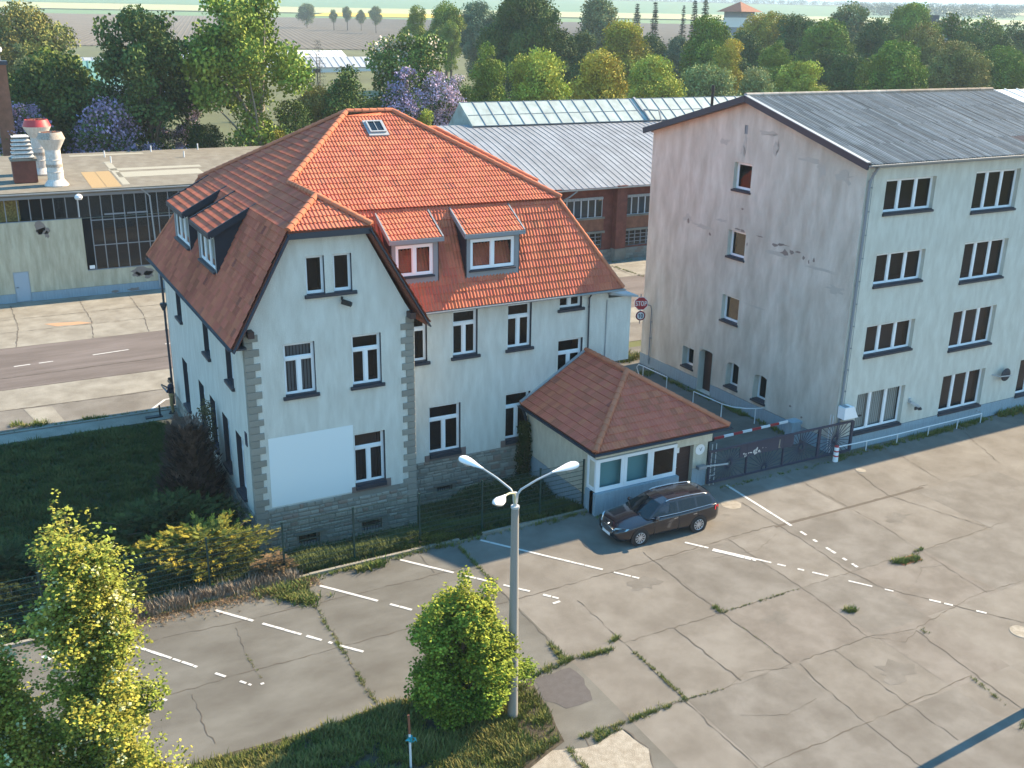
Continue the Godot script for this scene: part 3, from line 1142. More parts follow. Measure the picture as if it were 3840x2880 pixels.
# ------------------------------------------------------------------ the villa
func build_villa() -> void:
	var v := thing("villa", "white plastered villa with red tiled mansard roof, stone corners and stone base", "house")
	var X := Vector3.RIGHT
	var wallg := Geo.new()
	# front gable, z = 0
	var gable := PackedVector2Array([Vector2(0, -1.2), Vector2(6.515, -1.2), Vector2(6.515, 7.95), Vector2(6.2, 8.45), Vector2(4.66, 11.3), Vector2(1.86, 11.3), Vector2(0.3, 8.45), Vector2(0, 7.95)])
	var gw := [Rect2(1.393, 5.40, 1.181, 2.01), Rect2(4.005, 5.40, 1.179, 2.01), Rect2(3.96, 1.24, 1.283, 2.17), Rect2(2.386, 9.17, 0.70, 1.406), Rect2(3.425, 9.17, 0.70, 1.406), Rect2(1.55, -0.92, 0.86, 0.56), Rect2(4.17, -0.86, 0.86, 0.55)]
	wall_into(wallg, Vector3.ZERO, X, gable, gw)
	# main front, z = -1.525
	var MF := Vector3(0, 0, -1.525)
	var front := PackedVector2Array([Vector2(6.5, -1.2), Vector2(16.5, -1.2), Vector2(16.5, 7.75), Vector2(6.5, 7.75)])
	var mw := [Rect2(7.80, 1.25, 1.46, 2.16), Rect2(11.42, 1.25, 1.22, 2.16), Rect2(6.60, 5.45, 1.16, 1.96), Rect2(8.915, 5.45, 1.137, 1.96), Rect2(11.47, 5.45, 1.15, 1.96), Rect2(13.99, 3.36, 1.25, 2.16), Rect2(14.0, 6.92, 1.13, 0.68), Rect2(8.13, -0.60, 0.74, 0.32)]
	wall_into(wallg, MF, X, front, mw)
	# left side, x = 0, u = +z from the back
	var LF := Vector3(0, 0, -15.6)
	var U := Vector3.BACK
	var side := PackedVector2Array([Vector2(0, -1.2), Vector2(15.6, -1.2), Vector2(15.6, 7.95), Vector2(0, 7.95)])
	var lw := []
	for q in [[-12.75, 1.10], [-9.17, 1.2], [-6.99, 1.2], [-4.73, 1.2], [-2.50, 0.95]]:
		lw.append(Rect2(15.6 + q[0], q[1], 1.16, 3.43 - q[1]))
	lw.append(Rect2(15.6 - 12.86, 5.42, 1.1, 1.9))
	lw.append(Rect2(15.6 - 7.2, 5.30, 1.1, 2.0))
	lw.append(Rect2(15.6 - 3.2, 5.30, 1.1, 2.0))
	wall_into(wallg, LF, U, side, lw)
	# return of the gable wing, right and back walls
	wallg.quad(Vector3(6.515, -1.2, 0), Vector3(6.515, -1.2, -1.525), Vector3(6.515, 7.95, -1.525), Vector3(6.515, 7.95, 0))
	wallg.quad(Vector3(16.5, -1.2, -1.525), Vector3(16.5, -1.2, -15.6), Vector3(16.5, 7.75, -15.6), Vector3(16.5, 7.75, -1.525))
	wallg.quad(Vector3(16.5, -1.2, -15.6), Vector3(0, -1.2, -15.6), Vector3(0, 7.95, -15.6), Vector3(16.5, 7.75, -15.6))
	var wl := put("wall", wallg, M["plaster_villa"], v)
	# fresh white panel of paint
	var pg := Geo.new()
	pg.poly([Vector3(0.60, 1.03, 0.012), Vector3(3.80, 1.03, 0.012), Vector3(3.935, 1.2, 0.012), Vector3(3.935, 3.85, 0.012), Vector3(0.62, 3.85, 0.012)])
	var pn := put("white_patch", pg, M["plaster_patch"], v)
	pn.set_meta("label", "large blank rectangle of fresh white paint on the gable wall")
	# windows
	var ts := {"sill": 0.10, "recess": 0.15}
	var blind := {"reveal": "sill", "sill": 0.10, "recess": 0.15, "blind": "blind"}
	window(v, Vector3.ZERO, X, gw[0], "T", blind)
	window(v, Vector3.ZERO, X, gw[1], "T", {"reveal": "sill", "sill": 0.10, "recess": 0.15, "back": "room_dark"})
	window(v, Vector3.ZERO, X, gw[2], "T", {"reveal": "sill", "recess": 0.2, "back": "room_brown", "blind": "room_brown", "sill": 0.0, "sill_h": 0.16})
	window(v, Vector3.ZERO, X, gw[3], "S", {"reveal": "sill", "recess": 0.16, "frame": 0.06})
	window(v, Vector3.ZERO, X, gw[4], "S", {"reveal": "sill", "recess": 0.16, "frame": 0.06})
	var sg := Geo.new()
	sg.stone(Vector3(2.30, 9.04, 0), X, Vector3.UP, Vector3.BACK, 1.98, 0.13, 0.14, 0.012)
	put("sill", sg, M["sill"], v)
	for i in [5, 6]:
		cellar_window(v, Vector3.ZERO, gw[i])
	cellar_window(v, MF, mw[7])
	for i in 7:
		var o := {"reveal": "sill", "recess": 0.17, "sill": 0.10, "back": ["room_brown", "room_brown", "room_dark", "room_dark", "room_brown", "room_dark", "room_dark"][i]}
		if i < 2:
			o["sill"] = 0.0
			o["sill_h"] = 0.16
		window(v, MF, X, mw[i], "D" if i == 6 else "T", o)
	for i in lw.size():
		window(v, LF, U, lw[i], "T", {"reveal": "sill", "recess": 0.2, "sill": 0.09 if i > 4 or i == 0 else 0.02, "back": "room_dark"})
	# sandstone shoulders below the ground-floor windows
	for q in [[Vector3(3.80, 0.98, 0), 0.18, 0.24], [Vector3(5.24, 0.98, 0), 0.20, 0.34], [Vector3(7.58, 0.98, -1.525), 0.22, 0.26], [Vector3(9.26, 0.98, -1.525), 0.24, 0.36], [Vector3(11.2, 0.98, -1.525), 0.22, 0.3], [Vector3(12.64, 0.98, -1.525), 0.22, 0.3]]:
		var g := Geo.new()
		g.tint = Color(0.30, 0.215, 0.185)
		g.stone(q[0], X, Vector3.UP, Vector3.BACK, q[1], q[2], 0.06, 0.015)
		put("sill_stone", g, M["stone"], v)
	for q in [[3.96, 1.283, 0.0], [7.8, 1.46, -1.525], [11.42, 1.22, -1.525]]:
		var g := Geo.new()
		g.tint = Color(0.27, 0.2, 0.175)
		g.stone(Vector3(q[0], 0.98, q[2]), X, Vector3.UP, Vector3.BACK, q[1], 0.105, 0.07, 0.012)
		put("sill_stone", g, M["stone"], v)
	# quoins
	var qn := node("stone_corner", v)
	var y := -1.0
	var k := 0
	while y < 7.9:
		var h := 0.27 + rng.randf_range(-0.02, 0.02)
		var wd := (0.52 if k % 2 == 0 else 0.34) + rng.randf_range(-0.03, 0.04)
		var sh := rng.randf_range(0.84, 1.1)
		var g := Geo.new()
		g.tint = Color(0.43 * sh, 0.395 * sh, 0.335 * sh)
		g.stone(Vector3(-0.03, y + 0.006, 0), X, Vector3.UP, Vector3.BACK, wd, h - 0.012, 0.045, 0.014)
		g.stone(Vector3(0, y + 0.006, -0.22), Vector3.BACK, Vector3.UP, Vector3.LEFT, 0.22, h - 0.012, 0.035, 0.012)
		put("corner_stone", g, M["stone"], qn)
		var g2 := Geo.new()
		sh = rng.randf_range(0.84, 1.1)
		g2.tint = Color(0.43 * sh, 0.395 * sh, 0.335 * sh)
		var w2 := (0.34 if k % 2 == 0 else 0.54) + rng.randf_range(-0.03, 0.04)
		g2.stone(Vector3(6.545 - w2, y + 0.006, 0), X, Vector3.UP, Vector3.BACK, w2, h - 0.012, 0.045, 0.014)
		put("corner_stone", g2, M["stone"], qn)
		y += h
		k += 1
	# rubble base
	var base := node("stone_base", v)
	var mg := Geo.new()
	ub(mg, Vector3.ZERO, X, 0.3, -1.15, 6.2, 0.965, -0.02, 0.012)
	var list := []
	var r := RandomNumberGenerator.new()
	r.seed = 5
	var gh := []
	for i in [5, 6]:
		gh.append(gw[i].grow(0.05))
	gh.append(Rect2(3.7, 0.96, 1.9, 0.6))
	rubble(list, Vector3(0, 0, 0.012), X, 0.42, 6.12, -1.15, 0.985, gh, r)
	rubble(list, MF + Vector3(0, 0, 0.012), X, 6.56, 13.6, -1.15, 0.97, [mw[7].grow(0.05)], r)
	rubble(list, LF + Vector3(-0.012, 0, 0), U, 0.0, 15.3, -0.6, 0.72, [], r)
	lay_stones(list, base, 300)
	var mort := Geo.new()
	for q in [[Vector3.ZERO, X, 0.3, 6.3, gw.slice(5, 7), 0.97], [MF, X, 6.52, 13.6, [mw[7]], 0.97], [LF, U, 0.0, 15.4, [], 0.7]]:
		wall_into(mort, q[0] + q[1].cross(Vector3.UP) * 0.01, q[1], PackedVector2Array([Vector2(q[2], -1.2), Vector2(q[3], -1.2), Vector2(q[3], q[5]), Vector2(q[2], q[5])]), q[4])
	put("mortar", mort, M["mortar"], base)
	# house number plate on the side wall
	var sgn := Geo.new()
	ub(sgn, LF, U, 14.72, 3.42, 15.0, 3.95, 0.0, 0.03)
	put("plate", sgn, M["gate_blue"], v)
	# floodlight under the attic windows
	var fl := Geo.new()
	fl.box(Vector3(3.69, 8.92, 0.06), Vector3(0.05, 0.12, 0.12))
	fl.bar(Vector3(3.66, 8.82, 0.12), Vector3(3.9, 8.74, 0.30), 0.17, 0.15)
	fl.tube([Vector3(3.88, 8.745, 0.28), Vector3(3.94, 8.72, 0.34)], [0.085, 0.095], 10)
	var cam := put("security_camera", fl, M["black"], self)
	tag(cam, "small black security camera under the twin attic windows of the gable", "camera")
	# bay on the right corner, carried by a stone corbel, with a sheet metal cap
	var bay := node("corner_bay", v)
	var bg := Geo.new()
	bg.box(Vector3(17.11, 5.66, -3.0), Vector3(1.24, 3.0, 2.96))
	bg.box(Vector3(17.0, 1.6, -3.3), Vector3(1.0, 5.1, 2.4))
	put("bay_wall", bg, M["plaster_villa"], bay)
	var cg := Geo.new()
	cg.tint = Color(0.33, 0.30, 0.25)
	for i in 5:
		cg.stone(Vector3(17.22, 4.13 - 0.3 * (i + 1), -2.1 - 0.02 * i), X, Vector3.UP, Vector3.BACK, 0.30 + 0.05 * (i % 2), 0.28, 0.1, 0.015)
	put("corbel", cg, M["stone"], bay)
	var cap := Geo.new()
	cap.prism([Vector3(16.45, 7.35, -1.3), Vector3(17.95, 7.10, -1.3), Vector3(17.95, 7.18, -1.3), Vector3(16.45, 7.43, -1.3)], Vector3(0, 0, -3.4))
	put("cap", cap, M["zinc"], bay)
	villa_roof(v)
	downpipe(v, [Vector3(15.42, 7.55, -1.2), Vector3(15.44, 7.3, -1.42), Vector3(15.46, 6.9, -1.45), Vector3(15.50, 3.4, -1.45)], 0.035, "anthracite")
	downpipe(v, [Vector3(16.42, 7.1, -1.49), Vector3(16.42, 5.8, -1.49), Vector3(16.42, 4.0, -1.49)], 0.022, "zinc")
	downpipe(v, [Vector3(-0.46, 7.5, -15.6), Vector3(-0.12, 7.0, -15.62), Vector3(-0.12, 4.0, -15.62), Vector3(-0.10, 0.1, -15.62)], 0.055, "anthracite")
	downpipe(v, [Vector3(6.9, 7.6, -0.9), Vector3(6.8, 7.2, -1.2), Vector3(6.62, 7.0, -1.4), Vector3(6.62, 4.0, -1.44), Vector3(6.62, -0.5, -1.44)], 0.05, "zinc")
	var hop := Geo.new()
	hop.lathe(Vector3(-0.14, 5.0, -15.66), Vector3.UP, [Vector2(0.0, 0.0), Vector2(0.07, 0.0), Vector2(0.17, 0.28), Vector2(0.17, 0.36), Vector2(0.0, 0.36)], 10)
	put("rain_hopper", hop, M["anthracite"], v)


func cellar_window(v: Node3D, o: Vector3, r: Rect2) -> void:
	var w := window(v, o, Vector3.RIGHT, r, "S", {"reveal": "mortar", "recess": 0.2, "frame": 0.04, "frame_mat": "grey_metal"})
	var g := Geo.new()
	for i in range(1, 7):
		var x := r.position.x + r.size.x * i / 7.0
		ub(g, o, Vector3.RIGHT, x - 0.009, r.position.y, x + 0.009, r.end.y, -0.12, -0.10)
	ub(g, o, Vector3.RIGHT, r.position.x, r.get_center().y - 0.01, r.end.x, r.get_center().y + 0.01, -0.115, -0.095)
	put("bars", g, M["black"], w)
	var l := Geo.new()
	l.tint = Color(0.22, 0.2, 0.17)
	l.stone(o + Vector3(r.position.x - 0.18, r.end.y, 0), Vector3.RIGHT, Vector3.UP, Vector3.BACK, r.size.x + 0.36, 0.09, 0.12, 0.01)
	put("lintel", l, M["stone"], w)


func villa_roof(v: Node3D) -> void:
	var roof := node("roof", v)
	var list := []
	var yb := 11.60
	var A := Vector3(3.25, 12.50, -1.10)      # apex of the half hip
	var HL := Vector3(1.70, 11.58, 0.42)
	var HR := Vector3(4.80, 11.58, 0.42)
	var J := Vector3(3.25, 12.50, -4.50)
	var RL := Vector3(7.04, 14.80, -8.30)
	var RR := Vector3(9.15, 14.80, -8.30)
	var FL := Vector3(4.70, 11.55, -2.90)
	var FR := Vector3(14.65, 11.48, -2.80)
	var BL := Vector3(1.70, 11.58, -13.64)
	var BR := Vector3(14.65, 11.48, -13.80)
	var EL0 := Vector3(-0.50, 7.58, 0.36)
	var EL1 := Vector3(-0.50, 7.58, -16.5)
	var B0 := Vector3(1.74, 11.62, 0.36)
	var B1 := Vector3(1.74, 11.62, -13.60)
	var W0 := Vector3(7.05, 7.66, 0.36)
	var W1 := Vector3(7.05, 7.66, -1.08)
	var W2 := Vector3(4.74, 11.62, -3.0)
	var W3 := Vector3(4.74, 11.62, 0.36)
	var FE := Vector3(16.95, 7.66, -1.08)
	var FB := Vector3(14.45, 11.62, -3.0)
	var RE := Vector3(16.95, 7.66, -16.5)
	var RB := Vector3(14.45, 11.62, -13.6)
	var lower := [[EL1, EL0, B0, B1], [W1, FE, FB, W2], [W0, W1, W2, W3], [FE, RE, RB, FB], [RE, EL1, B1, RB]]
	var upper := [[BL, HL, A, J, RL], [HL, HR, A], [FL, FR, RR, RL, J], [HR, FL, J, A], [FR, BR, RR], [BR, BL, RL, RR]]
	var dg := Geo.new()
	for p in lower:
		deck(dg, p, 0.16)
	for p in upper:
		deck(dg, p, 0.10)
	put("roof_deck", dg, M["tile_deck"], roof)
	for i in lower.size():
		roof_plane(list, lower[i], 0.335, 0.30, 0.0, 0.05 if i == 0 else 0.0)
	for p in upper:
		roof_plane(list, p)
	# the cross roof at the right rear, seen over the hip
	var c0 := Vector3(12.3, 13.72, -10.7)
	var c1 := Vector3(15.9, 11.5, -7.1)
	var c2 := Vector3(15.9, 11.5, -14.3)
	var c3 := Vector3(10.9, 13.72, -10.7)
	var c4 := Vector3(14.3, 11.5, -7.1)
	var cross := [[c4, c1, c0, c3], [c1, c2, c0]]
	var dg2 := Geo.new()
	for p in cross:
		deck(dg2, p, 0.12)
		roof_plane(list, p)
	put("roof_deck", dg2, M["tile_deck"], roof)
	for d in [[6.24, 8.36, 0], [9.48, 12.03, 1]]:
		front_dormer(v, d[0], d[1], list)
	for d in [[-12.95, -9.6], [-8.0, -4.75]]:
		side_dormer(v, d[0], d[1], list)
	lay_tiles(list, roof, 300)
	var up := Vector3.UP
	for e in [[HL, A], [HR, A], [A, J], [J, RL], [RL, RR], [FR, RR], [BL, RL], [BR, RR], [c1, c0], [c0, c3], [c2, c0]]:
		ridge_tiles(e[0] + up * 0.06, e[1] + up * 0.06, roof, up)
	for e in [[FE, FB], [EL1, B1]]:
		ridge_tiles(e[0] + up * 0.04, e[1] + up * 0.04, roof, up, 0.10, 0.335)
	# bargeboards of the gable, eaves boards, gutters
	var bb := Geo.new()
	for e in [[EL0, B0], [W0, W3]]:
		bb.bar(e[0] + Vector3(0, -0.12, 0.03), e[1] + Vector3(0, -0.14, 0.03), 0.05, 0.26, Vector3.BACK)
	bb.bar(HL + Vector3(-0.02, -0.16, -0.05), HR + Vector3(0.02, -0.16, -0.05), 0.06, 0.22)
	put("bargeboard", bb, M["anthracite"], roof)
	var so := Geo.new()
	so.quad(Vector3(-0.4, 7.62, 0), Vector3(0, 8.0, 0), Vector3(0, 8.0, -15.6), Vector3(-0.4, 7.62, -15.6))
	so.bar(Vector3(6.5, 7.60, -1.3), Vector3(16.9, 7.60, -1.3), 0.44, 0.05)
	so.bar(Vector3(-0.24, 7.52, 0.3), Vector3(-0.24, 7.52, -16.0), 0.5, 0.06)
	put("soffit", so, M["anthracite"], roof)
	for e in [[Vector3(-0.58, 7.56, 0.34), Vector3(-0.58, 7.52, -16.4)], [Vector3(7.1, 7.64, -1.0), Vector3(17.0, 7.64, -1.0)]]:
		gutter(roof, e[0], e[1], 0.075, "anthracite" if e[0].x < 0 else "zinc")
	# purlin ends under the gable roof
	for q in [Vector3(0.18, 8.02, 0.16), Vector3(6.36, 8.02, 0.16)]:
		var g := Geo.new()
		g.tint = Color(1, 1, 1)
		g.box(q, Vector3(0.22, 0.24, 0.5))
		put("purlin_end", g, M["dark_door"], roof)
	# skylight
	var n := Vector3(0, 5.3, 3.2).normalized()
	var s := Vector3(0, 3.2, -5.3).normalized()
	var o := Vector3(7.95, 14.80, -8.30) + Vector3(0, -0.60 * 1.35, 1.35) + n * 0.02
	var sk := node("skylight", v)
	var fg := Geo.new()
	fg.span(o + Vector3(-0.36, 0, 0), Vector3(0.07, 0, 0), s * 0.78, n * 0.16)
	fg.span(o + Vector3(0.29, 0, 0), Vector3(0.07, 0, 0), s * 0.78, n * 0.16)
	fg.span(o + Vector3(-0.29, 0, 0), Vector3(0.58, 0, 0), s * 0.07, n * 0.16)
	fg.span(o + Vector3(-0.29, 0, 0) + s * 0.71, Vector3(0.58, 0, 0), s * 0.07, n * 0.16)
	fg.span(o + Vector3(-0.012, 0, 0) + s * 0.07, Vector3(0.024, 0, 0), s * 0.64, n * 0.15)
	put("frame", fg, M["zinc"], sk)
	var fa := Geo.new()
	fa.span(o + Vector3(-0.45, 0, 0) - s * 0.16, Vector3(0.9, 0, 0), s * 1.05, n * 0.085)
	put("flashing", fa, M["zinc"], sk)
	for i in 2:
		var p := Geo.new()
		p.span(o + Vector3(-0.29 + 0.30 * i, 0, 0) + s * 0.07 + n * 0.11, Vector3(0.28, 0, 0), s * 0.64, n * 0.012)
		put("pane", p, M["glazing"], sk)


func front_dormer(v: Node3D, x0: float, x1: float, list: Array) -> void:
	var d := node("dormer", v)
	var zf := -1.56
	var yb := 8.55
	var yt := 10.50
	var o := Vector3(0, 0, zf)
	var wr := Rect2(x0 + 0.24, 9.04, x1 - x0 - 0.52, 1.27)
	var g := Geo.new()
	wall_into(g, o, Vector3.RIGHT, PackedVector2Array([Vector2(x0 + 0.06, yb), Vector2(x1 - 0.06, yb), Vector2(x1 - 0.06, yt), Vector2(x0 + 0.06, yt)]), [wr])
	put("front", g, M["grey_metal"], d)
	window(d, o, Vector3.RIGHT, wr, "D", {"reveal": "grey_metal", "recess": 0.04, "sill": 0.05, "sill_h": 0.07, "sill_out": 0.09, "depth": 0.5, "frame": 0.10})
	var yr := 11.42
	var zr := -3.05
	var c := Geo.new()
	for x in [x0 + 0.06, x1 - 0.06]:
		var p := [Vector3(x - 0.02, 8.6, zf), Vector3(x - 0.02, yt, zf), Vector3(x - 0.02, yr - 0.06, zr), Vector3(x - 0.02, 11.3, -3.0)]
		c.prism(p, Vector3(0.04, 0, 0))
	put("cheek", c, M["slate_board"], d)
	var q := [Vector3(x0 - 0.03, yt + 0.04, zf + 0.17), Vector3(x1 + 0.03, yt + 0.04, zf + 0.17), Vector3(x1 + 0.03, yr + 0.03, zr), Vector3(x0 - 0.03, yr + 0.03, zr)]
	var r := Geo.new()
	deck(r, q, 0.10)
	put("dormer_deck", r, M["anthracite"], d)
	roof_plane(list, q, 0.335, 0.30)
	var e := Geo.new()
	e.bar(q[0] + Vector3(-0.04, -0.02, 0), q[3] + Vector3(-0.04, -0.02, 0), 0.06, 0.20)
	e.bar(q[1] + Vector3(0.04, -0.02, 0), q[2] + Vector3(0.04, -0.02, 0), 0.06, 0.20)
	e.bar(q[0] + Vector3(-0.07, -0.05, 0.03), q[1] + Vector3(0.07, -0.05, 0.03), 0.10, 0.16)
	put("edge_board", e, M["grey_metal"], d)


func side_dormer(v: Node3D, z0: float, z1: float, list: Array) -> void:
	var d := node("dormer", v)
	var xf := 0.27
	var yb := 8.92
	var yt := 10.62
	var U := Vector3.BACK
	var o := Vector3(xf, 0, 0)
	var wr := Rect2(z0 + 0.28, 9.17, z1 - z0 - 0.55, 1.36)
	var g := Geo.new()
	wall_into(g, o, U, PackedVector2Array([Vector2(z0 + 0.06, yb), Vector2(z1 - 0.06, yb), Vector2(z1 - 0.06, yt), Vector2(z0 + 0.06, yt)]), [wr])
	put("front", g, M["grey_metal"], d)
	window(d, o, U, wr, "C", {"reveal": "grey_metal", "recess": 0.04, "sill": 0.06, "sill_h": 0.10, "sill_out": 0.12, "depth": 0.5, "frame": 0.09, "blind": "curtain"})
	var xr := 2.05
	var yr := 11.62
	var c := Geo.new()
	for z in [z0 + 0.06, z1 - 0.06]:
		var p := [Vector3(xf, yb, z - 0.02), Vector3(1.74, 11.58, z - 0.02), Vector3(xr, yr, z - 0.02), Vector3(xf, yt + 0.04, z - 0.02)]
		c.prism(p, Vector3(0, 0, 0.04))
	put("cheek", c, M["slate_board"], d)
	var q := [Vector3(xf - 0.2, yt + 0.08, z0 - 0.03), Vector3(xf - 0.2, yt + 0.08, z1 + 0.03), Vector3(xr, yr + 0.12, z1 + 0.03), Vector3(xr, yr + 0.12, z0 - 0.03)]
	var r := Geo.new()
	deck(r, q, 0.10)
	put("dormer_deck", r, M["anthracite"], d)
	roof_plane(list, q, 0.335, 0.30)
	var e := Geo.new()
	e.bar(q[0] + Vector3(0, -0.02, -0.04), q[3] + Vector3(0, -0.02, -0.04), 0.07, 0.26)
	e.bar(q[1] + Vector3(0, -0.02, 0.04), q[2] + Vector3(0, -0.02, 0.04), 0.07, 0.26)
	e.bar(q[0] + Vector3(-0.03, -0.06, -0.07), q[1] + Vector3(-0.03, -0.06, 0.07), 0.10, 0.20)
	put("edge_board", e, M["slate_board"], d)


# ------------------------------------------------------------------ gatehouse
func build_gatehouse() -> void:
	var v := thing("gatehouse", "small gatehouse with red tiled hip roof and glazed front behind the dark car", "gatehouse")
	var X := Vector3.RIGHT
	var U := Vector3.BACK
	var w := Geo.new()
	var p := Geo.new()
	# front wall z = 3.9 right of the bay, bay front z = 4.2 on a plinth z = 4.38
	var fr := PackedVector2Array([Vector2(12.5, 0.95), Vector2(18.26, 0.95), Vector2(18.26, 2.75), Vector2(12.5, 2.75)])
	var door := Rect2(16.62, -0.02, 0.9, 2.14)
	wall_into(w, Vector3(0, 0, 3.9), X, PackedVector2Array([Vector2(16.45, 0.9), Vector2(18.26, 0.9), Vector2(18.26, 2.75), Vector2(16.45, 2.75)]), [door])
	wall_into(p, Vector3(0, 0, 3.91), X, PackedVector2Array([Vector2(16.45, -0.1), Vector2(18.27, -0.1), Vector2(18.27, 0.9), Vector2(16.45, 0.9)]), [Rect2(16.62, -0.2, 0.9, 1.2)])
	# side walls
	var L0 := Vector3(12.5, 0, -1.525)
	w.quad(Vector3(12.5, 0.55, -1.525), Vector3(12.5, 0.55, 4.18), Vector3(12.5, 2.75, 4.18), Vector3(12.5, 2.75, -1.525))
	p.quad(Vector3(12.485, -1.3, -1.525), Vector3(12.485, -1.3, 3.9), Vector3(12.485, 0.55, 3.9), Vector3(12.485, 0.55, -1.525))
	w.quad(Vector3(18.26, -0.1, 3.9), Vector3(18.26, -0.1, -1.5), Vector3(18.26, 2.75, -1.5), Vector3(18.26, 2.75, 3.9))
	w.box(Vector3(14.46, 2.57, 4.06), Vector3(3.98, 0.36, 0.26))
	w.box(Vector3(17.36, 2.44, 4.02), Vector3(1.82, 0.62, 0.25))
	put("wall", w, M["plaster_gatehouse"], v)
	p.box(Vector3(14.43, 0.42, 4.16), Vector3(4.1, 1.06, 0.44))
	p.box(Vector3(12.55, 0.42, 3.9), Vector3(0.34, 1.06, 0.6))
	put("plinth", p, M["plinth_blue"], v)
	# three panes in front and one in the side of the bay
	for i in 3:
		var x0 := 12.52 + i * 1.30
		window(v, Vector3(0, 0, 4.22), X, Rect2(x0, 0.96, 1.29, 1.40), "S", {"recess": 0.0, "frame": 0.11, "back": "room_teal" if i < 2 else "room_brown", "depth": 0.25 if i < 2 else 1.6})
	window(v, Vector3(12.47, 0, 0), U, Rect2(3.55, 0.96, 0.66, 1.40), "S", {"recess": 0.0, "frame": 0.10, "back": "room_dark", "depth": 0.04})
	var dg := Geo.new()
	dg.box(Vector3(17.07, 1.05, 3.66), Vector3(0.9, 2.14, 0.05))
	for i in 11:
		dg.bar(Vector3(16.66, 0.1 + i * 0.18, 3.69), Vector3(17.48, 0.1 + i * 0.18 + 0.14, 3.69), 0.012, 0.02)
	var dn := put("door", dg, M["dark_door"], v)
	put("reveal", reveal_geo(Vector3(0, 0, 3.91), X, Rect2(16.62, -0.02, 0.9, 2.14), 0.3), M["plaster_gatehouse"], dn)
	var hg := Geo.new()
	hg.bar(Vector3(16.7, 1.02, 3.72), Vector3(16.84, 1.02, 3.72), 0.02, 0.02)
	put("handle", hg, M["galvanised"], dn)
	var ng := Geo.new()
	ng.box(Vector3(16.78, 1.78, 3.70), Vector3(0.30, 0.24, 0.012))
	var nt := put("notice", ng, M["sign_white"], dn)
	var pl := Geo.new()
	pl.lathe(Vector3(17.86, 1.72, 3.91), Vector3.BACK, [Vector2(0.0, 0.012), Vector2(0.24, 0.012), Vector2(0.24, 0.0)], 24)
	var em := put("emblem", pl, M["sign_white"], v)
	var eg := Geo.new()
	eg.bar(Vector3(17.82, 1.80, 3.93), Vector3(17.88, 1.66, 3.93), 0.022, 0.01, Vector3.BACK)
	eg.bar(Vector3(17.88, 1.66, 3.93), Vector3(17.95, 1.82, 3.93), 0.022, 0.01, Vector3.BACK)
	put("emblem_mark", eg, M["grey_metal"], v)
	# roof
	var roof := node("roof", v)
	var e0 := Vector3(12.12, 2.88, -1.50)
	var e1 := Vector3(12.12, 2.88, 4.62)
	var e2 := Vector3(18.72, 2.88, 4.62)
	var e3 := Vector3(18.72, 2.88, -1.50)
	var a := Vector3(15.42, 4.86, 1.72)
	var b := Vector3(15.42, 4.86, -1.50)
	var planes_g := [[e0, e1, a, b], [e1, e2, a], [e2, e3, b, a]]
	var dk := Geo.new()
	var list := []
	for q in planes_g:
		deck(dk, q, 0.10)
		roof_plane(list, q, 0.335, 0.30)
	put("roof_deck", dk, M["tile_deck"], roof)
	lay_tiles(list, roof, 300)
	var up := Vector3(0, 0.05, 0)
	for e in [[e1, a], [e2, a], [a, b]]:
		ridge_tiles(e[0] + up, e[1] + up, roof, Vector3.UP)
	var fl := Geo.new()
	fl.bar(e0 + Vector3(0, 0.1, 0.02), b + Vector3(0, 0.1, 0.02), 0.16, 0.04, Vector3.UP)
	put("flashing", fl, M["zinc"], roof)
	var so := Geo.new()
	so.quad(Vector3(12.1, 2.77, 4.6), Vector3(12.1, 2.77, -1.5), Vector3(18.7, 2.77, -1.5), Vector3(18.7, 2.77, 4.6))
	put("soffit", so, M["plaster_gatehouse"], roof)
	gutter(roof, e1 + Vector3(-0.1, -0.06, 0.07), e2 + Vector3(0.12, -0.06, 0.07), 0.07, "anthracite")
	gutter(roof, e0 + Vector3(-0.07, -0.06, 0.0), e1 + Vector3(-0.07, -0.06, 0.1), 0.07, "anthracite")
	downpipe(v, [Vector3(12.1, 2.75, -1.2), Vector3(12.3, 2.3, -1.3), Vector3(12.4, 1.9, -1.35), Vector3(12.4, -0.9, -1.35)], 0.06, "anthracite")
	# chair in the right pane
	var ch := thing("office_chair", "dark office chair with a red jacket behind the gatehouse's right pane", "chair", Vector3(15.55, 0.55, 3.3))
	var cg := Geo.new()
	cg.box(Vector3(0, 0.75, 0), Vector3(0.46, 0.62, 0.09))
	put("backrest", cg, M["black"], ch)
	var cs := Geo.new()
	cs.box(Vector3(0, 0.42, 0.24), Vector3(0.48, 0.09, 0.46))
	put("seat", cs, M["black"], ch)
	var cl := Geo.new()
	cl.tube([Vector3(0, 0, 0.2), Vector3(0, 0.4, 0.2)], [0.03], 8)
	put("column", cl, M["black"], ch)
	var cj := Geo.new()
	cj.box(Vector3(0.2, 0.82, 0.06), Vector3(0.08, 0.28, 0.05))
	put("jacket", cj, M["red_paint"], ch)
	# turnstile arm and control bars at the corner
	var t := thing("access_barrier", "grey swing arm with a light box beside the gatehouse's right corner", "barrier", Vector3(18.4, 0, 4.05))
	for i in 2:
		var g := Geo.new()
		g.tube([Vector3(0.22 * i, 0, 0.0), Vector3(0.22 * i, 1.9, 0.0)], [0.022], 8)
		put("post", g, M["galvanised"], t)
	var ag := Geo.new()
	ag.bar(Vector3(-0.6, 1.03, 0.12), Vector3(0.75, 0.96, 0.22), 0.05, 0.06)
	ag.bar(Vector3(-0.05, 1.55, 0), Vector3(0.28, 1.55, 0), 0.03, 0.03)
	ag.bar(Vector3(-0.05, 0.45, 0), Vector3(0.28, 0.45, 0), 0.03, 0.03)
	put("arm", ag, M["galvanised"], t)
	var lg := Geo.new()
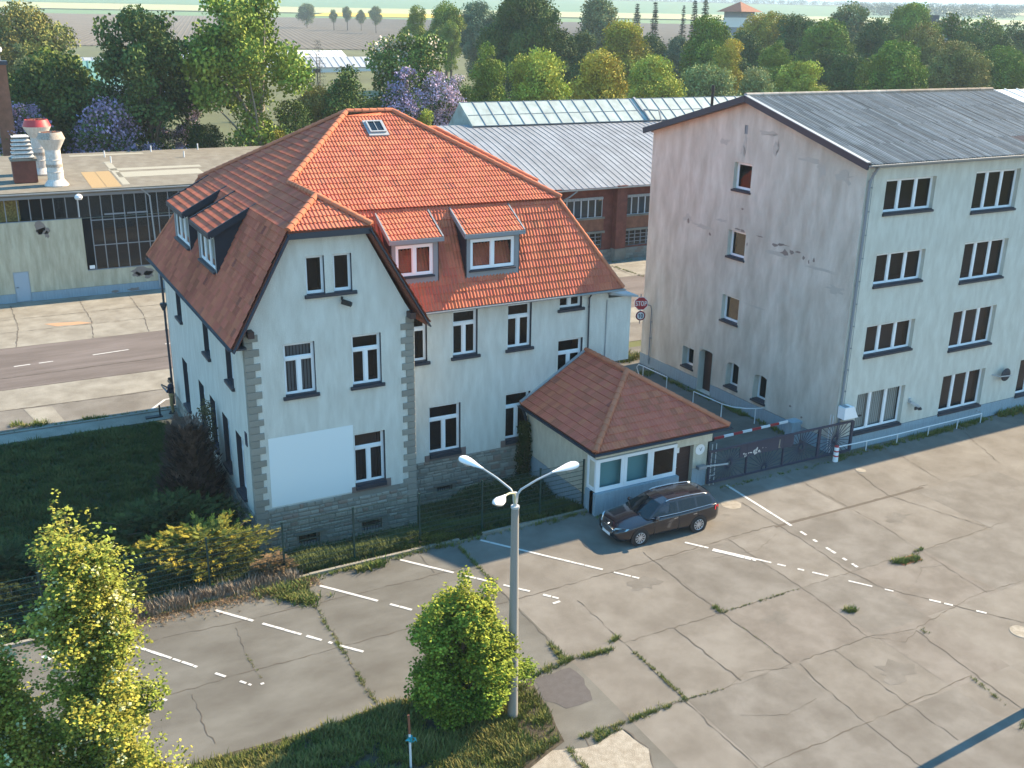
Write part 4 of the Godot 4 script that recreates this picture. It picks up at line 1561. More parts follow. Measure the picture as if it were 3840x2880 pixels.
	lg.box(Vector3(-0.62, 1.03, 0.14), Vector3(0.42, 0.14, 0.22))
	put("light_box", lg, M["grey_metal"], t)


# ------------------------------------------------------------------ office block
func build_office() -> void:
	var v := thing("office_block", "four-storey pale rendered office block with grey corrugated roof at right", "building", Vector3(25.6545, 0, 3.834), deg_to_rad(0.8653))
	var X := Vector3.RIGHT
	var U := Vector3.BACK
	var w := Geo.new()
	var gab := Geo.new()
	var tops := [[2.72, 0.80], [5.97, 4.55], [9.25, 7.82], [12.50, 11.04]]
	var tops2 := [[2.72, 0.78], [5.97, 4.05], [9.26, 7.40], [12.54, 10.70]]
	var holes := []
	for i in 4:
		holes.append(Rect2(1.24, tops[i][1], 3.12, tops[i][0] - tops[i][1]))
		for k in 5:
			holes.append(Rect2(6.99 + 5.8 * k, tops2[i][1], 3.10, tops2[i][0] - tops2[i][1]))
	var LEN := 38.0
	wall_into(w, Vector3.ZERO, X, PackedVector2Array([Vector2(0, 0.74), Vector2(LEN, 0.74), Vector2(LEN, 13.2), Vector2(0, 13.2)]), holes)
	put("front_wall", w, M["plaster_office"], v)
	var D := 15.1
	# gable, x = 0, u from the back corner
	var gh := []
	for q in [[-8.36, 11.02, 1.27, 1.32], [-8.37, 7.68, 1.28, 1.33], [-8.42, 4.34, 1.28, 1.34], [-11.29, 1.02, 0.95, 1.10]]:
		gh.append(Rect2(D + q[0], q[1], q[2], q[3]))
	var doorh := Rect2(D - 9.85, 0.02, 1.08, 2.38)
	gh.append(doorh)
	gh.append(Rect2(D - 7.66, 0.98, 0.95, 1.33))
	gh.append(Rect2(D - 5.58, 0.92, 0.94, 1.36))
	gh.append(Rect2(D - 7.84, 13.72, 0.22, 0.42))
	var O := Vector3(0, 0, -D)
	var go := PackedVector2Array([Vector2(0, 0.66), Vector2(D, 0.66), Vector2(D, 13.2), Vector2(D / 2 + 0.1, 15.25), Vector2(0, 13.2)])
	wall_into(gab, O, U, go, gh)
	put("gable_wall", gab, M["plaster_gable"], v)
	var pl := Geo.new()
	wall_into(pl, O + Vector3(-0.03, 0, 0), U, PackedVector2Array([Vector2(0, -0.2), Vector2(D, -0.2), Vector2(D, 0.66), Vector2(0, 0.66)]), [Rect2(doorh.position.x, -0.3, doorh.size.x, 1.2)])
	wall_into(pl, Vector3(0, 0, 0.03), X, PackedVector2Array([Vector2(-0.03, -0.2), Vector2(LEN, -0.2), Vector2(LEN, 0.74), Vector2(-0.03, 0.74)]), [])
	put("plinth", pl, M["plinth_blue"], v)
	# arched heads: segments that close the corners of the openings
	for h in [doorh, gh[5], gh[6]]:
		var sg := Geo.new()
		for s in 2:
			var k := 5
			for i in k:
				var t0 := float(i) / k
				var t1 := float(i + 1) / k
				var hw: float = h.size.x / 2
				var f := func(t: float) -> float: return 0.17 * (1.0 - sqrt(maxf(0.0, 1.0 - pow(1.0 - t, 2))))
				var x0: float = hw * t0
				var x1: float = hw * t1
				var a: float = h.position.x + (x0 if s == 0 else h.size.x - x1)
				var b: float = h.position.x + (x1 if s == 0 else h.size.x - x0)
				var y0: float = (f as Callable).call(t0 if s == 0 else t1)
				ub(sg, O, U, a, h.end.y - maxf(0.004, y0), b, h.end.y, -0.40, 0.002)
		put("arch_head", sg, M["plaster_gable"], v)
	# windows
	for i in holes.size():
		var h: Rect2 = holes[i]
		var fl := i / 6
		var oo := {"reveal": "plaster_office", "recess": 0.20, "sill": 0.02, "sill_h": 0.11, "sill_out": 0.10, "back": "room_brown" if fl < 2 else "room_dark", "depth": 0.35 if fl < 2 else 0.9, "frame": 0.075}
		if i in [0, 9, 14]:
			oo["blind"] = "curtain"
		window(v, Vector3.ZERO, X, h, "C", oo)
	for i in 4:
		window(v, O, U, gh[i], "S", {"reveal": "plaster_office", "recess": 0.22 if i < 3 else 0.34, "sill": 0.06, "sill_h": 0.10, "sill_out": 0.08, "back": "room_brown" if i < 3 and i > 0 else "room_dark", "depth": 0.3, "frame": 0.085})
	for i in [5, 6]:
		window(v, O, U, gh[i], "S", {"reveal": "plaster_office", "recess": 0.36, "sill": 0.06, "sill_h": 0.10, "sill_out": 0.08, "frame": 0.07})
	var dg := Geo.new()
	ub(dg, O, U, doorh.position.x, 0.0, doorh.end.x, doorh.end.y, -0.42, -0.38)
	ub(dg, O, U, doorh.position.x + 0.1, 1.2, doorh.end.x - 0.1, 2.2, -0.38, -0.365)
	var dn := put("door", dg, M["dark_door"], v)
	put("reveal", reveal_geo(O + Vector3(-0.03, 0, 0), U, doorh, 0.42), M["plaster_office"], dn)
	var vh := Geo.new()
	ub(vh, O, U, D - 7.84, 13.72, D - 7.62, 14.14, -0.41, -0.40)
	put("vent_back", vh, M["room_dark"], v)
	# fallen render and stains
	var r := RandomNumberGenerator.new()
	r.seed = 8
	for q in [[-5.0, 8.85, 0.22, 0.09], [-4.62, 8.93, 0.3, 0.07], [-4.3, 8.6, 0.34, 0.17], [-3.9, 8.72, 0.2, 0.12], [-3.5, 8.80, 0.25, 0.05], [-3.1, 8.62, 0.09, 0.12], [-2.75, 8.5, 0.06, 0.1], [-2.45, 8.6, 0.07, 0.13], [-7.75, 9.13, 0.25, 0.06], [-7.35, 9.1, 0.22, 0.08], [-4.5, 8.95, 0.5, 0.02], [-11.6, 8.9, 0.1, 0.14], [-9.8, 8.5, 0.12, 0.1], [-7.5, 10.15, 0.1, 0.05], [-6.95, 8.5, 0.05, 0.12], [-6.1, 9.05, 0.3, 0.03], [-2.1, 1.1, 0.1, 0.06], [-2.9, 1.4, 0.12, 0.05]]:
		var g := Geo.new()
		var pts := []
		var k := 11
		for i in k:
			var an := TAU * i / k
			var rr := r.randf_range(0.5, 1.15)
			pts.append(O + Vector3(-0.004, q[1] + sin(an) * q[3] * rr, D + q[0] + cos(an) * q[2] * rr))
		g.poly(pts)
		put("bare_spot", g, M["bare_render"], v)
	for q in [[-7.73, 13.25, 0.13, 0.48], [-7.8, 12.9, 0.2, 0.25], [-9.3, 13.2, 0.5, 0.16], [-6.2, 13.9, 0.6, 0.14], [-5.6, 13.3, 0.25, 0.4], [-3.2, 13.0, 0.9, 0.12], [-2.6, 12.7, 0.3, 0.35], [-1.2, 12.5, 0.5, 0.3], [-11.7, 9.0, 0.6, 0.25], [-10.4, 8.8, 0.9, 0.12], [-8.9, 9.35, 0.5, 0.1], [-4.6, 8.45, 0.9, 0.16], [-2.0, 8.3, 1.0, 0.08], [-6.0, 5.6, 0.7, 0.05], [-1.0, 7.6, 0.6, 0.2]]:
		var g := Geo.new()
		var pts := []
		for i in 17:
			var an := TAU * i / 17
			var rr := r.randf_range(0.35, 1.25)
			pts.append(O + Vector3(-0.0025, q[1] + sin(an) * q[3] * rr, D + q[0] + cos(an) * q[2] * rr))
		g.poly(pts)
		put("soot_stain", g, M["soot"], v)
	# roof
	var roof := node("roof", v)
	var ridge := 15.48
	var eave := 13.28
	var zr := -7.55
	var run := 7.95
	var sl := Vector3(0, eave - ridge, run).normalized()
	var L := Vector2(run, ridge - eave).length()
	var nn := sl.cross(X)
	if nn.y < 0:
		nn = -nn
	for side in 2:
		var dz := 1.0 if side == 0 else -1.0
		var s := Vector3(0, eave - ridge, run * dz).normalized()
		var n := Vector3(0, run, (ridge - eave) * dz).normalized()
		var rows := 4
		for row in rows:
			for col in 17:
				if side == 1 and col > 3:
					continue
				var g := Geo.new()
				var k := r.randf_range(0.95, 1.05)
				g.tint = Color(0.36 * k, 0.365 * k, 0.355 * k)
				if row == 3 and col == 11 and side == 0:
					g.tint = Color(0.33, 0.25, 0.23)
				var a := L * row / rows
				var b := L * (row + 1) / rows + 0.12
				var x0 := -0.42 + col * 1.03
				var seg := 36
				var base := g.tint
				var wave := 1.0
				for i in seg:
					if i % 6 == 3:
						wave = r.randf_range(0.62, 1.18)
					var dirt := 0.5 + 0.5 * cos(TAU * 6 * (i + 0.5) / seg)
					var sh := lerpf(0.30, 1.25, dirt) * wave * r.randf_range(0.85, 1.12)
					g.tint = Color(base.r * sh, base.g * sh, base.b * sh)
					var t0 := float(i) / seg
					var t1 := float(i + 1) / seg
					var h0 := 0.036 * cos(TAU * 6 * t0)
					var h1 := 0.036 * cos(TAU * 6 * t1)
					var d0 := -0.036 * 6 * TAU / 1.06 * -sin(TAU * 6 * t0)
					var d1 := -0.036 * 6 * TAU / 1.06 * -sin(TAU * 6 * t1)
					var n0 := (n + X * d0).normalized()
					var n1 := (n + X * d1).normalized()
					var o := Vector3(x0, ridge, zr)
					var p0 := o + X * 1.06 * t0 + s * a + n * (0.015 + h0)
					var p1 := o + X * 1.06 * t1 + s * a + n * (0.015 + h1)
					var q0 := o + X * 1.06 * t0 + s * b + n * (0.024 + h0)
					var q1 := o + X * 1.06 * t1 + s * b + n * (0.024 + h1)
					if side == 0:
						g.quadn(q0, q1, p1, p0, n0, n1, n1, n0)
					else:
						g.quadn(p0, p1, q1, q0, n0, n1, n1, n0)
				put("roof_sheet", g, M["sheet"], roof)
	var wr := Geo.new()
	wr.quad(Vector3(17.15, eave - 0.02, zr + run), Vector3(LEN + 0.4, eave - 0.02, zr + run), Vector3(LEN + 0.4, ridge + 0.03, zr), Vector3(17.15, ridge + 0.03, zr))
	for i in 21:
		wr.bar(Vector3(17.2 + i, eave + 0.02, zr + run), Vector3(17.2 + i, ridge + 0.07, zr), 0.05, 0.05)
	put("white_roof", wr, M["shed_wall"], roof)
	var dk := Geo.new()
	dk.prism([Vector3(0.03, eave - 0.20, zr - run + 0.1), Vector3(0.03, eave - 0.20, zr + run - 0.1), Vector3(0.03, eave - 0.045, zr + run - 0.1), Vector3(0.03, ridge - 0.045, zr), Vector3(0.03, eave - 0.045, zr - run + 0.1)], Vector3(LEN + 0.6, 0, 0))
	put("roof_frame", dk, M["grey_metal"], roof)
	var fa := Geo.new()
	for dz in [1.0, -1.0]:
		fa.bar(Vector3(-0.40, ridge - 0.10, zr), Vector3(-0.40, eave - 0.10, zr + run * dz), 0.09, 0.30)
	put("verge_board", fa, M["anthracite"], roof)
	var fw := Geo.new()
	fw.bar(Vector3(-0.40, ridge + 0.075, zr), Vector3(-0.40, eave + 0.075, zr + run), 0.22, 0.03)
	put("verge_capping", fw, M["zinc"], roof)
	for i in 17:
		var g := Geo.new()
		var k := r.randf_range(0.85, 1.1)
		g.tint = Color(0.36 * k, 0.30 * k, 0.24 * k) if i > 9 else Color(0.42 * k, 0.40 * k, 0.37 * k)
		g.tube([Vector3(-0.4 + i * 1.03, ridge + 0.05, zr), Vector3(-0.4 + (i + 1) * 1.03 + 0.05, ridge + 0.06, zr)], [0.12, 0.105], 10)
		put("ridge_cap", g, M["sheet"], roof)
	gutter(roof, Vector3(-0.4, eave - 0.04, zr + run + 0.06), Vector3(LEN, eave - 0.04, zr + run + 0.06), 0.08)
	var ch := Geo.new()
	ch.tube([Vector3(0.35, 14.2, -10.85), Vector3(0.35, 15.5, -10.85)], [0.075], 10)
	ch.tube([Vector3(0.35, 15.5, -10.85), Vector3(0.35, 15.8, -10.85)], [0.10, 0.08], 10)
	put("flue_pipe", ch, M["black"], roof)
	downpipe(v, [Vector3(0.25, 13.2, 0.42), Vector3(0.2, 12.85, 0.2), Vector3(0.13, 12.5, 0.10), Vector3(0.13, 8.0, 0.10), Vector3(0.13, 4.0, 0.10), Vector3(0.13, 0.2, 0.10)], 0.062, "grey_metal")
	var lc := Geo.new()
	lc.tube([Vector3(0.42, 13.1, 0.05), Vector3(0.36, 12.4, 0.05), Vector3(0.36, 0.4, 0.05)], [0.010], 5)
	for i in 12:
		lc.box(Vector3(0.36, 1.0 + i * 1.02, 0.03), Vector3(0.05, 0.04, 0.06))
	put("lightning_cable", lc, M["grey_metal"], v)
	# things on the wall: traffic mirror, twin lamp, cabinet
	var mi := thing("traffic_mirror", "round dark traffic mirror on a bracket on the office front", "mirror", v.transform * Vector3(11.36, 2.25, 0.0))
	var mg := Geo.new()
	mg.lathe(Vector3(0, 0, 0.30), Vector3.BACK, [Vector2(0.0, 0.05), Vector2(0.2, 0.04), Vector2(0.33, 0.0), Vector2(0.34, -0.03), Vector2(0.0, -0.06)], 22)
	put("mirror_disc", mg, M["slate_board"], mi)
	var mb := Geo.new()
	mb.bar(Vector3(-0.7, 0.02, 0.0), Vector3(-0.55, 0.02, 0.4), 0.04, 0.05)
	mb.bar(Vector3(-0.55, 0.02, 0.4), Vector3(0.3, -0.05, 0.4), 0.03, 0.05)
	put("bracket", mb, M["galvanised"], mi)
	var tl := thing("wall_floodlight", "grey twin floodlight on the office wall between two ground-floor windows", "lamp", v.transform * Vector3(4.95, 1.70, 0.0))
	var tb := Geo.new()
	tb.box(Vector3(-0.2, 0.18, 0.05), Vector3(0.10, 0.22, 0.1))
	tb.bar(Vector3(-0.2, 0.12, 0.1), Vector3(0.22, -0.1, 0.3), 0.16, 0.10)
	put("housing", tb, M["galvanised"], tl)
	for i in 2:
		var hd := Geo.new()
		hd.lathe(Vector3(0.0 + 0.26 * i, -0.10 - 0.06 * i, 0.30), Vector3(0.2, -1, 0.3).normalized(), [Vector2(0.0, 0.0), Vector2(0.07, 0.0), Vector2(0.10, 0.12), Vector2(0.0, 0.12)], 10)
		put("lamp_head", hd, M["black"], tl)
	var ac := thing("meter_cabinet", "pale cabinet with sloping side on the office corner above the gate", "cabinet", v.transform * Vector3(0.2, 1.88, 0.1))
	var ag := Geo.new()
	ag.prism([Vector3(-0.25, 0, 0.02), Vector3(0.62, 0, 0.02), Vector3(0.30, 0.56, 0.02), Vector3(-0.25, 0.56, 0.02)], Vector3(0, 0, 0.42))
	put("body", ag, M["upvc"], ac)
	var ad := Geo.new()
	ad.box(Vector3(-0.05, 0.57, 0.22), Vector3(0.28, 0.01, 0.3))
	put("grille", ad, M["grey_metal"], ac)
	var ab := Geo.new()
	ab.bar(Vector3(-0.25, -0.03, 0.2), Vector3(1.0, -0.03, 0.25), 0.1, 0.05)
	put("bracket", ab, M["black"], ac)
	for i in 2:
		downpipe(v, [Vector3(-0.09, 1.9, -0.22 + 0.16 * i), Vector3(-0.09, 0.1, -0.22 + 0.16 * i)], 0.022, "rail_white")


# ------------------------------------------------------------------ workshop behind on the left
func build_workshop() -> void:
	var v := thing("workshop", "long flat-roofed workshop with peeling cream wall and steel glazing at left", "workshop")
	var X := Vector3.RIGHT
	var O := Vector3(0, 0, -40.6)
	var xl := -40.0
	var xr := 20.0
	var w := Geo.new()
	var holes := [Rect2(-20, 5.42, 19.0, 1.55), Rect2(-1.0, 1.75, 10.0, 5.22), Rect2(-5.75, -0.02, 0.98, 2.1)]
	wall_into(w, O, X, PackedVector2Array([Vector2(xl, 0.6), Vector2(xr, 0.6), Vector2(xr, 7.3), Vector2(xl, 7.3)]), holes)
	put("wall", w, M["plaster_shop"], v)
	var p := Geo.new()
	wall_into(p, O + Vector3(0, 0, 0.03), X, PackedVector2Array([Vector2(xl, -0.2), Vector2(xr, -0.2), Vector2(xr, 0.6), Vector2(xl, 0.6)]), [Rect2(-5.75, -0.4, 0.98, 1.2)])
	put("plinth", p, M["plinth_blue"], v)
	# steel glazing: bars and single panes
	var st := node("window", v)
	var fg := Geo.new()
	var dk := Geo.new()
	ub(dk, O, X, -20, 5.42, 9, 6.97, -0.9, -0.88)
	ub(dk, O, X, -1.0, 1.75, 9, 5.42, -0.9, -0.88)
	put("room", dk, M["room_dark"], st)
	put("reveal", reveal_geo(O, X, Rect2(-20, 5.42, 29.0, 1.55), 0.2), M["plaster_shop"], st)
	var x := -19.9
	while x < 9.0:
		var big := x > -1.1
		ub(fg, O, X, x - 0.03, 1.75 if big else 5.42, x + 0.03, 6.97, -0.12, -0.04)
		if big:
			for rr in [[1.78, 3.45], [3.51, 5.20], [5.26, 6.94]]:
				var g := Geo.new()
				ub(g, O, X, x + 0.03, rr[0], x + 0.72, rr[1], -0.09, -0.08)
				put("pane", g, M["glass"], st)
			for yy in [3.48, 5.23]:
				ub(fg, O, X, x, yy - 0.03, x + 0.75, yy + 0.03, -0.11, -0.05)
		elif x > -9.0:
			var g := Geo.new()
			ub(g, O, X, x + 0.03, 5.45, x + 0.72, 6.94, -0.09, -0.08)
			put("pane", g, M["glass"], st)
		x += 0.75
	for y in [[-20.0, 5.42, -1.0], [-20.0, 6.94, 9.0], [-1.0, 1.75, 9.0]]:
		ub(fg, O, X, y[0], y[1] - 0.03, y[2], y[1] + 0.05, -0.12, -0.03)
	for q in [[0.55, 5.55], [2.05, 5.55]]:
		ub(fg, O, X, q[0] - 0.04, q[1], q[0] + 1.35, q[1] + 0.10, -0.10, -0.02)
	put("steel_bars", fg, M["grey_metal"], st)
	var yw := Geo.new()
	ub(yw, O, X, -8.5, 5.42, -4.75, 6.97, -0.7, -0.66)
	put("yellow_partition", yw, M["yellow_wall"], st)
	var nt := Geo.new()
	ub(nt, O, X, -0.85, 1.86, -0.5, 2.1, -0.07, -0.06)
	put("notice", nt, M["sign_white"], st)
	var dg := Geo.new()
	ub(dg, O, X, -5.75, 0.0, -4.77, 2.08, -0.10, -0.04)
	ub(dg, O, X, -5.70, 0.06, -4.82, 2.02, -0.04, -0.02)
	var dn := put("door", dg, M["grey_door"], v)
	var hg := Geo.new()
	ub(hg, O, X, -5.66, 1.0, -5.5, 1.05, -0.02, 0.04)
	put("handle", hg, M["grey_metal"], dn)
	# fallen render
	var r := RandomNumberGenerator.new()
	r.seed = 14
	var n_spot := 0
	for q in [[-3.7, 5.05, 0.32, 0.5], [-3.45, 4.72, 0.5, 0.28], [-3.3, 4.5, 0.15, 0.3], [2.6, 1.35, 0.75, 0.36], [2.2, 1.2, 0.3, 0.2], [3.0, 1.1, 0.35, 0.3], [0.6, 0.1, 0.3, 0.1], [1.9, 0.15, 0.5, 0.12], [-9.5, 4.9, 0.5, 0.3]]:
		var g := Geo.new()
		var pts := []
		n_spot += 1
		for i in 13:
			var an := TAU * i / 13
			var rr := r.randf_range(0.6, 1.15)
			pts.append(O + Vector3(q[0] + cos(an) * q[2] * rr, q[1] + sin(an) * q[3] * rr, 0.034 if q[1] < 0.5 else 0.006))
		g.poly(pts)
		put("bare_spot", g, M["bare_render"], v)
	# roof
	var roof := node("roof", v)
	var rg := Geo.new()
	var yf := 7.42
	var yb := 8.15
	var zb := -55.0
	rg.prism([Vector3(xl, yf - 0.25, -40.25), Vector3(xr, yf - 0.25, -40.25), Vector3(xr, yf, -40.25), Vector3(xl, yf, -40.25)], Vector3(0, 0, 0.04))
	rg.quad(Vector3(xl, yf, -40.25), Vector3(xr, yf, -40.25), Vector3(xr, yb, zb), Vector3(xl, yb, zb))
	rg.quad(Vector3(xr, 0, -40.6), Vector3(xr, 0, zb), Vector3(xr, yb, zb), Vector3(xr, yf, -40.6))
	rg.quad(Vector3(xr, 0, zb), Vector3(xl, 0, zb), Vector3(xl, yb, zb), Vector3(xr, yb, zb))
	put("felt", rg, M["felt"], roof)
	var at := func(px: float, pz: float) -> Vector3: return Vector3(px, yf + (yb - yf) * (-40.25 - pz) / 14.75, pz)
	for q in [[-0.1, -54.0, 5.5, -53.4, "felt_patch"], [1.9, -47.5, 8.6, -46.6, "felt_patch"], [2.2, -45.9, 8.2, -43.9, "felt_patch"], [-0.1, -46.6, 0.85, -40.6, "ochre_sheet"], [0.88, -46.6, 1.85, -40.6, "ochre_sheet"], [2.0, -50.5, 2.5, -41.2, "felt_patch"]]:
		var g := Geo.new()
		var n := Vector3(0, 0.012, 0)
		var sk := 0.0 if q[4] == "felt_patch" else 0.0
		var A: Vector3 = (at as Callable).call(q[0], q[3]) + n
		var B: Vector3 = (at as Callable).call(q[2], q[3]) + n
		var C: Vector3 = (at as Callable).call(q[2], q[1]) + n
		var E: Vector3 = (at as Callable).call(q[0], q[1]) + n
		g.quad(A, B, C, E)
		put("roof_patch", g, M[q[4]], roof)
	for i in 26:
		var g := Geo.new()
		var px := r.randf_range(-9, 10)
		var pz := r.randf_range(-54, -41)
		var A: Vector3 = (at as Callable).call(px, pz) + Vector3(0, 0.008, 0)
		var B: Vector3 = (at as Callable).call(px + r.randf_range(0.5, 3.0), pz) + Vector3(0, 0.008, 0)
		g.quad(A, B, B + Vector3(0, 0.003, -0.07), A + Vector3(0, 0.003, -0.07))
		put("felt_seam", g, M["bare_render"], roof)
	for q in [[-6.5, -45.0], [2.4, -52.6], [6.2, -54.2], [10.0, -54.4], [8.2, -51.0], [2.5, -50.0]]:
		var g := Geo.new()
		var A: Vector3 = (at as Callable).call(q[0], q[1])
		g.tube([A, A + Vector3(0, 0.5, 0)], [0.05, 0.05], 8)
		put("vent_pipe", g, M["rail_white"], roof)
	gutter(roof, Vector3(xl, yf - 0.06, -40.12), Vector3(xr, yf - 0.10, -40.12), 0.08, "zinc")
	var fb := Geo.new()
	fb.box(Vector3(-10, 7.12, -40.5), Vector3(60, 0.28, 0.3))
	put("eaves_board", fb, M["grey_metal"], roof)
	downpipe(v, [Vector3(3.0, 7.3, -40.1), Vector3(3.35, 7.0, -40.35), Vector3(3.6, 6.7, -40.5), Vector3(3.7, 3.0, -40.5), Vector3(3.7, 0.1, -40.5)], 0.055, "zinc")
	# roof fans, louvre box, wall lamp
	roof_fan(Vector3(-2.15, 7.48, -42.3), 1.0, "nearer white roof fan with flaking red rim above the workshop glazing", "rust_white")
	roof_fan(Vector3(-2.62, 7.72, -46.8), 1.06, "farther white roof fan with bright red rim behind the louvred chimney", "red_paint")
	var lo := thing("louvred_vent", "stepped louvred vent box on a brick base on the workshop roof", "vent", Vector3(-3.95, 7.62, -44.2))
	var bg := Geo.new()
	bg.box(Vector3(0, 0.75, 0), Vector3(1.5, 1.5, 1.4))
	put("brick_base", bg, M["brick"], lo)
	var cgm := Geo.new()
	cgm.box(Vector3(0, 1.55, 0), Vector3(1.7, 0.14, 1.6))
	put("coping", cgm, M["concrete"], lo)
	for i in 6:
		var g := Geo.new()
		var s := 1.45 - i * 0.07
		g.prism([Vector3(-s / 2, 1.70 + i * 0.27, s / 2), Vector3(s / 2, 1.70 + i * 0.27, s / 2), Vector3(s / 2 - 0.16, 1.86 + i * 0.27, s / 2 - 0.16), Vector3(-s / 2 + 0.16, 1.86 + i * 0.27, s / 2 - 0.16)], Vector3(0, 0.02, 0.02))
		g.box(Vector3(0, 1.70 + i * 0.27, 0), Vector3(s, 0.06, s))
		put("louvre", g, M["white_paint"], lo)
	var ig := Geo.new()
	ig.box(Vector3(0, 2.35, 0), Vector3(0.9, 1.5, 0.9))
	put("core", ig, M["black"], lo)
	var wlp := thing("wall_lamp", "white bowl-shaped lamp on a short post in front of the workshop's strip glazing", "lamp", Vector3(-1.15, 5.6, -40.2))
	var pg := Geo.new()
	pg.tube([Vector3(0, 0, 0), Vector3(0, 1.25, 0.1), Vector3(0, 1.45, 0.3)], [0.03], 8)
	put("post", pg, M["rail_white"], wlp)
	var hd := Geo.new()
	hd.lathe(Vector3(0.05, 1.22, 0.35), Vector3.UP, [Vector2(0.0, 0.0), Vector2(0.2, 0.02), Vector2(0.27, 0.16), Vector2(0.22, 0.30), Vector2(0.1, 0.38), Vector2(0.0, 0.40)], 14)
	put("shade", hd, M["rail_white"], wlp)


func roof_fan(at: Vector3, s: float, label: String, rim: String) -> void:
	var f := thing("roof_fan", label, "roof fan", at, 0.0, "roof fans on the workshop")
	var g := Geo.new()
	g.lathe(Vector3.ZERO, Vector3.UP, [Vector2(0.78, 0.0), Vector2(0.80, 0.08), Vector2(0.55, 0.42), Vector2(0.52, 0.46), Vector2(0.52, 0.95), Vector2(0.56, 0.98), Vector2(0.52, 1.01), Vector2(0.50, 1.75), Vector2(0.54, 1.78), Vector2(0.50, 1.81), Vector2(0.50, 2.45), Vector2(0.53, 2.50)], 20)
	put("shaft", g, M["white_paint"], f)
	var h := Geo.new()
	h.lathe(Vector3.ZERO, Vector3.UP, [Vector2(0.53, 2.50), Vector2(0.90, 3.18)], 20)
	put("cone", h, M["white_paint"], f)
	var k := Geo.new()
	k.lathe(Vector3.ZERO, Vector3.UP, [Vector2(0.90, 3.18), Vector2(0.72, 3.62), Vector2(0.68, 3.62), Vector2(0.66, 3.3), Vector2(0.0, 3.2)], 20)
	put("rim", k, M[rim], f)
	for i in 7:
		var b := Geo.new()
		var an := TAU * i / 7
		b.bar(Vector3(cos(an) * 0.62, 3.60, sin(an) * 0.62), Vector3(cos(an + 0.2) * 0.2, 3.62, sin(an + 0.2) * 0.2), 0.05, 0.06)
		put("vane", b, M["rust"], f)
	var b2 := Geo.new()
	b2.lathe(Vector3.ZERO, Vector3.UP, [Vector2(0.535, 1.30), Vector2(0.535, 1.5)], 20)
	put("rust_band", b2, M["rust_white"], f)
	f.scale = Vector3.ONE * s


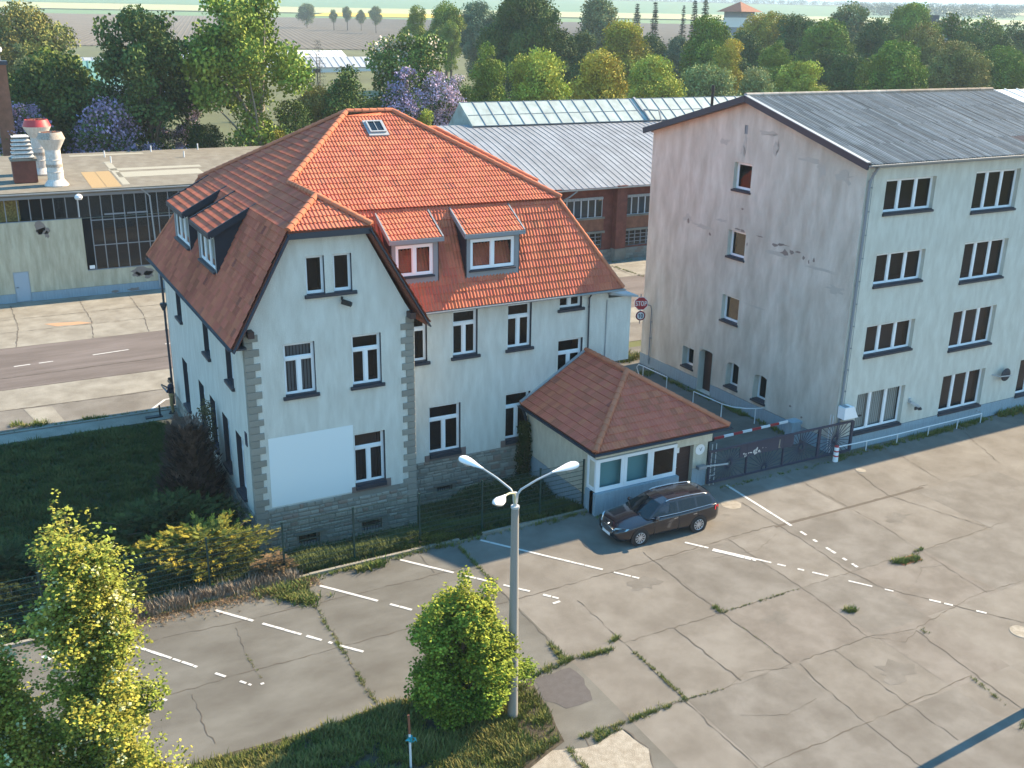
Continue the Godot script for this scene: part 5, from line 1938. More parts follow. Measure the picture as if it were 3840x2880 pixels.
# ------------------------------------------------------------------ brick hall behind the villa
func build_brick_hall() -> void:
	var v := thing("brick_hall", "red brick factory hall with grey metal roof and glazed roof lantern", "factory hall")
	var X := Vector3.RIGHT
	var O := Vector3(0, 0, -35.3)
	var x0 := 22.0
	var x1 := 72.0
	var w := Geo.new()
	var holes := []
	var px := []
	for i in 7:
		px.append(27.78 + 6.27 * i)
		holes.append(Rect2(px[i], 3.65, 4.08, 1.65))
		holes.append(Rect2(px[i], 1.05, 4.1, 1.25))
	wall_into(w, O, X, PackedVector2Array([Vector2(x0, 0.9), Vector2(x1, 0.9), Vector2(x1, 6.2), Vector2(x0, 6.2)]), holes)
	put("wall", w, M["brick"], v)
	var sp := Geo.new()
	var sl := Geo.new()
	for i in px.size():
		ub(sp, O, X, px[i], 2.52, px[i] + 4.2, 3.5, 0.0, 0.02)
		ub(sl, O, X, px[i] - 0.1, 2.32, px[i] + 4.3, 2.50, 0.0, 0.09)
		ub(sl, O, X, px[i] - 0.05, 3.50, px[i] + 4.25, 3.65, 0.0, 0.08)
	put("spandrel", sp, M["brick_light"], v)
	put("lintel", sl, M["concrete"], v)
	var bg := Geo.new()
	bg.box(Vector3((x0 + x1) / 2, 0.4, -35.28), Vector3(x1 - x0, 1.0, 0.14))
	put("mortar", bg, M["mortar"], v)
	var list := []
	var r := RandomNumberGenerator.new()
	r.seed = 12
	var y := 0.0
	while y < 0.85:
		var x := 36.0
		while x < 43.0:
			var ww := r.randf_range(0.35, 0.7)
			list.append({"o": Vector3(x + 0.01, y + 0.01, -35.205), "u": X, "a": ww - 0.02, "b": 0.20, "d": 0.03, "t": r.randf()})
			x += ww
		y += 0.22
	lay_stones(list, v, 100)
	for i in px.size():
		var hi: Rect2 = holes[2 * i]
		var lw: Rect2 = holes[2 * i + 1]
		for q in [[hi, 6, 1], [lw, 7, 4]]:
			var h: Rect2 = q[0]
			var wn := node("window", v)
			var fg := Geo.new()
			for k in q[1] + 1:
				var x: float = h.position.x + h.size.x * k / q[1]
				ub(fg, O, X, x - 0.035, h.position.y, x + 0.035, h.end.y, -0.16, -0.08)
			for k in q[2] + 1:
				var yy: float = h.position.y + h.size.y * k / q[2]
				ub(fg, O, X, h.position.x, yy - 0.025, h.end.x, yy + 0.025, -0.155, -0.085)
			put("steel_bars", fg, M["rail_white"] if q[2] == 1 else M["grey_metal"], wn)
			put("reveal", reveal_geo(O, X, h, 0.25), M["brick"], wn)
			var dk := Geo.new()
			ub(dk, O, X, h.position.x, h.position.y, h.end.x, h.end.y, -0.7, -0.68)
			put("room", dk, M["blind"] if q[2] == 1 else M["room_dark"], wn)
			for k in q[1]:
				if q[2] == 1 and k == 2:
					continue
				var g := Geo.new()
				var a: float = h.position.x + h.size.x * k / q[1]
				ub(g, O, X, a + 0.035, h.position.y, a + h.size.x / q[1] - 0.035, h.end.y, -0.13, -0.12)
				put("pane", g, M["glass"], wn)
			if q[2] == 1:
				var aw := Geo.new()
				for k in 16:
					var a: float = h.position.x + h.size.x * k / 16.0
					ub(aw, O, X, a + 0.02, h.end.y - 0.22, a + h.size.x / 16.0 - 0.02, h.end.y - 0.02, -0.06, 0.04)
				put("blind_slats", aw, M["galvanised"], wn)
		var pg := Geo.new()
		pg.box(Vector3(px[i] - 0.72, 3.6, -35.0), Vector3(1.0, 5.2, 0.6))
		put("pier", pg, M["brick"], v)
		var ps := Geo.new()
		ps.box(Vector3(px[i] - 0.72, 0.5, -34.98), Vector3(1.1, 1.0, 0.74))
		put("pier_base", ps, M["concrete"], v)
	# roof: barrel-like lower pitch, lantern on the ridge
	var roof := node("roof", v)
	var yr := 10.0
	var zr := -48.5
	var prof := []
	for i in 9:
		var t := i / 8.0
		prof.append(Vector2(lerpf(-34.7, zr, t), 6.15 + (yr - 6.15) * sin(t * PI * 0.5) * 0.35 + (yr - 6.15) * 0.65 * t))
	var rg := Geo.new()
	var xs0 := 22.0
	for i in 8:
		var a: Vector2 = prof[i]
		var b: Vector2 = prof[i + 1]
		var na := Vector3(0, 1, 0.35)
		rg.quad(Vector3(xs0, a.y, a.x), Vector3(x1, a.y, a.x), Vector3(x1, b.y, b.x), Vector3(xs0, b.y, b.x))
	rg.quad(Vector3(xs0, yr, zr), Vector3(x1, yr, zr), Vector3(x1, 6.15, -62), Vector3(xs0, 6.15, -62))
	var endp := [Vector3(xs0, 0, -35.3)]
	rg.quad(Vector3(xs0, 0, -62), Vector3(xs0, 0, -35.0), Vector3(xs0, 6.15, -34.9), Vector3(xs0, yr, zr))
	put("roof_skin", rg, M["zinc_roof"], roof)
	var k := 0
	while k * 0.6 < x1 - xs0:
		var sg := Geo.new()
		for i in 8:
			var a: Vector2 = prof[i]
			var b: Vector2 = prof[i + 1]
			sg.bar(Vector3(xs0 + k * 0.6, a.y + 0.015, a.x), Vector3(xs0 + k * 0.6, b.y + 0.015, b.x), 0.04, 0.05)
		put("standing_seam", sg, M["zinc_roof"], roof)
		k += 1
	gutter(roof, Vector3(xs0, 6.08, -34.62), Vector3(x1, 6.12, -34.62), 0.09, "zinc")
	downpipe(v, [Vector3(35.2, 6.0, -34.6), Vector3(34.6, 5.5, -34.9), Vector3(33.9, 5.2, -35.0), Vector3(33.9, 0.2, -35.0)], 0.06, "zinc")
	var la := node("roof_lantern", v)
	var lz0 := -47.6
	var lz1 := -50.4
	var ly0 := 9.95
	var ly1 := 11.75
	var lx0 := 32.3
	var lx1 := 100.0
	var n := int((lx1 - lx0) / 1.3)
	var bars := Geo.new()
	for i in n:
		var a := lx0 + i * 1.3
		var g := Geo.new()
		g.quad(Vector3(a + 0.03, ly0, lz0), Vector3(a + 1.27, ly0, lz0), Vector3(a + 1.27, ly1, lz1), Vector3(a + 0.03, ly1, lz1))
		put("pane", g, M["lantern_glass"], la)
		bars.bar(Vector3(a, ly0 + 0.02, lz0), Vector3(a, ly1 + 0.02, lz1), 0.07, 0.09)
	for t in [0.0, 0.45, 1.0]:
		bars.bar(Vector3(lx0, lerpf(ly0, ly1, t) + 0.01, lerpf(lz0, lz1, t)), Vector3(lx1, lerpf(ly0, ly1, t) + 0.01, lerpf(lz0, lz1, t)), 0.06, 0.06)
	for xx in [51.0]:
		bars.bar(Vector3(xx, ly0 + 0.1, lz0), Vector3(xx, ly1 + 0.1, lz1), 0.22, 0.14)
		bars.bar(Vector3(xx + 1.0, ly0, lz0 + 0.6), Vector3(xx + 1.0, ly0 + 0.9, lz0 + 0.1), 0.12, 0.12)
		bars.bar(Vector3(xx + 1.0, ly0 + 0.9, lz0 + 0.1), Vector3(xx, ly0 + 0.9, lz0 - 1.0), 0.12, 0.12)
	put("steel_bars", bars, M["grey_metal"], la)
	var eg := Geo.new()
	eg.tri(Vector3(lx0, ly0, lz0), Vector3(lx0, ly1, lz1), Vector3(lx0, 9.2, -53.2))
	eg.quad(Vector3(lx1, ly1, lz1), Vector3(lx0, ly1, lz1), Vector3(lx0, 9.2, -53.2), Vector3(lx1, 9.2, -53.2))
	eg.bar(Vector3(lx0, ly0, lz0), Vector3(lx0, ly1, lz1), 0.12, 0.14)
	put("end_panel", eg, M["lantern_glass"], la)


# ------------------------------------------------------------------ far buildings
func far_at(p: Vector3, e: float) -> Vector3:
	var d := p - EYE
	return EYE + d * (e / (d.x * VX + d.z * VZ))


func build_far() -> void:
	# sheds on the far edge of the meadow; the first corner fixes where each stands
	var s1 := thing("long_shed", "long low white-roofed shed in front of the ploughed field, nearer one", "shed", Vector3(62.0, land(62, -245) - 0.4, -245.0), deg_to_rad(3.0))
	gable_shed(s1, 92.0, 9.0, 2.0, 2.3, "shed_roof", "shed_wall")
	var s2 := thing("long_shed", "long low white-roofed shed behind the nearer one at the field's edge", "shed", Vector3(72.0, land(72, -285) - 0.4, -285.0), deg_to_rad(3.0))
	gable_shed(s2, 62.0, 9.0, 2.2, 1.6, "shed_wall", "shed_wall")
	var s3 := thing("gabled_shed", "white gabled shed with green roof half hidden by the dark poplar", "shed", Vector3(21.0, land(21, -165), -165.0), deg_to_rad(-4.0))
	gable_shed(s3, 14.0, 9.4, 5.6, 3.6, "green_roof", "shed_wall")
	var t := thing("water_tower", "square water tower with red pyramid roof and white band above the wood", "tower", Vector3(221.0, land(221, -240), -240.0), deg_to_rad(10.0))
	var g := Geo.new()
	g.box(Vector3(0, 6.0, 0), Vector3(6.6, 12.0, 6.6))
	g.box(Vector3(0, 15.6, 0), Vector3(6.8, 1.9, 6.8))
	put("shaft", g, M["tower_grey"], t)
	var b := Geo.new()
	b.box(Vector3(0, 13.3, 0), Vector3(6.9, 2.9, 6.9))
	put("white_band", b, M["shed_wall"], t)
	var rg := Geo.new()
	var q := [Vector3(-5.2, 16.5, 5.2), Vector3(5.2, 16.5, 5.2), Vector3(5.2, 16.5, -5.2), Vector3(-5.2, 16.5, -5.2)]
	for i in 4:
		rg.tri(q[i], q[(i + 1) % 4], Vector3(0, 19.6, 0))
	rg.poly([q[3], q[2], q[1], q[0]])
	put("roof", rg, M["brick_light"], t)
	var em := Geo.new()
	em.lathe(Vector3(0.4, 13.3, 3.46), Vector3.BACK, [Vector2(0.85, 0.0), Vector2(0.85, 0.03), Vector2(1.05, 0.03), Vector2(1.05, 0.0)], 20)
	em.lathe(Vector3(0.4, 13.3, 3.46), Vector3.BACK, [Vector2(0.0, 0.03), Vector2(0.6, 0.03), Vector2(0.6, 0.0)], 16)
	put("emblem", em, M["tower_grey"], t)
	var h := thing("far_house", "dark flat roofs of a house rising above the trees at far right", "house", Vector3(266.0, land(266, -200), -200.0))
	var hg := Geo.new()
	hg.box(Vector3(0, 7, 0), Vector3(11, 14.6, 9))
	put("wall", hg, M["tower_grey"], h)
	var hr := Geo.new()
	hr.box(Vector3(0, 14.6, 0), Vector3(13, 0.9, 10))
	hr.box(Vector3(-4, 15.8, 0), Vector3(4, 1.4, 4))
	put("roof", hr, M["anthracite"], h)
	var w := thing("far_wall", "low white wall between the spruces and the small blue-green tree", "wall", Vector3(133.0, land(133, -160), -160.0))
	var wg := Geo.new()
	wg.box(Vector3(0, 6.8, 0), Vector3(3.4, 0.5, 0.4))
	wg.box(Vector3(0, 3.0, 0), Vector3(3.2, 7.4, 0.3))
	put("wall_body", wg, M["shed_wall"], w)
	var p := thing("brick_chimney", "brick pillar with a white ball lamp cut by the left picture edge", "pillar", Vector3(-3.95, 0, -60.0))
	var pg := Geo.new()
	pg.box(Vector3(0, 7.4, 0), Vector3(1.1, 14.8, 1.1))
	put("shaft", pg, M["brick_light"], p)
	var pc := Geo.new()
	pc.box(Vector3(0, 14.9, 0), Vector3(1.35, 0.3, 1.35))
	put("cap", pc, M["anthracite"], p)
	var pb := Geo.new()
	pb.tube([Vector3(0.2, 15.0, 0), Vector3(0.2, 15.7, 0)], [0.05], 6)
	put("lamp_post", pb, M["grey_metal"], p)
	var pl := Geo.new()
	pl.lathe(Vector3(0.2, 15.65, 0), Vector3.UP, [Vector2(0, 0), Vector2(0.2, 0.08), Vector2(0.26, 0.25), Vector2(0.2, 0.42), Vector2(0, 0.5)], 12)
	put("lamp_globe", pl, M["sign_white"], p)


func gable_shed(s: Node3D, len: float, dep: float, hw: float, hr: float, rm: String, wm: String) -> void:
	var g := Geo.new()
	g.prism([Vector3(-len / 2, -1, dep / 2), Vector3(-len / 2, hw, dep / 2), Vector3(-len / 2, hw + hr, 0), Vector3(-len / 2, hw, -dep / 2), Vector3(-len / 2, -1, -dep / 2)], Vector3(len, 0, 0))
	put("wall", g, M[wm], s)
	for sd in [1.0, -1.0]:
		var r := Geo.new()
		var a := Vector3(-len / 2 - 0.4, hw - 0.1, sd * (dep / 2 + 0.3))
		var b := Vector3(len / 2 + 0.4, hw - 0.1, sd * (dep / 2 + 0.3))
		var c := Vector3(len / 2 + 0.4, hw + hr + 0.12, 0)
		var d := Vector3(-len / 2 - 0.4, hw + hr + 0.12, 0)
		deck(r, [a, b, c, d] if sd > 0 else [b, a, d, c], 0.16)
		var k := int(len / 2.0)
		for i in k:
			var x := -len / 2 + len * (i + 0.5) / k
			r.bar(Vector3(x, hw - 0.02, sd * (dep / 2 + 0.3)), Vector3(x, hw + hr + 0.2, 0), 0.08, 0.10)
		put("roof", r, M[rm], s)
	var dg := Geo.new()
	for i in 5:
		dg.box(Vector3(-len / 2 + len * (i + 0.5) / 5, hw * 0.45, dep / 2 + 0.05), Vector3(minf(2.2, len / 12), hw * 0.6, 0.06))
	put("opening", dg, M["room_dark"], s)


# ------------------------------------------------------------------ fences, gate, rails
func build_fences() -> void:
	var f := thing("wire_fence", "dark green double-wire fence between the villa garden and the parking bays", "fence")
	var px := [-15.55, -12.95, -10.35, -7.75, -5.15, -2.55, 0.05, 2.65, 5.24, 7.85, 10.42, 12.42]
	for i in px.size():
		var z := 3.42 - 0.004 * i
		var g := Geo.new()
		g.box(Vector3(px[i], 0.98, z), Vector3(0.06, 2.16, 0.05))
		g.box(Vector3(px[i], 2.08, z), Vector3(0.07, 0.04, 0.06))
		put("post", g, M["fence_green"], f)
		if i + 1 < px.size():
			var w := Geo.new()
			var a: float = px[i] + 0.03
			var b: float = px[i + 1] - 0.03
			var k := int((b - a) / 0.05)
			for j in k + 1:
				var x := a + (b - a) * j / k
				w.box(Vector3(x, 1.03, z), Vector3(0.006, 1.98, 0.006))
			for j in 11:
				w.box(Vector3((a + b) / 2, 0.06 + j * 0.195, z + 0.008), Vector3(b - a, 0.010, 0.008))
				w.box(Vector3((a + b) / 2, 0.06 + j * 0.195, z - 0.008), Vector3(b - a, 0.010, 0.008))
			kind(put("wire_mesh", w, M["fence_green"], f), "stuff")
	# sliding gate
	var gt := thing("sliding_gate", "dark blue sliding gate with sunburst bars and peeled lettering between gatehouse and office", "gate", Vector3(0, 0, 4.15))
	var fr := Geo.new()
	for y in [0.2, 1.63]:
		fr.box(Vector3(22.3, y, 0), Vector3(8.3, 0.09, 0.07))
	put("rail", fr, M["gate_blue"], gt)
	for x in [18.2, 20.26, 22.33, 24.42, 26.42]:
		var g := Geo.new()
		var wd := 0.13 if x > 24.0 else 0.06
		g.box(Vector3(x, 0.92, 0.0), Vector3(wd, 1.42, 0.09))
		put("upright", g, M["gate_blue"], gt)
	var cx := [19.28, 21.30, 23.38, 25.44]
	for i in 4:
		var cy := 0.90 if i != 1 else 0.30
		var x0: float = [18.23, 20.29, 22.36, 24.49][i]
		var x1: float = [20.23, 22.30, 24.36, 26.36][i]
		var y0 := 0.24
		var y1 := 1.59 if i != 1 else 1.06
		var k := 26
		for j in k:
			var an := TAU * j / k + 0.06
			var d := Vector2(cos(an), sin(an))
			if i == 1 and d.y < 0.02:
				continue
			var t := 9.0
			if d.x > 1e-4:
				t = minf(t, (x1 - cx[i]) / d.x)
			if d.x < -1e-4:
				t = minf(t, (x0 - cx[i]) / d.x)
			if d.y > 1e-4:
				t = minf(t, (y1 - cy) / d.y)
			if d.y < -1e-4:
				t = minf(t, (y0 - cy) / d.y)
			var g := Geo.new()
			g.bar(Vector3(cx[i] + d.x * 0.12, cy + d.y * 0.12, 0), Vector3(cx[i] + d.x * t, cy + d.y * t, 0), 0.022, 0.022, Vector3.BACK)
			put("ray_bar", g, M["gate_blue"], gt)
		var rg := Geo.new()
		for j in 18:
			var a := TAU * j / 18
			var b := TAU * (j + 1) / 18
			rg.bar(Vector3(cx[i] + cos(a) * 0.13, cy + sin(a) * 0.13, 0), Vector3(cx[i] + cos(b) * 0.13, cy + sin(b) * 0.13, 0), 0.035, 0.05, Vector3.BACK)
		put("hub_ring", rg, M["gate_blue"], gt)
	var pn := Geo.new()
	pn.box(Vector3(21.35, 1.33, 0.02), Vector3(3.05, 0.54, 0.03))
	put("sign_board", pn, M["gate_blue"], gt)
	var r := RandomNumberGenerator.new()
	r.seed = 3
	for q in [[20.05, 1.22, 0.05, 0.05], [20.16, 1.18, 0.09, 0.03], [20.30, 1.20, 0.06, 0.06], [20.12, 1.08, 0.04, 0.06], [20.2, 1.09, 0.05, 0.03], [20.42, 1.2, 0.1, 0.03], [20.62, 1.22, 0.08, 0.10], [20.76, 1.27, 0.08, 0.12], [20.72, 1.12, 0.12, 0.07], [20.9, 1.2, 0.07, 0.09], [20.98, 1.13, 0.05, 0.03], [21.1, 1.3, 0.02, 0.03], [21.28, 1.28, 0.03, 0.02]]:
		var g := Geo.new()
		var pts := []
		for i in 9:
			var an := TAU * i / 9
			var rr := r.randf_range(0.35, 1.2)
			pts.append(Vector3(q[0] + cos(an) * q[2] * rr, q[1] + sin(an) * q[3] * rr, 0.039))
		g.poly(pts)
		put("peeled_lettering", g, M["white_paint"], gt)
	var lg := Geo.new()
	lg.poly([Vector3(22.0, 1.12, 0.039), Vector3(22.13, 1.10, 0.039), Vector3(22.12, 1.16, 0.039), Vector3(22.08, 1.17, 0.039), Vector3(22.09, 1.52, 0.039), Vector3(22.03, 1.53, 0.039), Vector3(22.02, 1.2, 0.039)])
	put("peeled_lettering", lg, M["concrete_pale"], gt)
	var tr := sheet("gate_track", rect(18.3, 4.1, 26.6, 4.24), 0.006, "crack", gt)
	# front railing
	var fr2 := thing("low_railing", "low white tube railing along the office front starting at the striped bollard", "railing")
	var pts := [Vector3(25.3, 0.68, 4.5), Vector3(27.4, 0.50, 4.25), Vector3(29.39, 0.50, 4.27), Vector3(31.56, 0.50, 4.22), Vector3(33.63, 0.50, 4.19), Vector3(35.4, 0.50, 4.15), Vector3(35.6, 0.50, 3.75)]
	for i in range(1, 6):
		var g := Geo.new()
		g.tube([Vector3(pts[i].x, 0, pts[i].z), pts[i]], [0.024], 8)
		put("post", g, M["rail_white"], fr2)
	var tg := Geo.new()
	tg.tube(pts, [0.026], 8)
	put("handrail", tg, M["rail_white"], fr2)
	# railings along the drive
	var sr := thing("tube_railing", "white tube railing with rounded back end on the drive beside the stop sign", "railing")
	var p1 := [Vector3(23.72, 0.35, -9.0), Vector3(23.70, 0.62, -9.16), Vector3(23.72, 0.80, -9.0), Vector3(23.73, 0.83, -8.57), Vector3(23.81, 0.83, -6.49)]
	var g1 := Geo.new()
	g1.tube(p1, [0.027], 8)
	g1.tube([Vector3(23.72, 0.35, -9.0), Vector3(23.73, 0.0, -8.7)], [0.025], 8)
	put("handrail", g1, M["rail_white"], sr)
	for q in [Vector2(23.73, -8.57), Vector2(23.81, -6.49)]:
		var g := Geo.new()
		g.tube([Vector3(q.x, 0, q.y), Vector3(q.x, 0.83, q.y)], [0.025], 8)
		put("post", g, M["rail_white"], sr)
	var sr2 := thing("tube_railing", "white tube railing curving to the office gable wall behind the barrier", "railing")
	var p2 := [Vector3(23.70, 0.83, -4.03), Vector3(23.85, 0.83, -1.94), Vector3(24.05, 0.83, -1.35), Vector3(24.5, 0.83, -0.9), Vector3(25.0, 0.80, -0.75), Vector3(25.62, 0.72, -0.8)]
	var g2 := Geo.new()
	g2.tube(p2, [0.027], 8)
	put("handrail", g2, M["rail_white"], sr2)
	for q in [Vector2(23.70, -4.03), Vector2(23.85, -1.94), Vector2(25.0, -0.75)]:
		var g := Geo.new()
		g.tube([Vector3(q.x, 0, q.y), Vector3(q.x, 0.82, q.y)], [0.025], 8)
		put("post", g, M["rail_white"], sr2)


# ------------------------------------------------------------------ lamps, signs, bollards
func build_street_things() -> void:
	var l := thing("street_lamp", "tall concrete lamp post with three white teardrop heads in the grass", "street lamp", Vector3(3.52, 0, 14.03), 0.0, "triple street lamps of the yard")
	var g := Geo.new()
	g.tube([Vector3(0, -0.1, 0), Vector3(-0.02, 3.2, 0), Vector3(-0.04, 6.62, 0)], [0.15, 0.128, 0.10], 16)
	put("pole", g, M["pole_concrete"], l)
	var c := Geo.new()
	c.tube([Vector3(-0.04, 6.55, 0), Vector3(-0.04, 7.05, 0)], [0.055, 0.05], 10)
	c.tube([Vector3(-0.04, 6.60, 0), Vector3(-0.04, 6.66, 0)], [0.115, 0.115], 12)
	put("collar", c, M["galvanised"], l)
	for a in [243.0, 4.0, 133.0]:
		var d := Vector3(cos(deg_to_rad(a)), 0, sin(deg_to_rad(a)))
		var hub := Vector3(-0.04, 0, 0)
		var ag := Geo.new()
		ag.tube([hub + Vector3(0, 6.75, 0) + d * 0.04, hub + Vector3(0, 6.98, 0) + d * 0.06, hub + Vector3(0, 7.10, 0) + d * 0.16, hub + Vector3(0, 7.30, 0) + d * 0.62, hub + Vector3(0, 7.46, 0) + d * 1.14], [0.03, 0.03, 0.03, 0.028, 0.026], 8)
		put("arm", ag, M["yellow_grey"] if a > 100 and a < 200 else M["galvanised"], l)
		var hg := Geo.new()
		var p0 := hub + Vector3(0, 7.44, 0) + d * 1.05
		var ax := (d * 0.72 + Vector3(0, 0.10, 0)).normalized()
		var sd := ax.cross(Vector3.UP).normalized()
		var upv := sd.cross(ax)
		var prof := [[0.0, 0.035], [0.12, 0.055], [0.3, 0.105], [0.48, 0.150], [0.62, 0.162], [0.72, 0.135], [0.78, 0.075], [0.80, 0.0]]
		var seg := 14
		for i in prof.size() - 1:
			for k in seg:
				var q := []
				var nn := []
				for w in [[i, k], [i, k + 1], [i + 1, k + 1], [i + 1, k]]:
					var t: float = TAU * w[1] / seg
					var rr: float = prof[w[0]][1]
					var y := sin(t)
					var vy := y * (0.72 if y > 0 else 0.42)
					q.append(p0 + ax * prof[w[0]][0] + sd * cos(t) * rr + upv * vy * rr)
					nn.append((sd * cos(t) + upv * y * 1.3).normalized())
				hg.quadn(q[0], q[3], q[2], q[1], nn[0], nn[3], nn[2], nn[1])
		var hn := put("lamp_head", hg, M["lamp_shell"], l)
		var wg := Geo.new()
		wg.lathe(p0 + ax * 0.52 - upv * 0.072, -upv, [Vector2(0.12, 0.0), Vector2(0.09, 0.03), Vector2(0.0, 0.04)], 12)
		put("lens", wg, M["galvanised"], hn)
	var o := l.duplicate()
	o.name = "street_lamp_001"
	o.position = Vector3(18.45, 0, 20.42)
	add_child(o, true)
	o.set_meta("label", "street lamp beyond the right edge whose shadow crosses the lower right asphalt")
	# steel stake with a turquoise rag
	var st := thing("steel_stake", "thin leaning steel pipe, rusty at the top, by the bottom picture edge", "stake", Vector3(0.12, 0, 14.72))
	var sg := Geo.new()
	sg.tube([Vector3(0, -0.1, 0), Vector3(-0.02, 1.15, 0)], [0.032], 8)
	put("pipe", sg, M["rail_white"], st)
	var sr := Geo.new()
	sr.tube([Vector3(-0.02, 1.15, 0), Vector3(-0.04, 1.72, 0)], [0.034], 8)
	put("rusty_end", sr, M["rust"], st)
	var rag := Geo.new()
	var r := RandomNumberGenerator.new()
	r.seed = 21
	for i in 22:
		var p := Vector3(r.randf_range(-0.09, 0.09), 0.98 + r.randf_range(-0.12, 0.12), r.randf_range(-0.09, 0.09))
		rag.tri(p, p + Vector3(r.randf_range(-0.09, 0.09), r.randf_range(-0.1, 0.04), r.randf_range(-0.09, 0.09)), p + Vector3(r.randf_range(-0.09, 0.09), r.randf_range(-0.12, 0.05), r.randf_range(-0.09, 0.09)))
	rag.tube([Vector3(0, 0.9, 0), Vector3(0, 1.06, 0)], [0.05, 0.055], 8)
	var rn := put("rag", rag, M["turquoise"], self)
	rn.position = st.position
	tag(rn, "turquoise rag knotted round the steel pipe at the bottom edge", "rag")
	# striped bollard
	var b := thing("striped_bollard", "short red and white striped bollard at the right end of the gate", "bollard", Vector3(25.23, 0, 4.51))
	var ys := [0.0, 0.24, 0.31, 0.47, 0.54, 0.70, 0.78]
	for i in 6:
		var q := Geo.new()
		var r0: float = 0.125 - 0.03 * ys[i]
		var r1: float = 0.125 - 0.03 * ys[i + 1]
		q.lathe(Vector3(0, ys[i], 0), Vector3.UP, [Vector2(r0, 0), Vector2(r1, ys[i + 1] - ys[i])] if i < 5 else [Vector2(r0, 0), Vector2(0.09, 0.06), Vector2(0.0, 0.085)], 14)
		put("band", q, M["sign_white"] if i % 2 == 0 else M["red_paint"], b)
	# boom barrier
	var bo := thing("boom_barrier", "red and white boom barrier lowered across the drive behind the gate", "barrier", Vector3(0, 0, 1.95))
	var bx := 20.25
	for i in 8:
		var q := Geo.new()
		q.box(Vector3(bx + 0.27, 1.06 + 0.012 * i, 0), Vector3(0.54, 0.11, 0.06))
		put("stripe", q, M["red_paint"] if i % 2 == 0 else M["sign_white"], bo)
		bx += 0.54
	var bc := Geo.new()
	bc.box(Vector3(24.95, 0.5, 0), Vector3(0.55, 1.0, 0.45))
	bc.box(Vector3(24.95, 1.06, 0), Vector3(0.62, 0.14, 0.52))
	put("cabinet", bc, M["plinth_blue"], bo)
	var bb := Geo.new()
	bb.box(Vector3(19.9, 1.02, 0), Vector3(0.6, 0.12, 0.14))
	bb.box(Vector3(19.9, 0.5, 0), Vector3(0.1, 1.0, 0.1))
	put("rest", bb, M["black"], bo)
	# stop sign and speed sign on one arm
	var wp := thing("sign_post", "thin grey post clamped to the office gable carrying the road signs", "post", Vector3(25.35, 0, -10.35))
	var wg := Geo.new()
	wg.tube([Vector3(0, 0.2, 0), Vector3(0, 3.4, 0), Vector3(-0.08, 3.66, 0.01), Vector3(-0.40, 3.80, 0.06), Vector3(-0.85, 3.8, 0.12)], [0.032], 8)
	put("pipe", wg, M["grey_metal"], wp)
	var vg := Geo.new()
	vg.tube([Vector3(-0.86, 2.75, 0.12), Vector3(-0.86, 4.45, 0.12)], [0.028], 8)
	put("sign_tube", vg, M["grey_metal"], wp)
	for y in [0.5, 1.75, 2.7]:
		var cg := Geo.new()
		cg.box(Vector3(0.12, y, 0), Vector3(0.34, 0.05, 0.06))
		put("clamp", cg, M["grey_metal"], wp)
	var s := thing("stop_sign", "red octagonal stop sign between villa and office", "road sign", Vector3(24.49, 3.93, -10.18), deg_to_rad(-24.0))
	for i in 2:
		var og := Geo.new()
		var rr := 0.405 if i == 0 else 0.372
		var pts := []
		for k in 8:
			var an := TAU * (k + 0.5) / 8
			pts.append(Vector3(cos(an) * rr, sin(an) * rr, 0.0 + 0.012 * i))
		og.prism(pts, Vector3(0, 0, 0.014))
		put("plate" if i == 1 else "border", og, M["sign_white"] if i == 0 else M["red_paint"], s)
	lettering("STOP", s, Vector3(0, 0, 0.032), 0.29, "sign_white", 0.62)
	var s2 := thing("speed_sign", "round speed limit sign reading 10 under the stop sign", "road sign", Vector3(24.49, 3.22, -10.18), deg_to_rad(-24.0))
	var dg := Geo.new()
	dg.lathe(Vector3.ZERO, Vector3.BACK, [Vector2(0.0, 0.014), Vector2(0.285, 0.014), Vector2(0.285, 0.0), Vector2(0.0, 0.0)], 24)
	put("plate", dg, M["sign_white"], s2)
	var rg := Geo.new()
	rg.lathe(Vector3.ZERO, Vector3.BACK, [Vector2(0.205, 0.018), Vector2(0.275, 0.018)], 24)
	rg.lathe(Vector3.ZERO, Vector3.BACK, [Vector2(0.275, 0.018), Vector2(0.205, 0.018)], 24)
	put("ring", rg, M["red_paint"], s2)
	lettering("10", s2, Vector3(0, 0, 0.026), 0.25, "gate_blue", 0.27)
	# dark stub by the path
	var sb := thing("steel_stub", "short dark steel stub on a foot plate on the shaded path behind the villa", "post", Vector3(-1.02, 0.02, -14.35))
	var sbg := Geo.new()
	sbg.box(Vector3(0, 0.3, 0), Vector3(0.07, 0.6, 0.07))
	put("shaft", sbg, M["black"], sb)
	var sbf := Geo.new()
	sbf.box(Vector3(-0.3, 0.03, 0), Vector3(0.8, 0.06, 0.3))
	put("foot_plate", sbf, M["black"], sb)
	# drains
	var dr := thing("drain_grate", "rusty drain grating in the asphalt half hidden by weeds", "drain", Vector3(20.95, 0.0, 12.58))
	var fr := Geo.new()
	fr.box(Vector3(0, 0.004, 0.2), Vector3(1.0, 0.02, 0.05))
	fr.box(Vector3(0, 0.004, -0.2), Vector3(1.0, 0.02, 0.05))
	fr.box(Vector3(-0.48, 0.004, 0), Vector3(0.05, 0.02, 0.36))
	fr.box(Vector3(0.48, 0.004, 0), Vector3(0.05, 0.02, 0.36))
	put("frame", fr, M["rust"], dr)
	for i in 13:
		var q := Geo.new()
		q.box(Vector3(-0.42 + 0.07 * i, 0.008, 0), Vector3(0.028, 0.02, 0.35))
		put("grate_bar", q, M["rust"], dr)
	var db := Geo.new()
	db.box(Vector3(0, 0.003, 0), Vector3(0.92, 0.004, 0.36))
	put("pit", db, M["black"], dr)
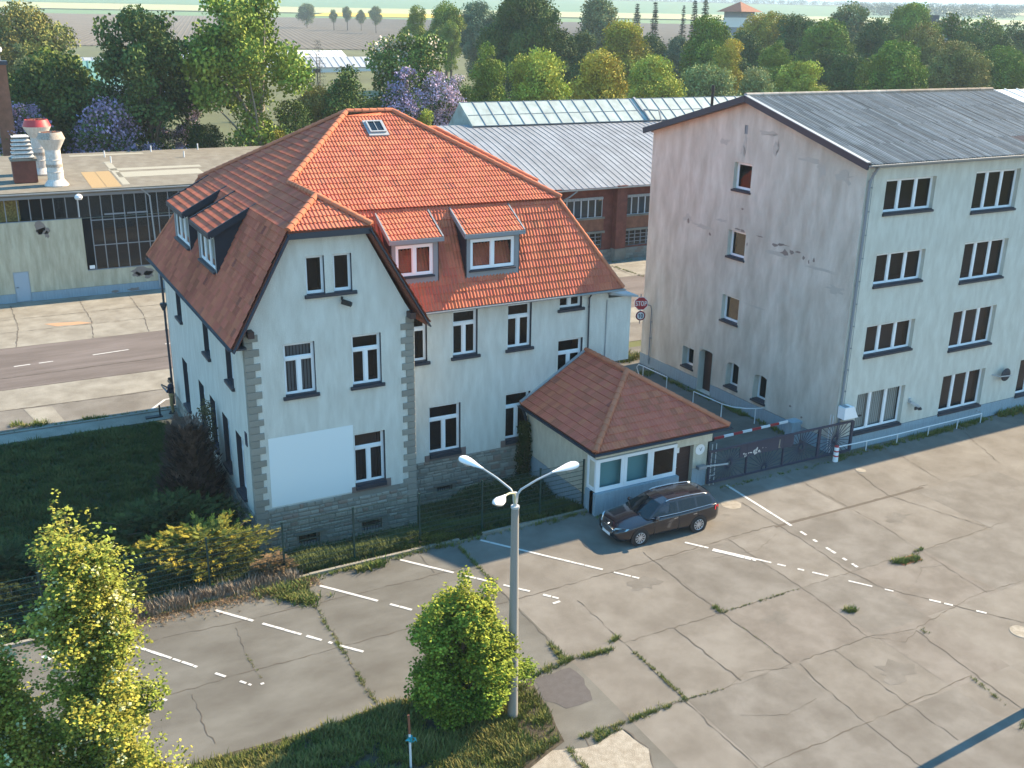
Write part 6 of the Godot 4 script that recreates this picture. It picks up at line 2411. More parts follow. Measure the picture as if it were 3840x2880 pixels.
	for q in [[Vector3(25.5, 0, 5.8), 0.17, "small round pale cover in the asphalt beside the striped bollard"], [Vector3(20.5, 0, 17.7), 0.32, "round manhole cover at the right edge of the asphalt"]]:
		var mh := thing("manhole_cover", q[2], "manhole cover", q[0])
		var mg := Geo.new()
		mg.lathe(Vector3.ZERO, Vector3.UP, [Vector2(q[1] + 0.06, 0.004), Vector2(q[1] + 0.05, 0.016), Vector2(q[1], 0.016), Vector2(q[1], 0.010)], 22)
		put("ring", mg, M["concrete_pale"], mh)
		var ml := Geo.new()
		ml.lathe(Vector3.ZERO, Vector3.UP, [Vector2(q[1], 0.013), Vector2(0.0, 0.013)], 22)
		put("lid", ml, M["concrete_pale"], mh)


func lettering(text: String, parent: Node3D, at: Vector3, height: float, m: String, width: float) -> void:
	var t := TextMesh.new()
	var f := SystemFont.new()
	f.font_names = PackedStringArray(["Droid Sans"])
	f.font_weight = 700
	t.font = f
	t.text = text
	t.font_size = 64
	t.pixel_size = height / 46.0
	t.depth = 0.008
	t.curve_step = 2.0
	var o := MeshInstance3D.new()
	o.name = "lettering"
	t.material = M[m]
	o.mesh = t
	var bb := t.get_aabb()
	var sx := width / maxf(bb.size.x, 0.01)
	var sy := height / maxf(bb.size.y, 0.01)
	o.scale = Vector3(sx, sy, 1)
	var c := bb.get_center()
	o.position = at - Vector3(c.x * sx, c.y * sy, c.z)
	parent.add_child(o, true)


# ------------------------------------------------------------------ the car
func build_car() -> void:
	var car := thing("parked_car", "dark purple-black estate car parked in front of the gatehouse", "car", Vector3(14.0, 0, 6.33), PI - 0.033)
	var paint := mat("car_paint", lin(0.010, 0.008, 0.014), 0.22)
	paint.metallic = 0.2
	paint.clearcoat_enabled = true
	paint.clearcoat = 1.0
	paint.clearcoat_roughness = 0.04
	var chrome := mat("chrome", lin(0.62, 0.63, 0.65), 0.18)
	chrome.metallic = 1.0
	mat("tyre", lin(0.018, 0.018, 0.02), 0.85)
	var alloy := mat("alloy", lin(0.62, 0.63, 0.66), 0.3)
	alloy.metallic = 0.7
	var gm := mat("car_glass", lin(0.008, 0.012, 0.016), 0.03)
	mat("headlight_glass", lin(0.42, 0.56, 0.62), 0.08)
	mat("tail_red", lin(0.55, 0.02, 0.03), 0.2)
	# lower body: stations x, half width, bottom, shoulder, top centre
	var st := [[2.27, 0.55, 0.33, 0.52, 0.58], [2.20, 0.72, 0.24, 0.62, 0.70], [2.02, 0.83, 0.20, 0.72, 0.80], [1.75, 0.885, 0.19, 0.79, 0.88], [1.343, 0.905, 0.19, 0.85, 0.95], [1.0, 0.907, 0.19, 0.90, 1.0], [0.3, 0.907, 0.19, 0.94, 0.97], [-0.8, 0.905, 0.19, 0.965, 0.98], [-1.343, 0.905, 0.20, 0.985, 1.0], [-1.8, 0.89, 0.22, 0.995, 1.01], [-2.18, 0.85, 0.27, 1.0, 1.02], [-2.34, 0.78, 0.33, 0.96, 0.98], [-2.39, 0.68, 0.42, 0.86, 0.88]]
	var rings := []
	for s in st:
		var w: float = s[1]
		var yb: float = s[2]
		var ys: float = s[3]
		var yt: float = s[4]
		var h := [Vector2(0, yb), Vector2(w * 0.82, yb), Vector2(w * 0.965, yb + 0.10), Vector2(w * 0.995, lerpf(yb, ys, 0.35)), Vector2(w, lerpf(yb, ys, 0.62)), Vector2(w * 0.992, lerpf(yb, ys, 0.86)), Vector2(w * 0.955, ys - 0.01), Vector2(w * 0.88, ys + 0.015), Vector2(w * 0.55, lerpf(ys, yt, 0.8)), Vector2(0, yt)]
		var ring := []
		for q in h:
			ring.append(Vector3(s[0], q.y, q.x))
		for i in range(h.size() - 2, 0, -1):
			ring.append(Vector3(s[0], h[i].y, -h[i].x))
		rings.append(ring)
	var body := smooth_loft(rings)
	var bn := put("body", body, paint, car)
	# roof and side frame of the cabin
	var et := [Vector3(0.30, 1.385, 0.575), Vector3(-0.1, 1.435, 0.60), Vector3(-0.6, 1.452, 0.61), Vector3(-1.2, 1.448, 0.605), Vector3(-1.75, 1.41, 0.585), Vector3(-2.06, 1.355, 0.56)]
	var eb := [Vector3(0.98, 0.955, 0.80), Vector3(0.30, 0.965, 0.84), Vector3(-0.5, 0.975, 0.848), Vector3(-1.2, 0.99, 0.845), Vector3(-1.85, 1.005, 0.82), Vector3(-2.28, 1.005, 0.765)]
	var cab := Geo.new()
	for i in 5:
		var cols := 6
		for k in cols:
			var q := []
			for w in [[i, k], [i + 1, k], [i + 1, k + 1], [i, k + 1]]:
				var e: Vector3 = et[w[0]]
				var t: float = -1.0 + 2.0 * w[1] / cols
				q.append(Vector3(e.x + (0.06 if w[0] == 0 else 0.0) * (1 - t * t), e.y + 0.035 * (1 - t * t), e.z * t))
			var n := Vector3.UP
			cab.flat(q[0], q[3], q[2], q[1])
		for sd in [1.0, -1.0]:
			var m := Vector3(1, 1, sd)
			var a: Vector3 = eb[i] * m
			var b: Vector3 = eb[i + 1] * m
			var c: Vector3 = et[i + 1] * m
			var d: Vector3 = et[i] * m
			if sd > 0:
				cab.quad(b, a, d, c)
			else:
				cab.quad(a, b, c, d)
	put("roof", cab, paint, car)
	var side := [[0.05, 0.40, "q"], [0.42, 0.63, "q"]]
	for sd in [1.0, -1.0]:
		for w in [[0.74, -0.38], [-0.46, -1.22], [-1.32, -2.02]]:
			var g := Geo.new()
			var pts_b := []
			var pts_t := []
			for i in 6:
				var x := lerpf(w[0], w[1], i / 5.0)
				var b := edge_at(eb, x)
				var tx := x
				if x > 0.22:
					tx = 0.22
				var t := edge_at(et, clampf(tx, -2.0, 0.29))
				var lim := 1.0
				if x > 0.26:
					lim = 1.0 - (x - 0.26) / 0.60
				if x < -1.9:
					lim = 0.8
				pts_b.append(b.lerp(t, 0.09) + Vector3(0, 0, 0.006))
				pts_t.append(Vector3(x, 0, 0) * Vector3(1, 0, 0) + Vector3(0, b.lerp(t, 0.88 * lim).y, b.lerp(t, 0.88 * lim).z + 0.006))
			for i in 5:
				var m := Vector3(1, 1, sd)
				if sd > 0:
					g.quad(pts_b[i + 1] * m, pts_b[i] * m, pts_t[i] * m, pts_t[i + 1] * m)
				else:
					g.quad(pts_b[i] * m, pts_b[i + 1] * m, pts_t[i + 1] * m, pts_t[i] * m)
			put("side_window", g, gm, car)
		var cs := Geo.new()
		cs.tube([edge_at(eb, 0.8) * Vector3(1, 1, sd) + Vector3(0, 0.02, 0.012 * sd), edge_at(eb, -0.5) * Vector3(1, 1, sd) + Vector3(0, 0.025, 0.012 * sd), edge_at(eb, -2.0) * Vector3(1, 1, sd) + Vector3(0, 0.03, 0.012 * sd)], [0.010], 6)
		put("chrome_strip", cs, chrome, car)
		var rr := Geo.new()
		rr.tube([Vector3(0.05, 1.44, 0.575 * sd), Vector3(-0.1, 1.485, 0.58 * sd), Vector3(-0.9, 1.505, 0.585 * sd), Vector3(-1.7, 1.46, 0.565 * sd), Vector3(-1.85, 1.41, 0.56 * sd)], [0.018], 6)
		put("roof_rail", rr, chrome, car)
		var mr := Geo.new()
		mr.lathe(Vector3(0.66, 1.0, 0.93 * sd), Vector3(0.25, 0, sd).normalized(), [Vector2(0.05, -0.08), Vector2(0.085, 0.0), Vector2(0.08, 0.09), Vector2(0.0, 0.13)], 10)
		put("mirror", mr, paint, car)
		for x in [-0.16, -1.05]:
			var hg := Geo.new()
			hg.bar(Vector3(x, 0.83, 0.912 * sd), Vector3(x - 0.17, 0.835, 0.912 * sd), 0.02, 0.03, Vector3.UP)
			put("door_handle", hg, chrome, car)
		for x in [0.72, -0.40, -1.28]:
			var dg := Geo.new()
			dg.bar(Vector3(x, 0.30, 0.905 * sd), Vector3(x - 0.02, 0.90, 0.900 * sd), 0.008, 0.02, Vector3.RIGHT)
			put("door_gap", dg, M["black"], car)
		# headlight, fog lamp, tail lamp
		var hl := Geo.new()
		hl.poly(fix([Vector3(2.225, 0.62, 0.42 * sd), Vector3(2.18, 0.60, 0.62 * sd), Vector3(1.93, 0.70, 0.86 * sd), Vector3(1.82, 0.77, 0.87 * sd), Vector3(2.03, 0.755, 0.72 * sd), Vector3(2.18, 0.71, 0.46 * sd)], Vector3(1, 0.4, 0.6 * sd), 0.02))
		put("headlight", hl, M["headlight_glass"], car)
		var fl := Geo.new()
		fl.poly(fix([Vector3(2.19, 0.36, 0.50 * sd), Vector3(2.08, 0.36, 0.70 * sd), Vector3(2.09, 0.43, 0.71 * sd), Vector3(2.20, 0.43, 0.50 * sd)], Vector3(1, 0, 0.5 * sd), 0.03))
		put("fog_lamp", fl, M["headlight_glass"], car)
		var tl := Geo.new()
		tl.poly(fix([Vector3(-2.08, 0.80, 0.86 * sd), Vector3(-2.08, 0.97, 0.855 * sd), Vector3(-2.30, 0.97, 0.78 * sd), Vector3(-2.36, 0.90, 0.70 * sd), Vector3(-2.32, 0.74, 0.76 * sd)], Vector3(-0.6, 0, sd), 0.02))
		put("tail_lamp", tl, M["tail_red"], car)
	# windscreen and rear window
	for e in [[et[0], eb[0], 0.10, 0.14], [et[5], eb[5], -0.03, -0.06]]:
		var g := Geo.new()
		var cols := 8
		var fx := 1.0 if e[0].x > 0 else -1.0
		for k in cols:
			for j in 3:
				var q := []
				for w in [[k, j], [k + 1, j], [k + 1, j + 1], [k, j + 1]]:
					var t: float = -1.0 + 2.0 * w[0] / cols
					var s: float = w[1] / 3.0
					var p: Vector3 = (e[1] as Vector3).lerp(e[0], s)
					q.append(Vector3(p.x + lerpf(e[3], e[2], s) * (1 - t * t) + 0.004 * fx, p.y + lerpf(0.02, 0.034, s) * (1 - t * t) + 0.003, p.z * t * 0.985))
				if fx > 0:
					g.quad(q[1], q[0], q[3], q[2])
				else:
					g.quad(q[0], q[1], q[2], q[3])
		put("windscreen" if fx > 0 else "rear_window", g, gm, car)
	# grille, badge, plate, bumper inlet
	var gr := Geo.new()
	gr.poly(fix([Vector3(2.265, 0.46, -0.36), Vector3(2.265, 0.46, 0.36), Vector3(2.245, 0.63, 0.44), Vector3(2.25, 0.655, 0.0), Vector3(2.245, 0.63, -0.44)], Vector3.RIGHT, 0.02))
	put("grille", gr, M["black"], car)
	var gc := Geo.new()
	gc.tube([Vector3(2.285, 0.46, -0.36), Vector3(2.27, 0.63, -0.44), Vector3(2.285, 0.67, -0.1), Vector3(2.285, 0.67, 0.1), Vector3(2.27, 0.63, 0.44), Vector3(2.285, 0.46, 0.36), Vector3(2.30, 0.45, 0.0), Vector3(2.285, 0.46, -0.36)], [0.012], 6)
	put("grille_frame", gc, chrome, car)
	for i in 13:
		var g := Geo.new()
		g.bar(Vector3(2.292, 0.475, -0.33 + 0.055 * i), Vector3(2.278, 0.63, -0.36 + 0.06 * i), 0.008, 0.01, Vector3.RIGHT)
		put("grille_slat", g, M["grey_metal"], car)
	var bd := Geo.new()
	bd.lathe(Vector3(2.235, 0.70, 0), Vector3(0.75, 0.65, 0).normalized(), [Vector2(0.05, 0.0), Vector2(0.045, 0.015), Vector2(0.0, 0.02)], 14)
	put("badge", bd, chrome, car)
	var lp := Geo.new()
	lp.box(Vector3(2.30, 0.38, 0), Vector3(0.012, 0.11, 0.52))
	put("number_plate", lp, M["sign_white"], car)
	var wi := Geo.new()
	for q in [[-0.45, 0.15], [0.2, 0.7]]:
		wi.bar(Vector3(1.09, 0.985, q[0]), Vector3(0.90, 1.03, q[1]), 0.018, 0.02)
	put("wiper", wi, M["black"], car)
	var an := Geo.new()
	an.prism([Vector3(-1.72, 1.44, 0), Vector3(-1.88, 1.43, 0), Vector3(-1.86, 1.50, 0)], Vector3(0, 0, 0.02))
	put("aerial_fin", an, paint, car)
	# wheels in dark arches
	for x in [1.343, -1.343]:
		for sd in [1.0, -1.0]:
			var ar := Geo.new()
			ar.lathe(Vector3(x, 0.33, 0.80 * sd), Vector3(0, 0, sd), [Vector2(0.37, 0.0), Vector2(0.385, 0.112), Vector2(0.0, 0.112)], 24)
			put("wheel_arch", ar, M["black"], car)
			var wn := node("wheel", car, Vector3(x, 0.318, 0.80 * sd))
			var ax := Vector3(0, 0, sd)
			var ty := Geo.new()
			ty.lathe(Vector3.ZERO, ax, [Vector2(0.22, -0.10), Vector2(0.30, -0.10), Vector2(0.318, -0.07), Vector2(0.318, 0.09), Vector2(0.30, 0.125), Vector2(0.225, 0.128), Vector2(0.215, 0.10)], 28)
			put("tyre", ty, M["tyre"], wn)
			var ri := Geo.new()
			ri.lathe(Vector3.ZERO, ax, [Vector2(0.222, 0.128), Vector2(0.215, 0.132), Vector2(0.205, 0.12), Vector2(0.20, 0.07)], 28)
			ri.lathe(Vector3.ZERO, ax, [Vector2(0.055, 0.10), Vector2(0.045, 0.125), Vector2(0.0, 0.128)], 14)
			for k in 10:
				var a := TAU * k / 10.0
				var dv := Vector3(cos(a), sin(a), 0)
				ri.bar(dv * 0.04 + ax * 0.112, dv * 0.212 + ax * 0.122, 0.034, 0.02, ax)
			put("rim", ri, alloy, wn)
			var dk := Geo.new()
			dk.lathe(Vector3.ZERO, ax, [Vector2(0.21, 0.07), Vector2(0.0, 0.07)], 20)
			put("brake_disc", dk, M["black"], wn)


func fix(p: Array, out: Vector3, lift: float) -> Array:
	var o := out.normalized()
	var q := []
	for a in p:
		q.append(a + o * lift)
	var n: Vector3 = (q[1] - q[0]).cross(q[2] - q[0])
	if n.dot(o) < 0:
		q.reverse()
	return q


func edge_at(e: Array, x: float) -> Vector3:
	for i in e.size() - 1:
		if x <= e[i].x and x >= e[i + 1].x:
			return e[i].lerp(e[i + 1], (e[i].x - x) / (e[i].x - e[i + 1].x))
	return e[0] if x > e[0].x else e[-1]


func smooth_loft(rings: Array) -> Geo:
	var g := Geo.new()
	var m: int = rings[0].size()
	var nor := []
	for i in rings.size():
		var row := []
		for k in m:
			var a: Vector3 = rings[mini(i + 1, rings.size() - 1)][k] - rings[maxi(i - 1, 0)][k]
			var b: Vector3 = rings[i][(k + 1) % m] - rings[i][(k + m - 1) % m]
			var nn := a.cross(b).normalized()
			var c := Vector3(0, 0.55, 0)
			var o: Vector3 = rings[i][k] - Vector3(rings[i][k].x, c.y, 0)
			if nn.dot(o) < 0:
				nn = -nn
			row.append(nn)
		nor.append(row)
	for i in rings.size() - 1:
		for k in m:
			var l := (k + 1) % m
			g.quadn(rings[i][k], rings[i][l], rings[i + 1][l], rings[i + 1][k], nor[i][k], nor[i][l], nor[i + 1][l], nor[i + 1][k])
	for e in [0, rings.size() - 1]:
		var s := 1.0 if e == 0 else -1.0
		for k in range(1, m - 1):
			g.trin(rings[e][0], rings[e][k], rings[e][k + 1], Vector3(s, 0, 0), Vector3(s, 0, 0), Vector3(s, 0, 0))
	return g


# ------------------------------------------------------------------ person at the villa's back corner
# bones: from, to, radius from, radius to, colour; meshed as one skin with surface nets
func skin(bones: Array, lo: Vector3, hi: Vector3, cell: float) -> Geo:
	var nx := int((hi.x - lo.x) / cell) + 2
	var ny := int((hi.y - lo.y) / cell) + 2
	var nz := int((hi.z - lo.z) / cell) + 2
	var f := PackedFloat32Array()
	f.resize(nx * ny * nz)
	f.fill(1.0)
	for b in bones:
		var a: Vector3 = b[0]
		var d: Vector3 = b[1] - a
		var dd := maxf(d.length_squared(), 1e-9)
		var r := maxf(b[2], b[3]) + 0.07
		var p0: Vector3 = (Vector3(minf(a.x, b[1].x), minf(a.y, b[1].y), minf(a.z, b[1].z)) - Vector3.ONE * r - lo) / cell
		var p1: Vector3 = (Vector3(maxf(a.x, b[1].x), maxf(a.y, b[1].y), maxf(a.z, b[1].z)) + Vector3.ONE * r - lo) / cell
		for i in range(maxi(0, int(p0.x)), mini(nx, int(p1.x) + 1)):
			for j in range(maxi(0, int(p0.y)), mini(ny, int(p1.y) + 1)):
				for k in range(maxi(0, int(p0.z)), mini(nz, int(p1.z) + 1)):
					var p := lo + Vector3(i, j, k) * cell
					var t := clampf((p - a).dot(d) / dd, 0, 1)
					var dist := p.distance_to(a + d * t) - lerpf(b[2], b[3], t)
					var at := (i * ny + j) * nz + k
					var o := f[at]
					var h := clampf(0.5 + 0.5 * (o - dist) / 0.03, 0, 1)
					f[at] = lerpf(o, dist, h) - 0.03 * h * (1.0 - h)
	var vert := {}
	var pos := []
	var step := [0, nz * ny, nz, 1]
	for i in nx - 1:
		for j in ny - 1:
			for k in nz - 1:
				var at := (i * ny + j) * nz + k
				var s := Vector3.ZERO
				var cnt := 0
				var cor := []
				for m in 8:
					cor.append(f[at + (m & 1) * ny * nz + ((m >> 1) & 1) * nz + ((m >> 2) & 1)])
				for e in [[0, 1], [2, 3], [4, 5], [6, 7], [0, 2], [1, 3], [4, 6], [5, 7], [0, 4], [1, 5], [2, 6], [3, 7]]:
					var x: float = cor[e[0]]
					var y: float = cor[e[1]]
					if (x < 0) != (y < 0):
						var t := x / (x - y)
						var q0 := Vector3(e[0] & 1, (e[0] >> 1) & 1, (e[0] >> 2) & 1)
						var q1 := Vector3(e[1] & 1, (e[1] >> 1) & 1, (e[1] >> 2) & 1)
						s += q0.lerp(q1, t)
						cnt += 1
				if cnt > 0:
					vert[at] = pos.size()
					pos.append(lo + (Vector3(i, j, k) + s / cnt) * cell)
	var g := Geo.new()
	for at in vert:
		var k: int = at % nz
		var j: int = (at / nz) % ny
		var i: int = at / (nz * ny)
		if i < 1 or j < 1 or k < 1:
			continue
		for ax in 3:
			var st: int = [ny * nz, nz, 1][ax]
			if (f[at] < 0) == (f[at + st] < 0):
				continue
			var u: int = [ny * nz, nz, 1][(ax + 1) % 3]
			var w: int = [ny * nz, nz, 1][(ax + 2) % 3]
			if not (vert.has(at - u) and vert.has(at - w) and vert.has(at - u - w)):
				continue
			var q := [pos[vert[at]], pos[vert[at - u]], pos[vert[at - u - w]], pos[vert[at - w]]]
			var mid: Vector3 = (q[0] + q[2]) / 2
			var best := 1e9
			for b in bones:
				var d: Vector3 = b[1] - b[0]
				var t := clampf((mid - b[0]).dot(d) / maxf(d.length_squared(), 1e-9), 0, 1)
				var dist: float = mid.distance_to(b[0] + d * t) - lerpf(b[2], b[3], t)
				if dist < best:
					best = dist
					g.tint = b[4]
			if f[at] < 0:
				g.quad(q[0], q[1], q[2], q[3])
			else:
				g.quad(q[3], q[2], q[1], q[0])
	return g


func build_person() -> void:
	# facing local +x, which is turned towards the road; the phone is held up before the face
	var p := thing("person", "person in dark jacket and khaki trousers standing at the villa's back corner, arms raised", "person", Vector3(-0.36, 0.02, -14.55), deg_to_rad(160.0))
	var jk := Color(0.022, 0.022, 0.040)
	var tr := Color(0.30, 0.20, 0.09)
	var sk := Color(0.50, 0.30, 0.21)
	var sl := Color(0.24, 0.24, 0.26)
	var sh := Color(0.03, 0.03, 0.035)
	var b := []
	b.append([Vector3(0, 0.98, -0.07), Vector3(0, 0.98, 0.07), 0.125, 0.125, tr])
	for s in [1.0, -1.0]:
		b.append([Vector3(0, 0.95, 0.09 * s), Vector3(0.03, 0.52, 0.105 * s), 0.095, 0.068, tr])
		b.append([Vector3(0.03, 0.52, 0.105 * s), Vector3(-0.01, 0.11, 0.11 * s), 0.066, 0.050, tr])
		b.append([Vector3(-0.04, 0.05, 0.11 * s), Vector3(0.16, 0.04, 0.13 * s), 0.048, 0.038, sh])
		b.append([Vector3(0.0, 1.46, 0.18 * s), Vector3(0.13, 1.20, 0.25 * s), 0.062, 0.052, jk])
		b.append([Vector3(0.13, 1.20, 0.25 * s), Vector3(0.33, 1.40, 0.12 * s), 0.047, 0.036, sl])
		b.append([Vector3(0.33, 1.40, 0.12 * s), Vector3(0.40, 1.46, 0.08 * s), 0.036, 0.026, sk])
		for k in 4:
			var o := Vector3(0.40, 1.445 + 0.02 * k, 0.075 * s)
			b.append([o, o + Vector3(0.045, 0.02, -0.03 * s), 0.010, 0.009, sk])
		b.append([Vector3(0.37, 1.47, 0.07 * s), Vector3(0.41, 1.51, 0.04 * s), 0.011, 0.009, sk])
	b.append([Vector3(0, 1.06, 0), Vector3(0.0, 1.40, 0), 0.135, 0.150, jk])
	b.append([Vector3(0, 1.42, -0.11), Vector3(0, 1.42, 0.11), 0.095, 0.095, jk])
	b.append([Vector3(0, 1.50, 0), Vector3(0.02, 1.62, 0), 0.052, 0.050, sk])
	b.append([Vector3(0.025, 1.70, 0), Vector3(0.03, 1.74, 0), 0.083, 0.088, sk])
	b.append([Vector3(0.075, 1.66, 0), Vector3(0.085, 1.64, 0), 0.045, 0.04, sk])
	b.append([Vector3(0.115, 1.70, 0), Vector3(0.125, 1.685, 0), 0.012, 0.014, sk])
	b.append([Vector3(0.02, 1.70, 0.085), Vector3(0.02, 1.72, 0.085), 0.018, 0.018, sk])
	b.append([Vector3(0.02, 1.70, -0.085), Vector3(0.02, 1.72, -0.085), 0.018, 0.018, sk])
	var g := skin(b, Vector3(-0.25, -0.02, -0.38), Vector3(0.52, 1.92, 0.38), 0.017)
	mat("cloth", lin(1, 1, 1), 0.85)
	put("body", g, M["cloth"], p)
	var hb := [[Vector3(0.0, 1.76, 0), Vector3(0.02, 1.79, 0), 0.092, 0.085, Color(0.02, 0.014, 0.01)], [Vector3(-0.04, 1.70, 0), Vector3(-0.03, 1.74, 0), 0.075, 0.08, Color(0.02, 0.014, 0.01)]]
	put("hair", skin(hb, Vector3(-0.2, 1.55, -0.2), Vector3(0.2, 1.95, 0.2), 0.015), M["cloth"], p)
	var eg := Geo.new()
	for s in [1.0, -1.0]:
		eg.box(Vector3(0.108, 1.715, 0.034 * s), Vector3(0.012, 0.012, 0.022))
	eg.box(Vector3(0.118, 1.648, 0), Vector3(0.01, 0.01, 0.05))
	put("face_marks", eg, M["dark_door"], p)


# ------------------------------------------------------------------ trees
var clumps := {}
const KINDS := {
	"dark": [Color(0.085, 0.13, 0.030), 0.0], "mid": [Color(0.19, 0.25, 0.042), 0.0], "lime": [Color(0.34, 0.38, 0.06), 0.0], "gold": [Color(0.37, 0.33, 0.048), 0.0],
	"green": [Color(0.16, 0.23, 0.032), 0.0], "olive": [Color(0.21, 0.205, 0.055), 0.0], "grey": [Color(0.19, 0.225, 0.095), 0.0], "blue": [Color(0.12, 0.18, 0.10), 0.0],
	"willow": [Color(0.27, 0.31, 0.115), 0.0], "poplar_dark": [Color(0.085, 0.13, 0.038), 0.0], "poplar": [Color(0.20, 0.265, 0.045), 0.0], "chestnut": [Color(0.14, 0.195, 0.04), 0.10],
	"spruce": [Color(0.030, 0.055, 0.030), 0.0], "cypress": [Color(0.020, 0.034, 0.022), 0.0], "lilac": [Color(0.36, 0.29, 0.44), 0.62], "lilac_pale": [Color(0.52, 0.41, 0.52), 0.72]}


func clump_mesh(which: String) -> ArrayMesh:
	if clumps.has(which):
		return clumps[which]
	var r := RandomNumberGenerator.new()
	r.seed = 100 + which.length()
	var g := Geo.new()
	if which == "needle":
		for i in 16:
			var a := TAU * i / 16 + r.randf_range(-0.2, 0.2)
			var d := Vector3(cos(a), r.randf_range(-0.5, 0.15), sin(a))
			var s := d.cross(Vector3.UP).normalized() * 0.13
			g.quad(Vector3.ZERO - s * 0.3, d * 0.5 - s, d * r.randf_range(0.8, 1.1), d * 0.5 + s)
	elif which == "spray":
		for i in 18:
			var a := r.randf_range(-0.9, 0.9)
			var t := r.randf_range(0.0, 0.8)
			var d := Vector3(sin(a) * 0.6, r.randf_range(-0.12, 0.2), cos(a)).normalized()
			var o := Vector3(r.randf_range(-0.15, 0.15), r.randf_range(-0.06, 0.06), t)
			var s := d.cross(Vector3.UP).normalized() * 0.06
			g.quad(o - s * 0.3, o + d * 0.2 - s, o + d * 0.48, o + d * 0.2 + s)
	elif which == "grass":
		for i in 9:
			var a := r.randf_range(0, TAU)
			var o := Vector3(cos(a), 0, sin(a)) * r.randf_range(0.0, 0.5)
			var d := Vector3(cos(a) * r.randf_range(0.1, 0.7), 1.0, sin(a) * r.randf_range(0.1, 0.7)) * r.randf_range(0.55, 1.1)
			var s := Vector3(-sin(a), 0, cos(a)) * 0.07
			var k := r.randf_range(0.8, 1.15)
			g.tint = Color(k, k, k)
			g.quad(o - s, o + s, o + d * 0.6 + s * 0.7, o + d * 0.6 - s * 0.7)
			g.tri(o + d * 0.6 - s * 0.7, o + d * 0.6 + s * 0.7, o + d + Vector3(d.x, -0.1, d.z) * 0.35)
	else:
		var n := 15 if which == "leaf" else 20
		var sz := 0.42 if which == "leaf" else 0.27
		for i in n:
			var o := Vector3(r.randfn(), r.randfn() * 0.8, r.randfn()).limit_length(1.6) * 0.5
			var d := Vector3(r.randf_range(-1, 1), r.randf_range(-0.7, 0.4), r.randf_range(-1, 1)).normalized()
			var up := Vector3(r.randf_range(-0.6, 0.6), 1, r.randf_range(-0.6, 0.6)).normalized()
			var s := d.cross(up).normalized() * sz * 0.42
			var k := r.randf_range(0.82, 1.18)
			g.tint = Color(k, k, k)
			var m := o + d * sz * 0.5 - up * sz * 0.08
			g.tri(o, m + s, o + d * sz)
			g.tri(o, o + d * sz, m - s)
	var mesh := g.mesh(M["leaf_white"])
	clumps[which] = mesh
	return mesh


func scatter(called: String, parent: Node3D, which: String, where: Array, tints: Array) -> MultiMeshInstance3D:
	var mm := MultiMesh.new()
	mm.transform_format = MultiMesh.TRANSFORM_3D
	mm.use_colors = true
	mm.mesh = clump_mesh(which)
	mm.instance_count = where.size()
	for i in where.size():
		mm.set_instance_transform(i, where[i])
		mm.set_instance_color(i, tints[i])
	var o := MultiMeshInstance3D.new()
	o.name = called
	o.multimesh = mm
	parent.add_child(o, true)
	return o


# the same as one real mesh, for the trees that stand nearest
func leaves(called: String, parent: Node3D, where: Array, tints: Array) -> void:
	var r := RandomNumberGenerator.new()
	r.seed = where.size()
	var g := Geo.new()
	for i in where.size():
		var b: Transform3D = where[i]
		var base: Color = tints[i]
		for j in 9:
			var o := b * (Vector3(r.randfn(), r.randfn() * 0.8, r.randfn()).limit_length(1.6) * 0.5)
			var d := Vector3(r.randf_range(-1, 1), r.randf_range(-0.7, 0.4), r.randf_range(-1, 1)).normalized()
			var up := Vector3(r.randf_range(-0.6, 0.6), 1, r.randf_range(-0.6, 0.6)).normalized()
			var sz := b.basis.x.length() * 0.52
			var s := d.cross(up).normalized() * sz * 0.46
			var k := r.randf_range(0.82, 1.18)
			g.tint = Color(base.r * k, base.g * k, base.b * k)
			var m := o + d * sz * 0.5 - up * sz * 0.08
			g.tri(o, m + s, o + d * sz)
			g.tri(o, o + d * sz, m - s)
	put(called, g, M["leaf_white"], parent)


func turned(r: RandomNumberGenerator, s: float, tilt := 3.14) -> Basis:
	return Basis.from_euler(Vector3(r.randf_range(-tilt, tilt), r.randf_range(0, TAU), r.randf_range(-tilt, tilt))).scaled(Vector3.ONE * s)


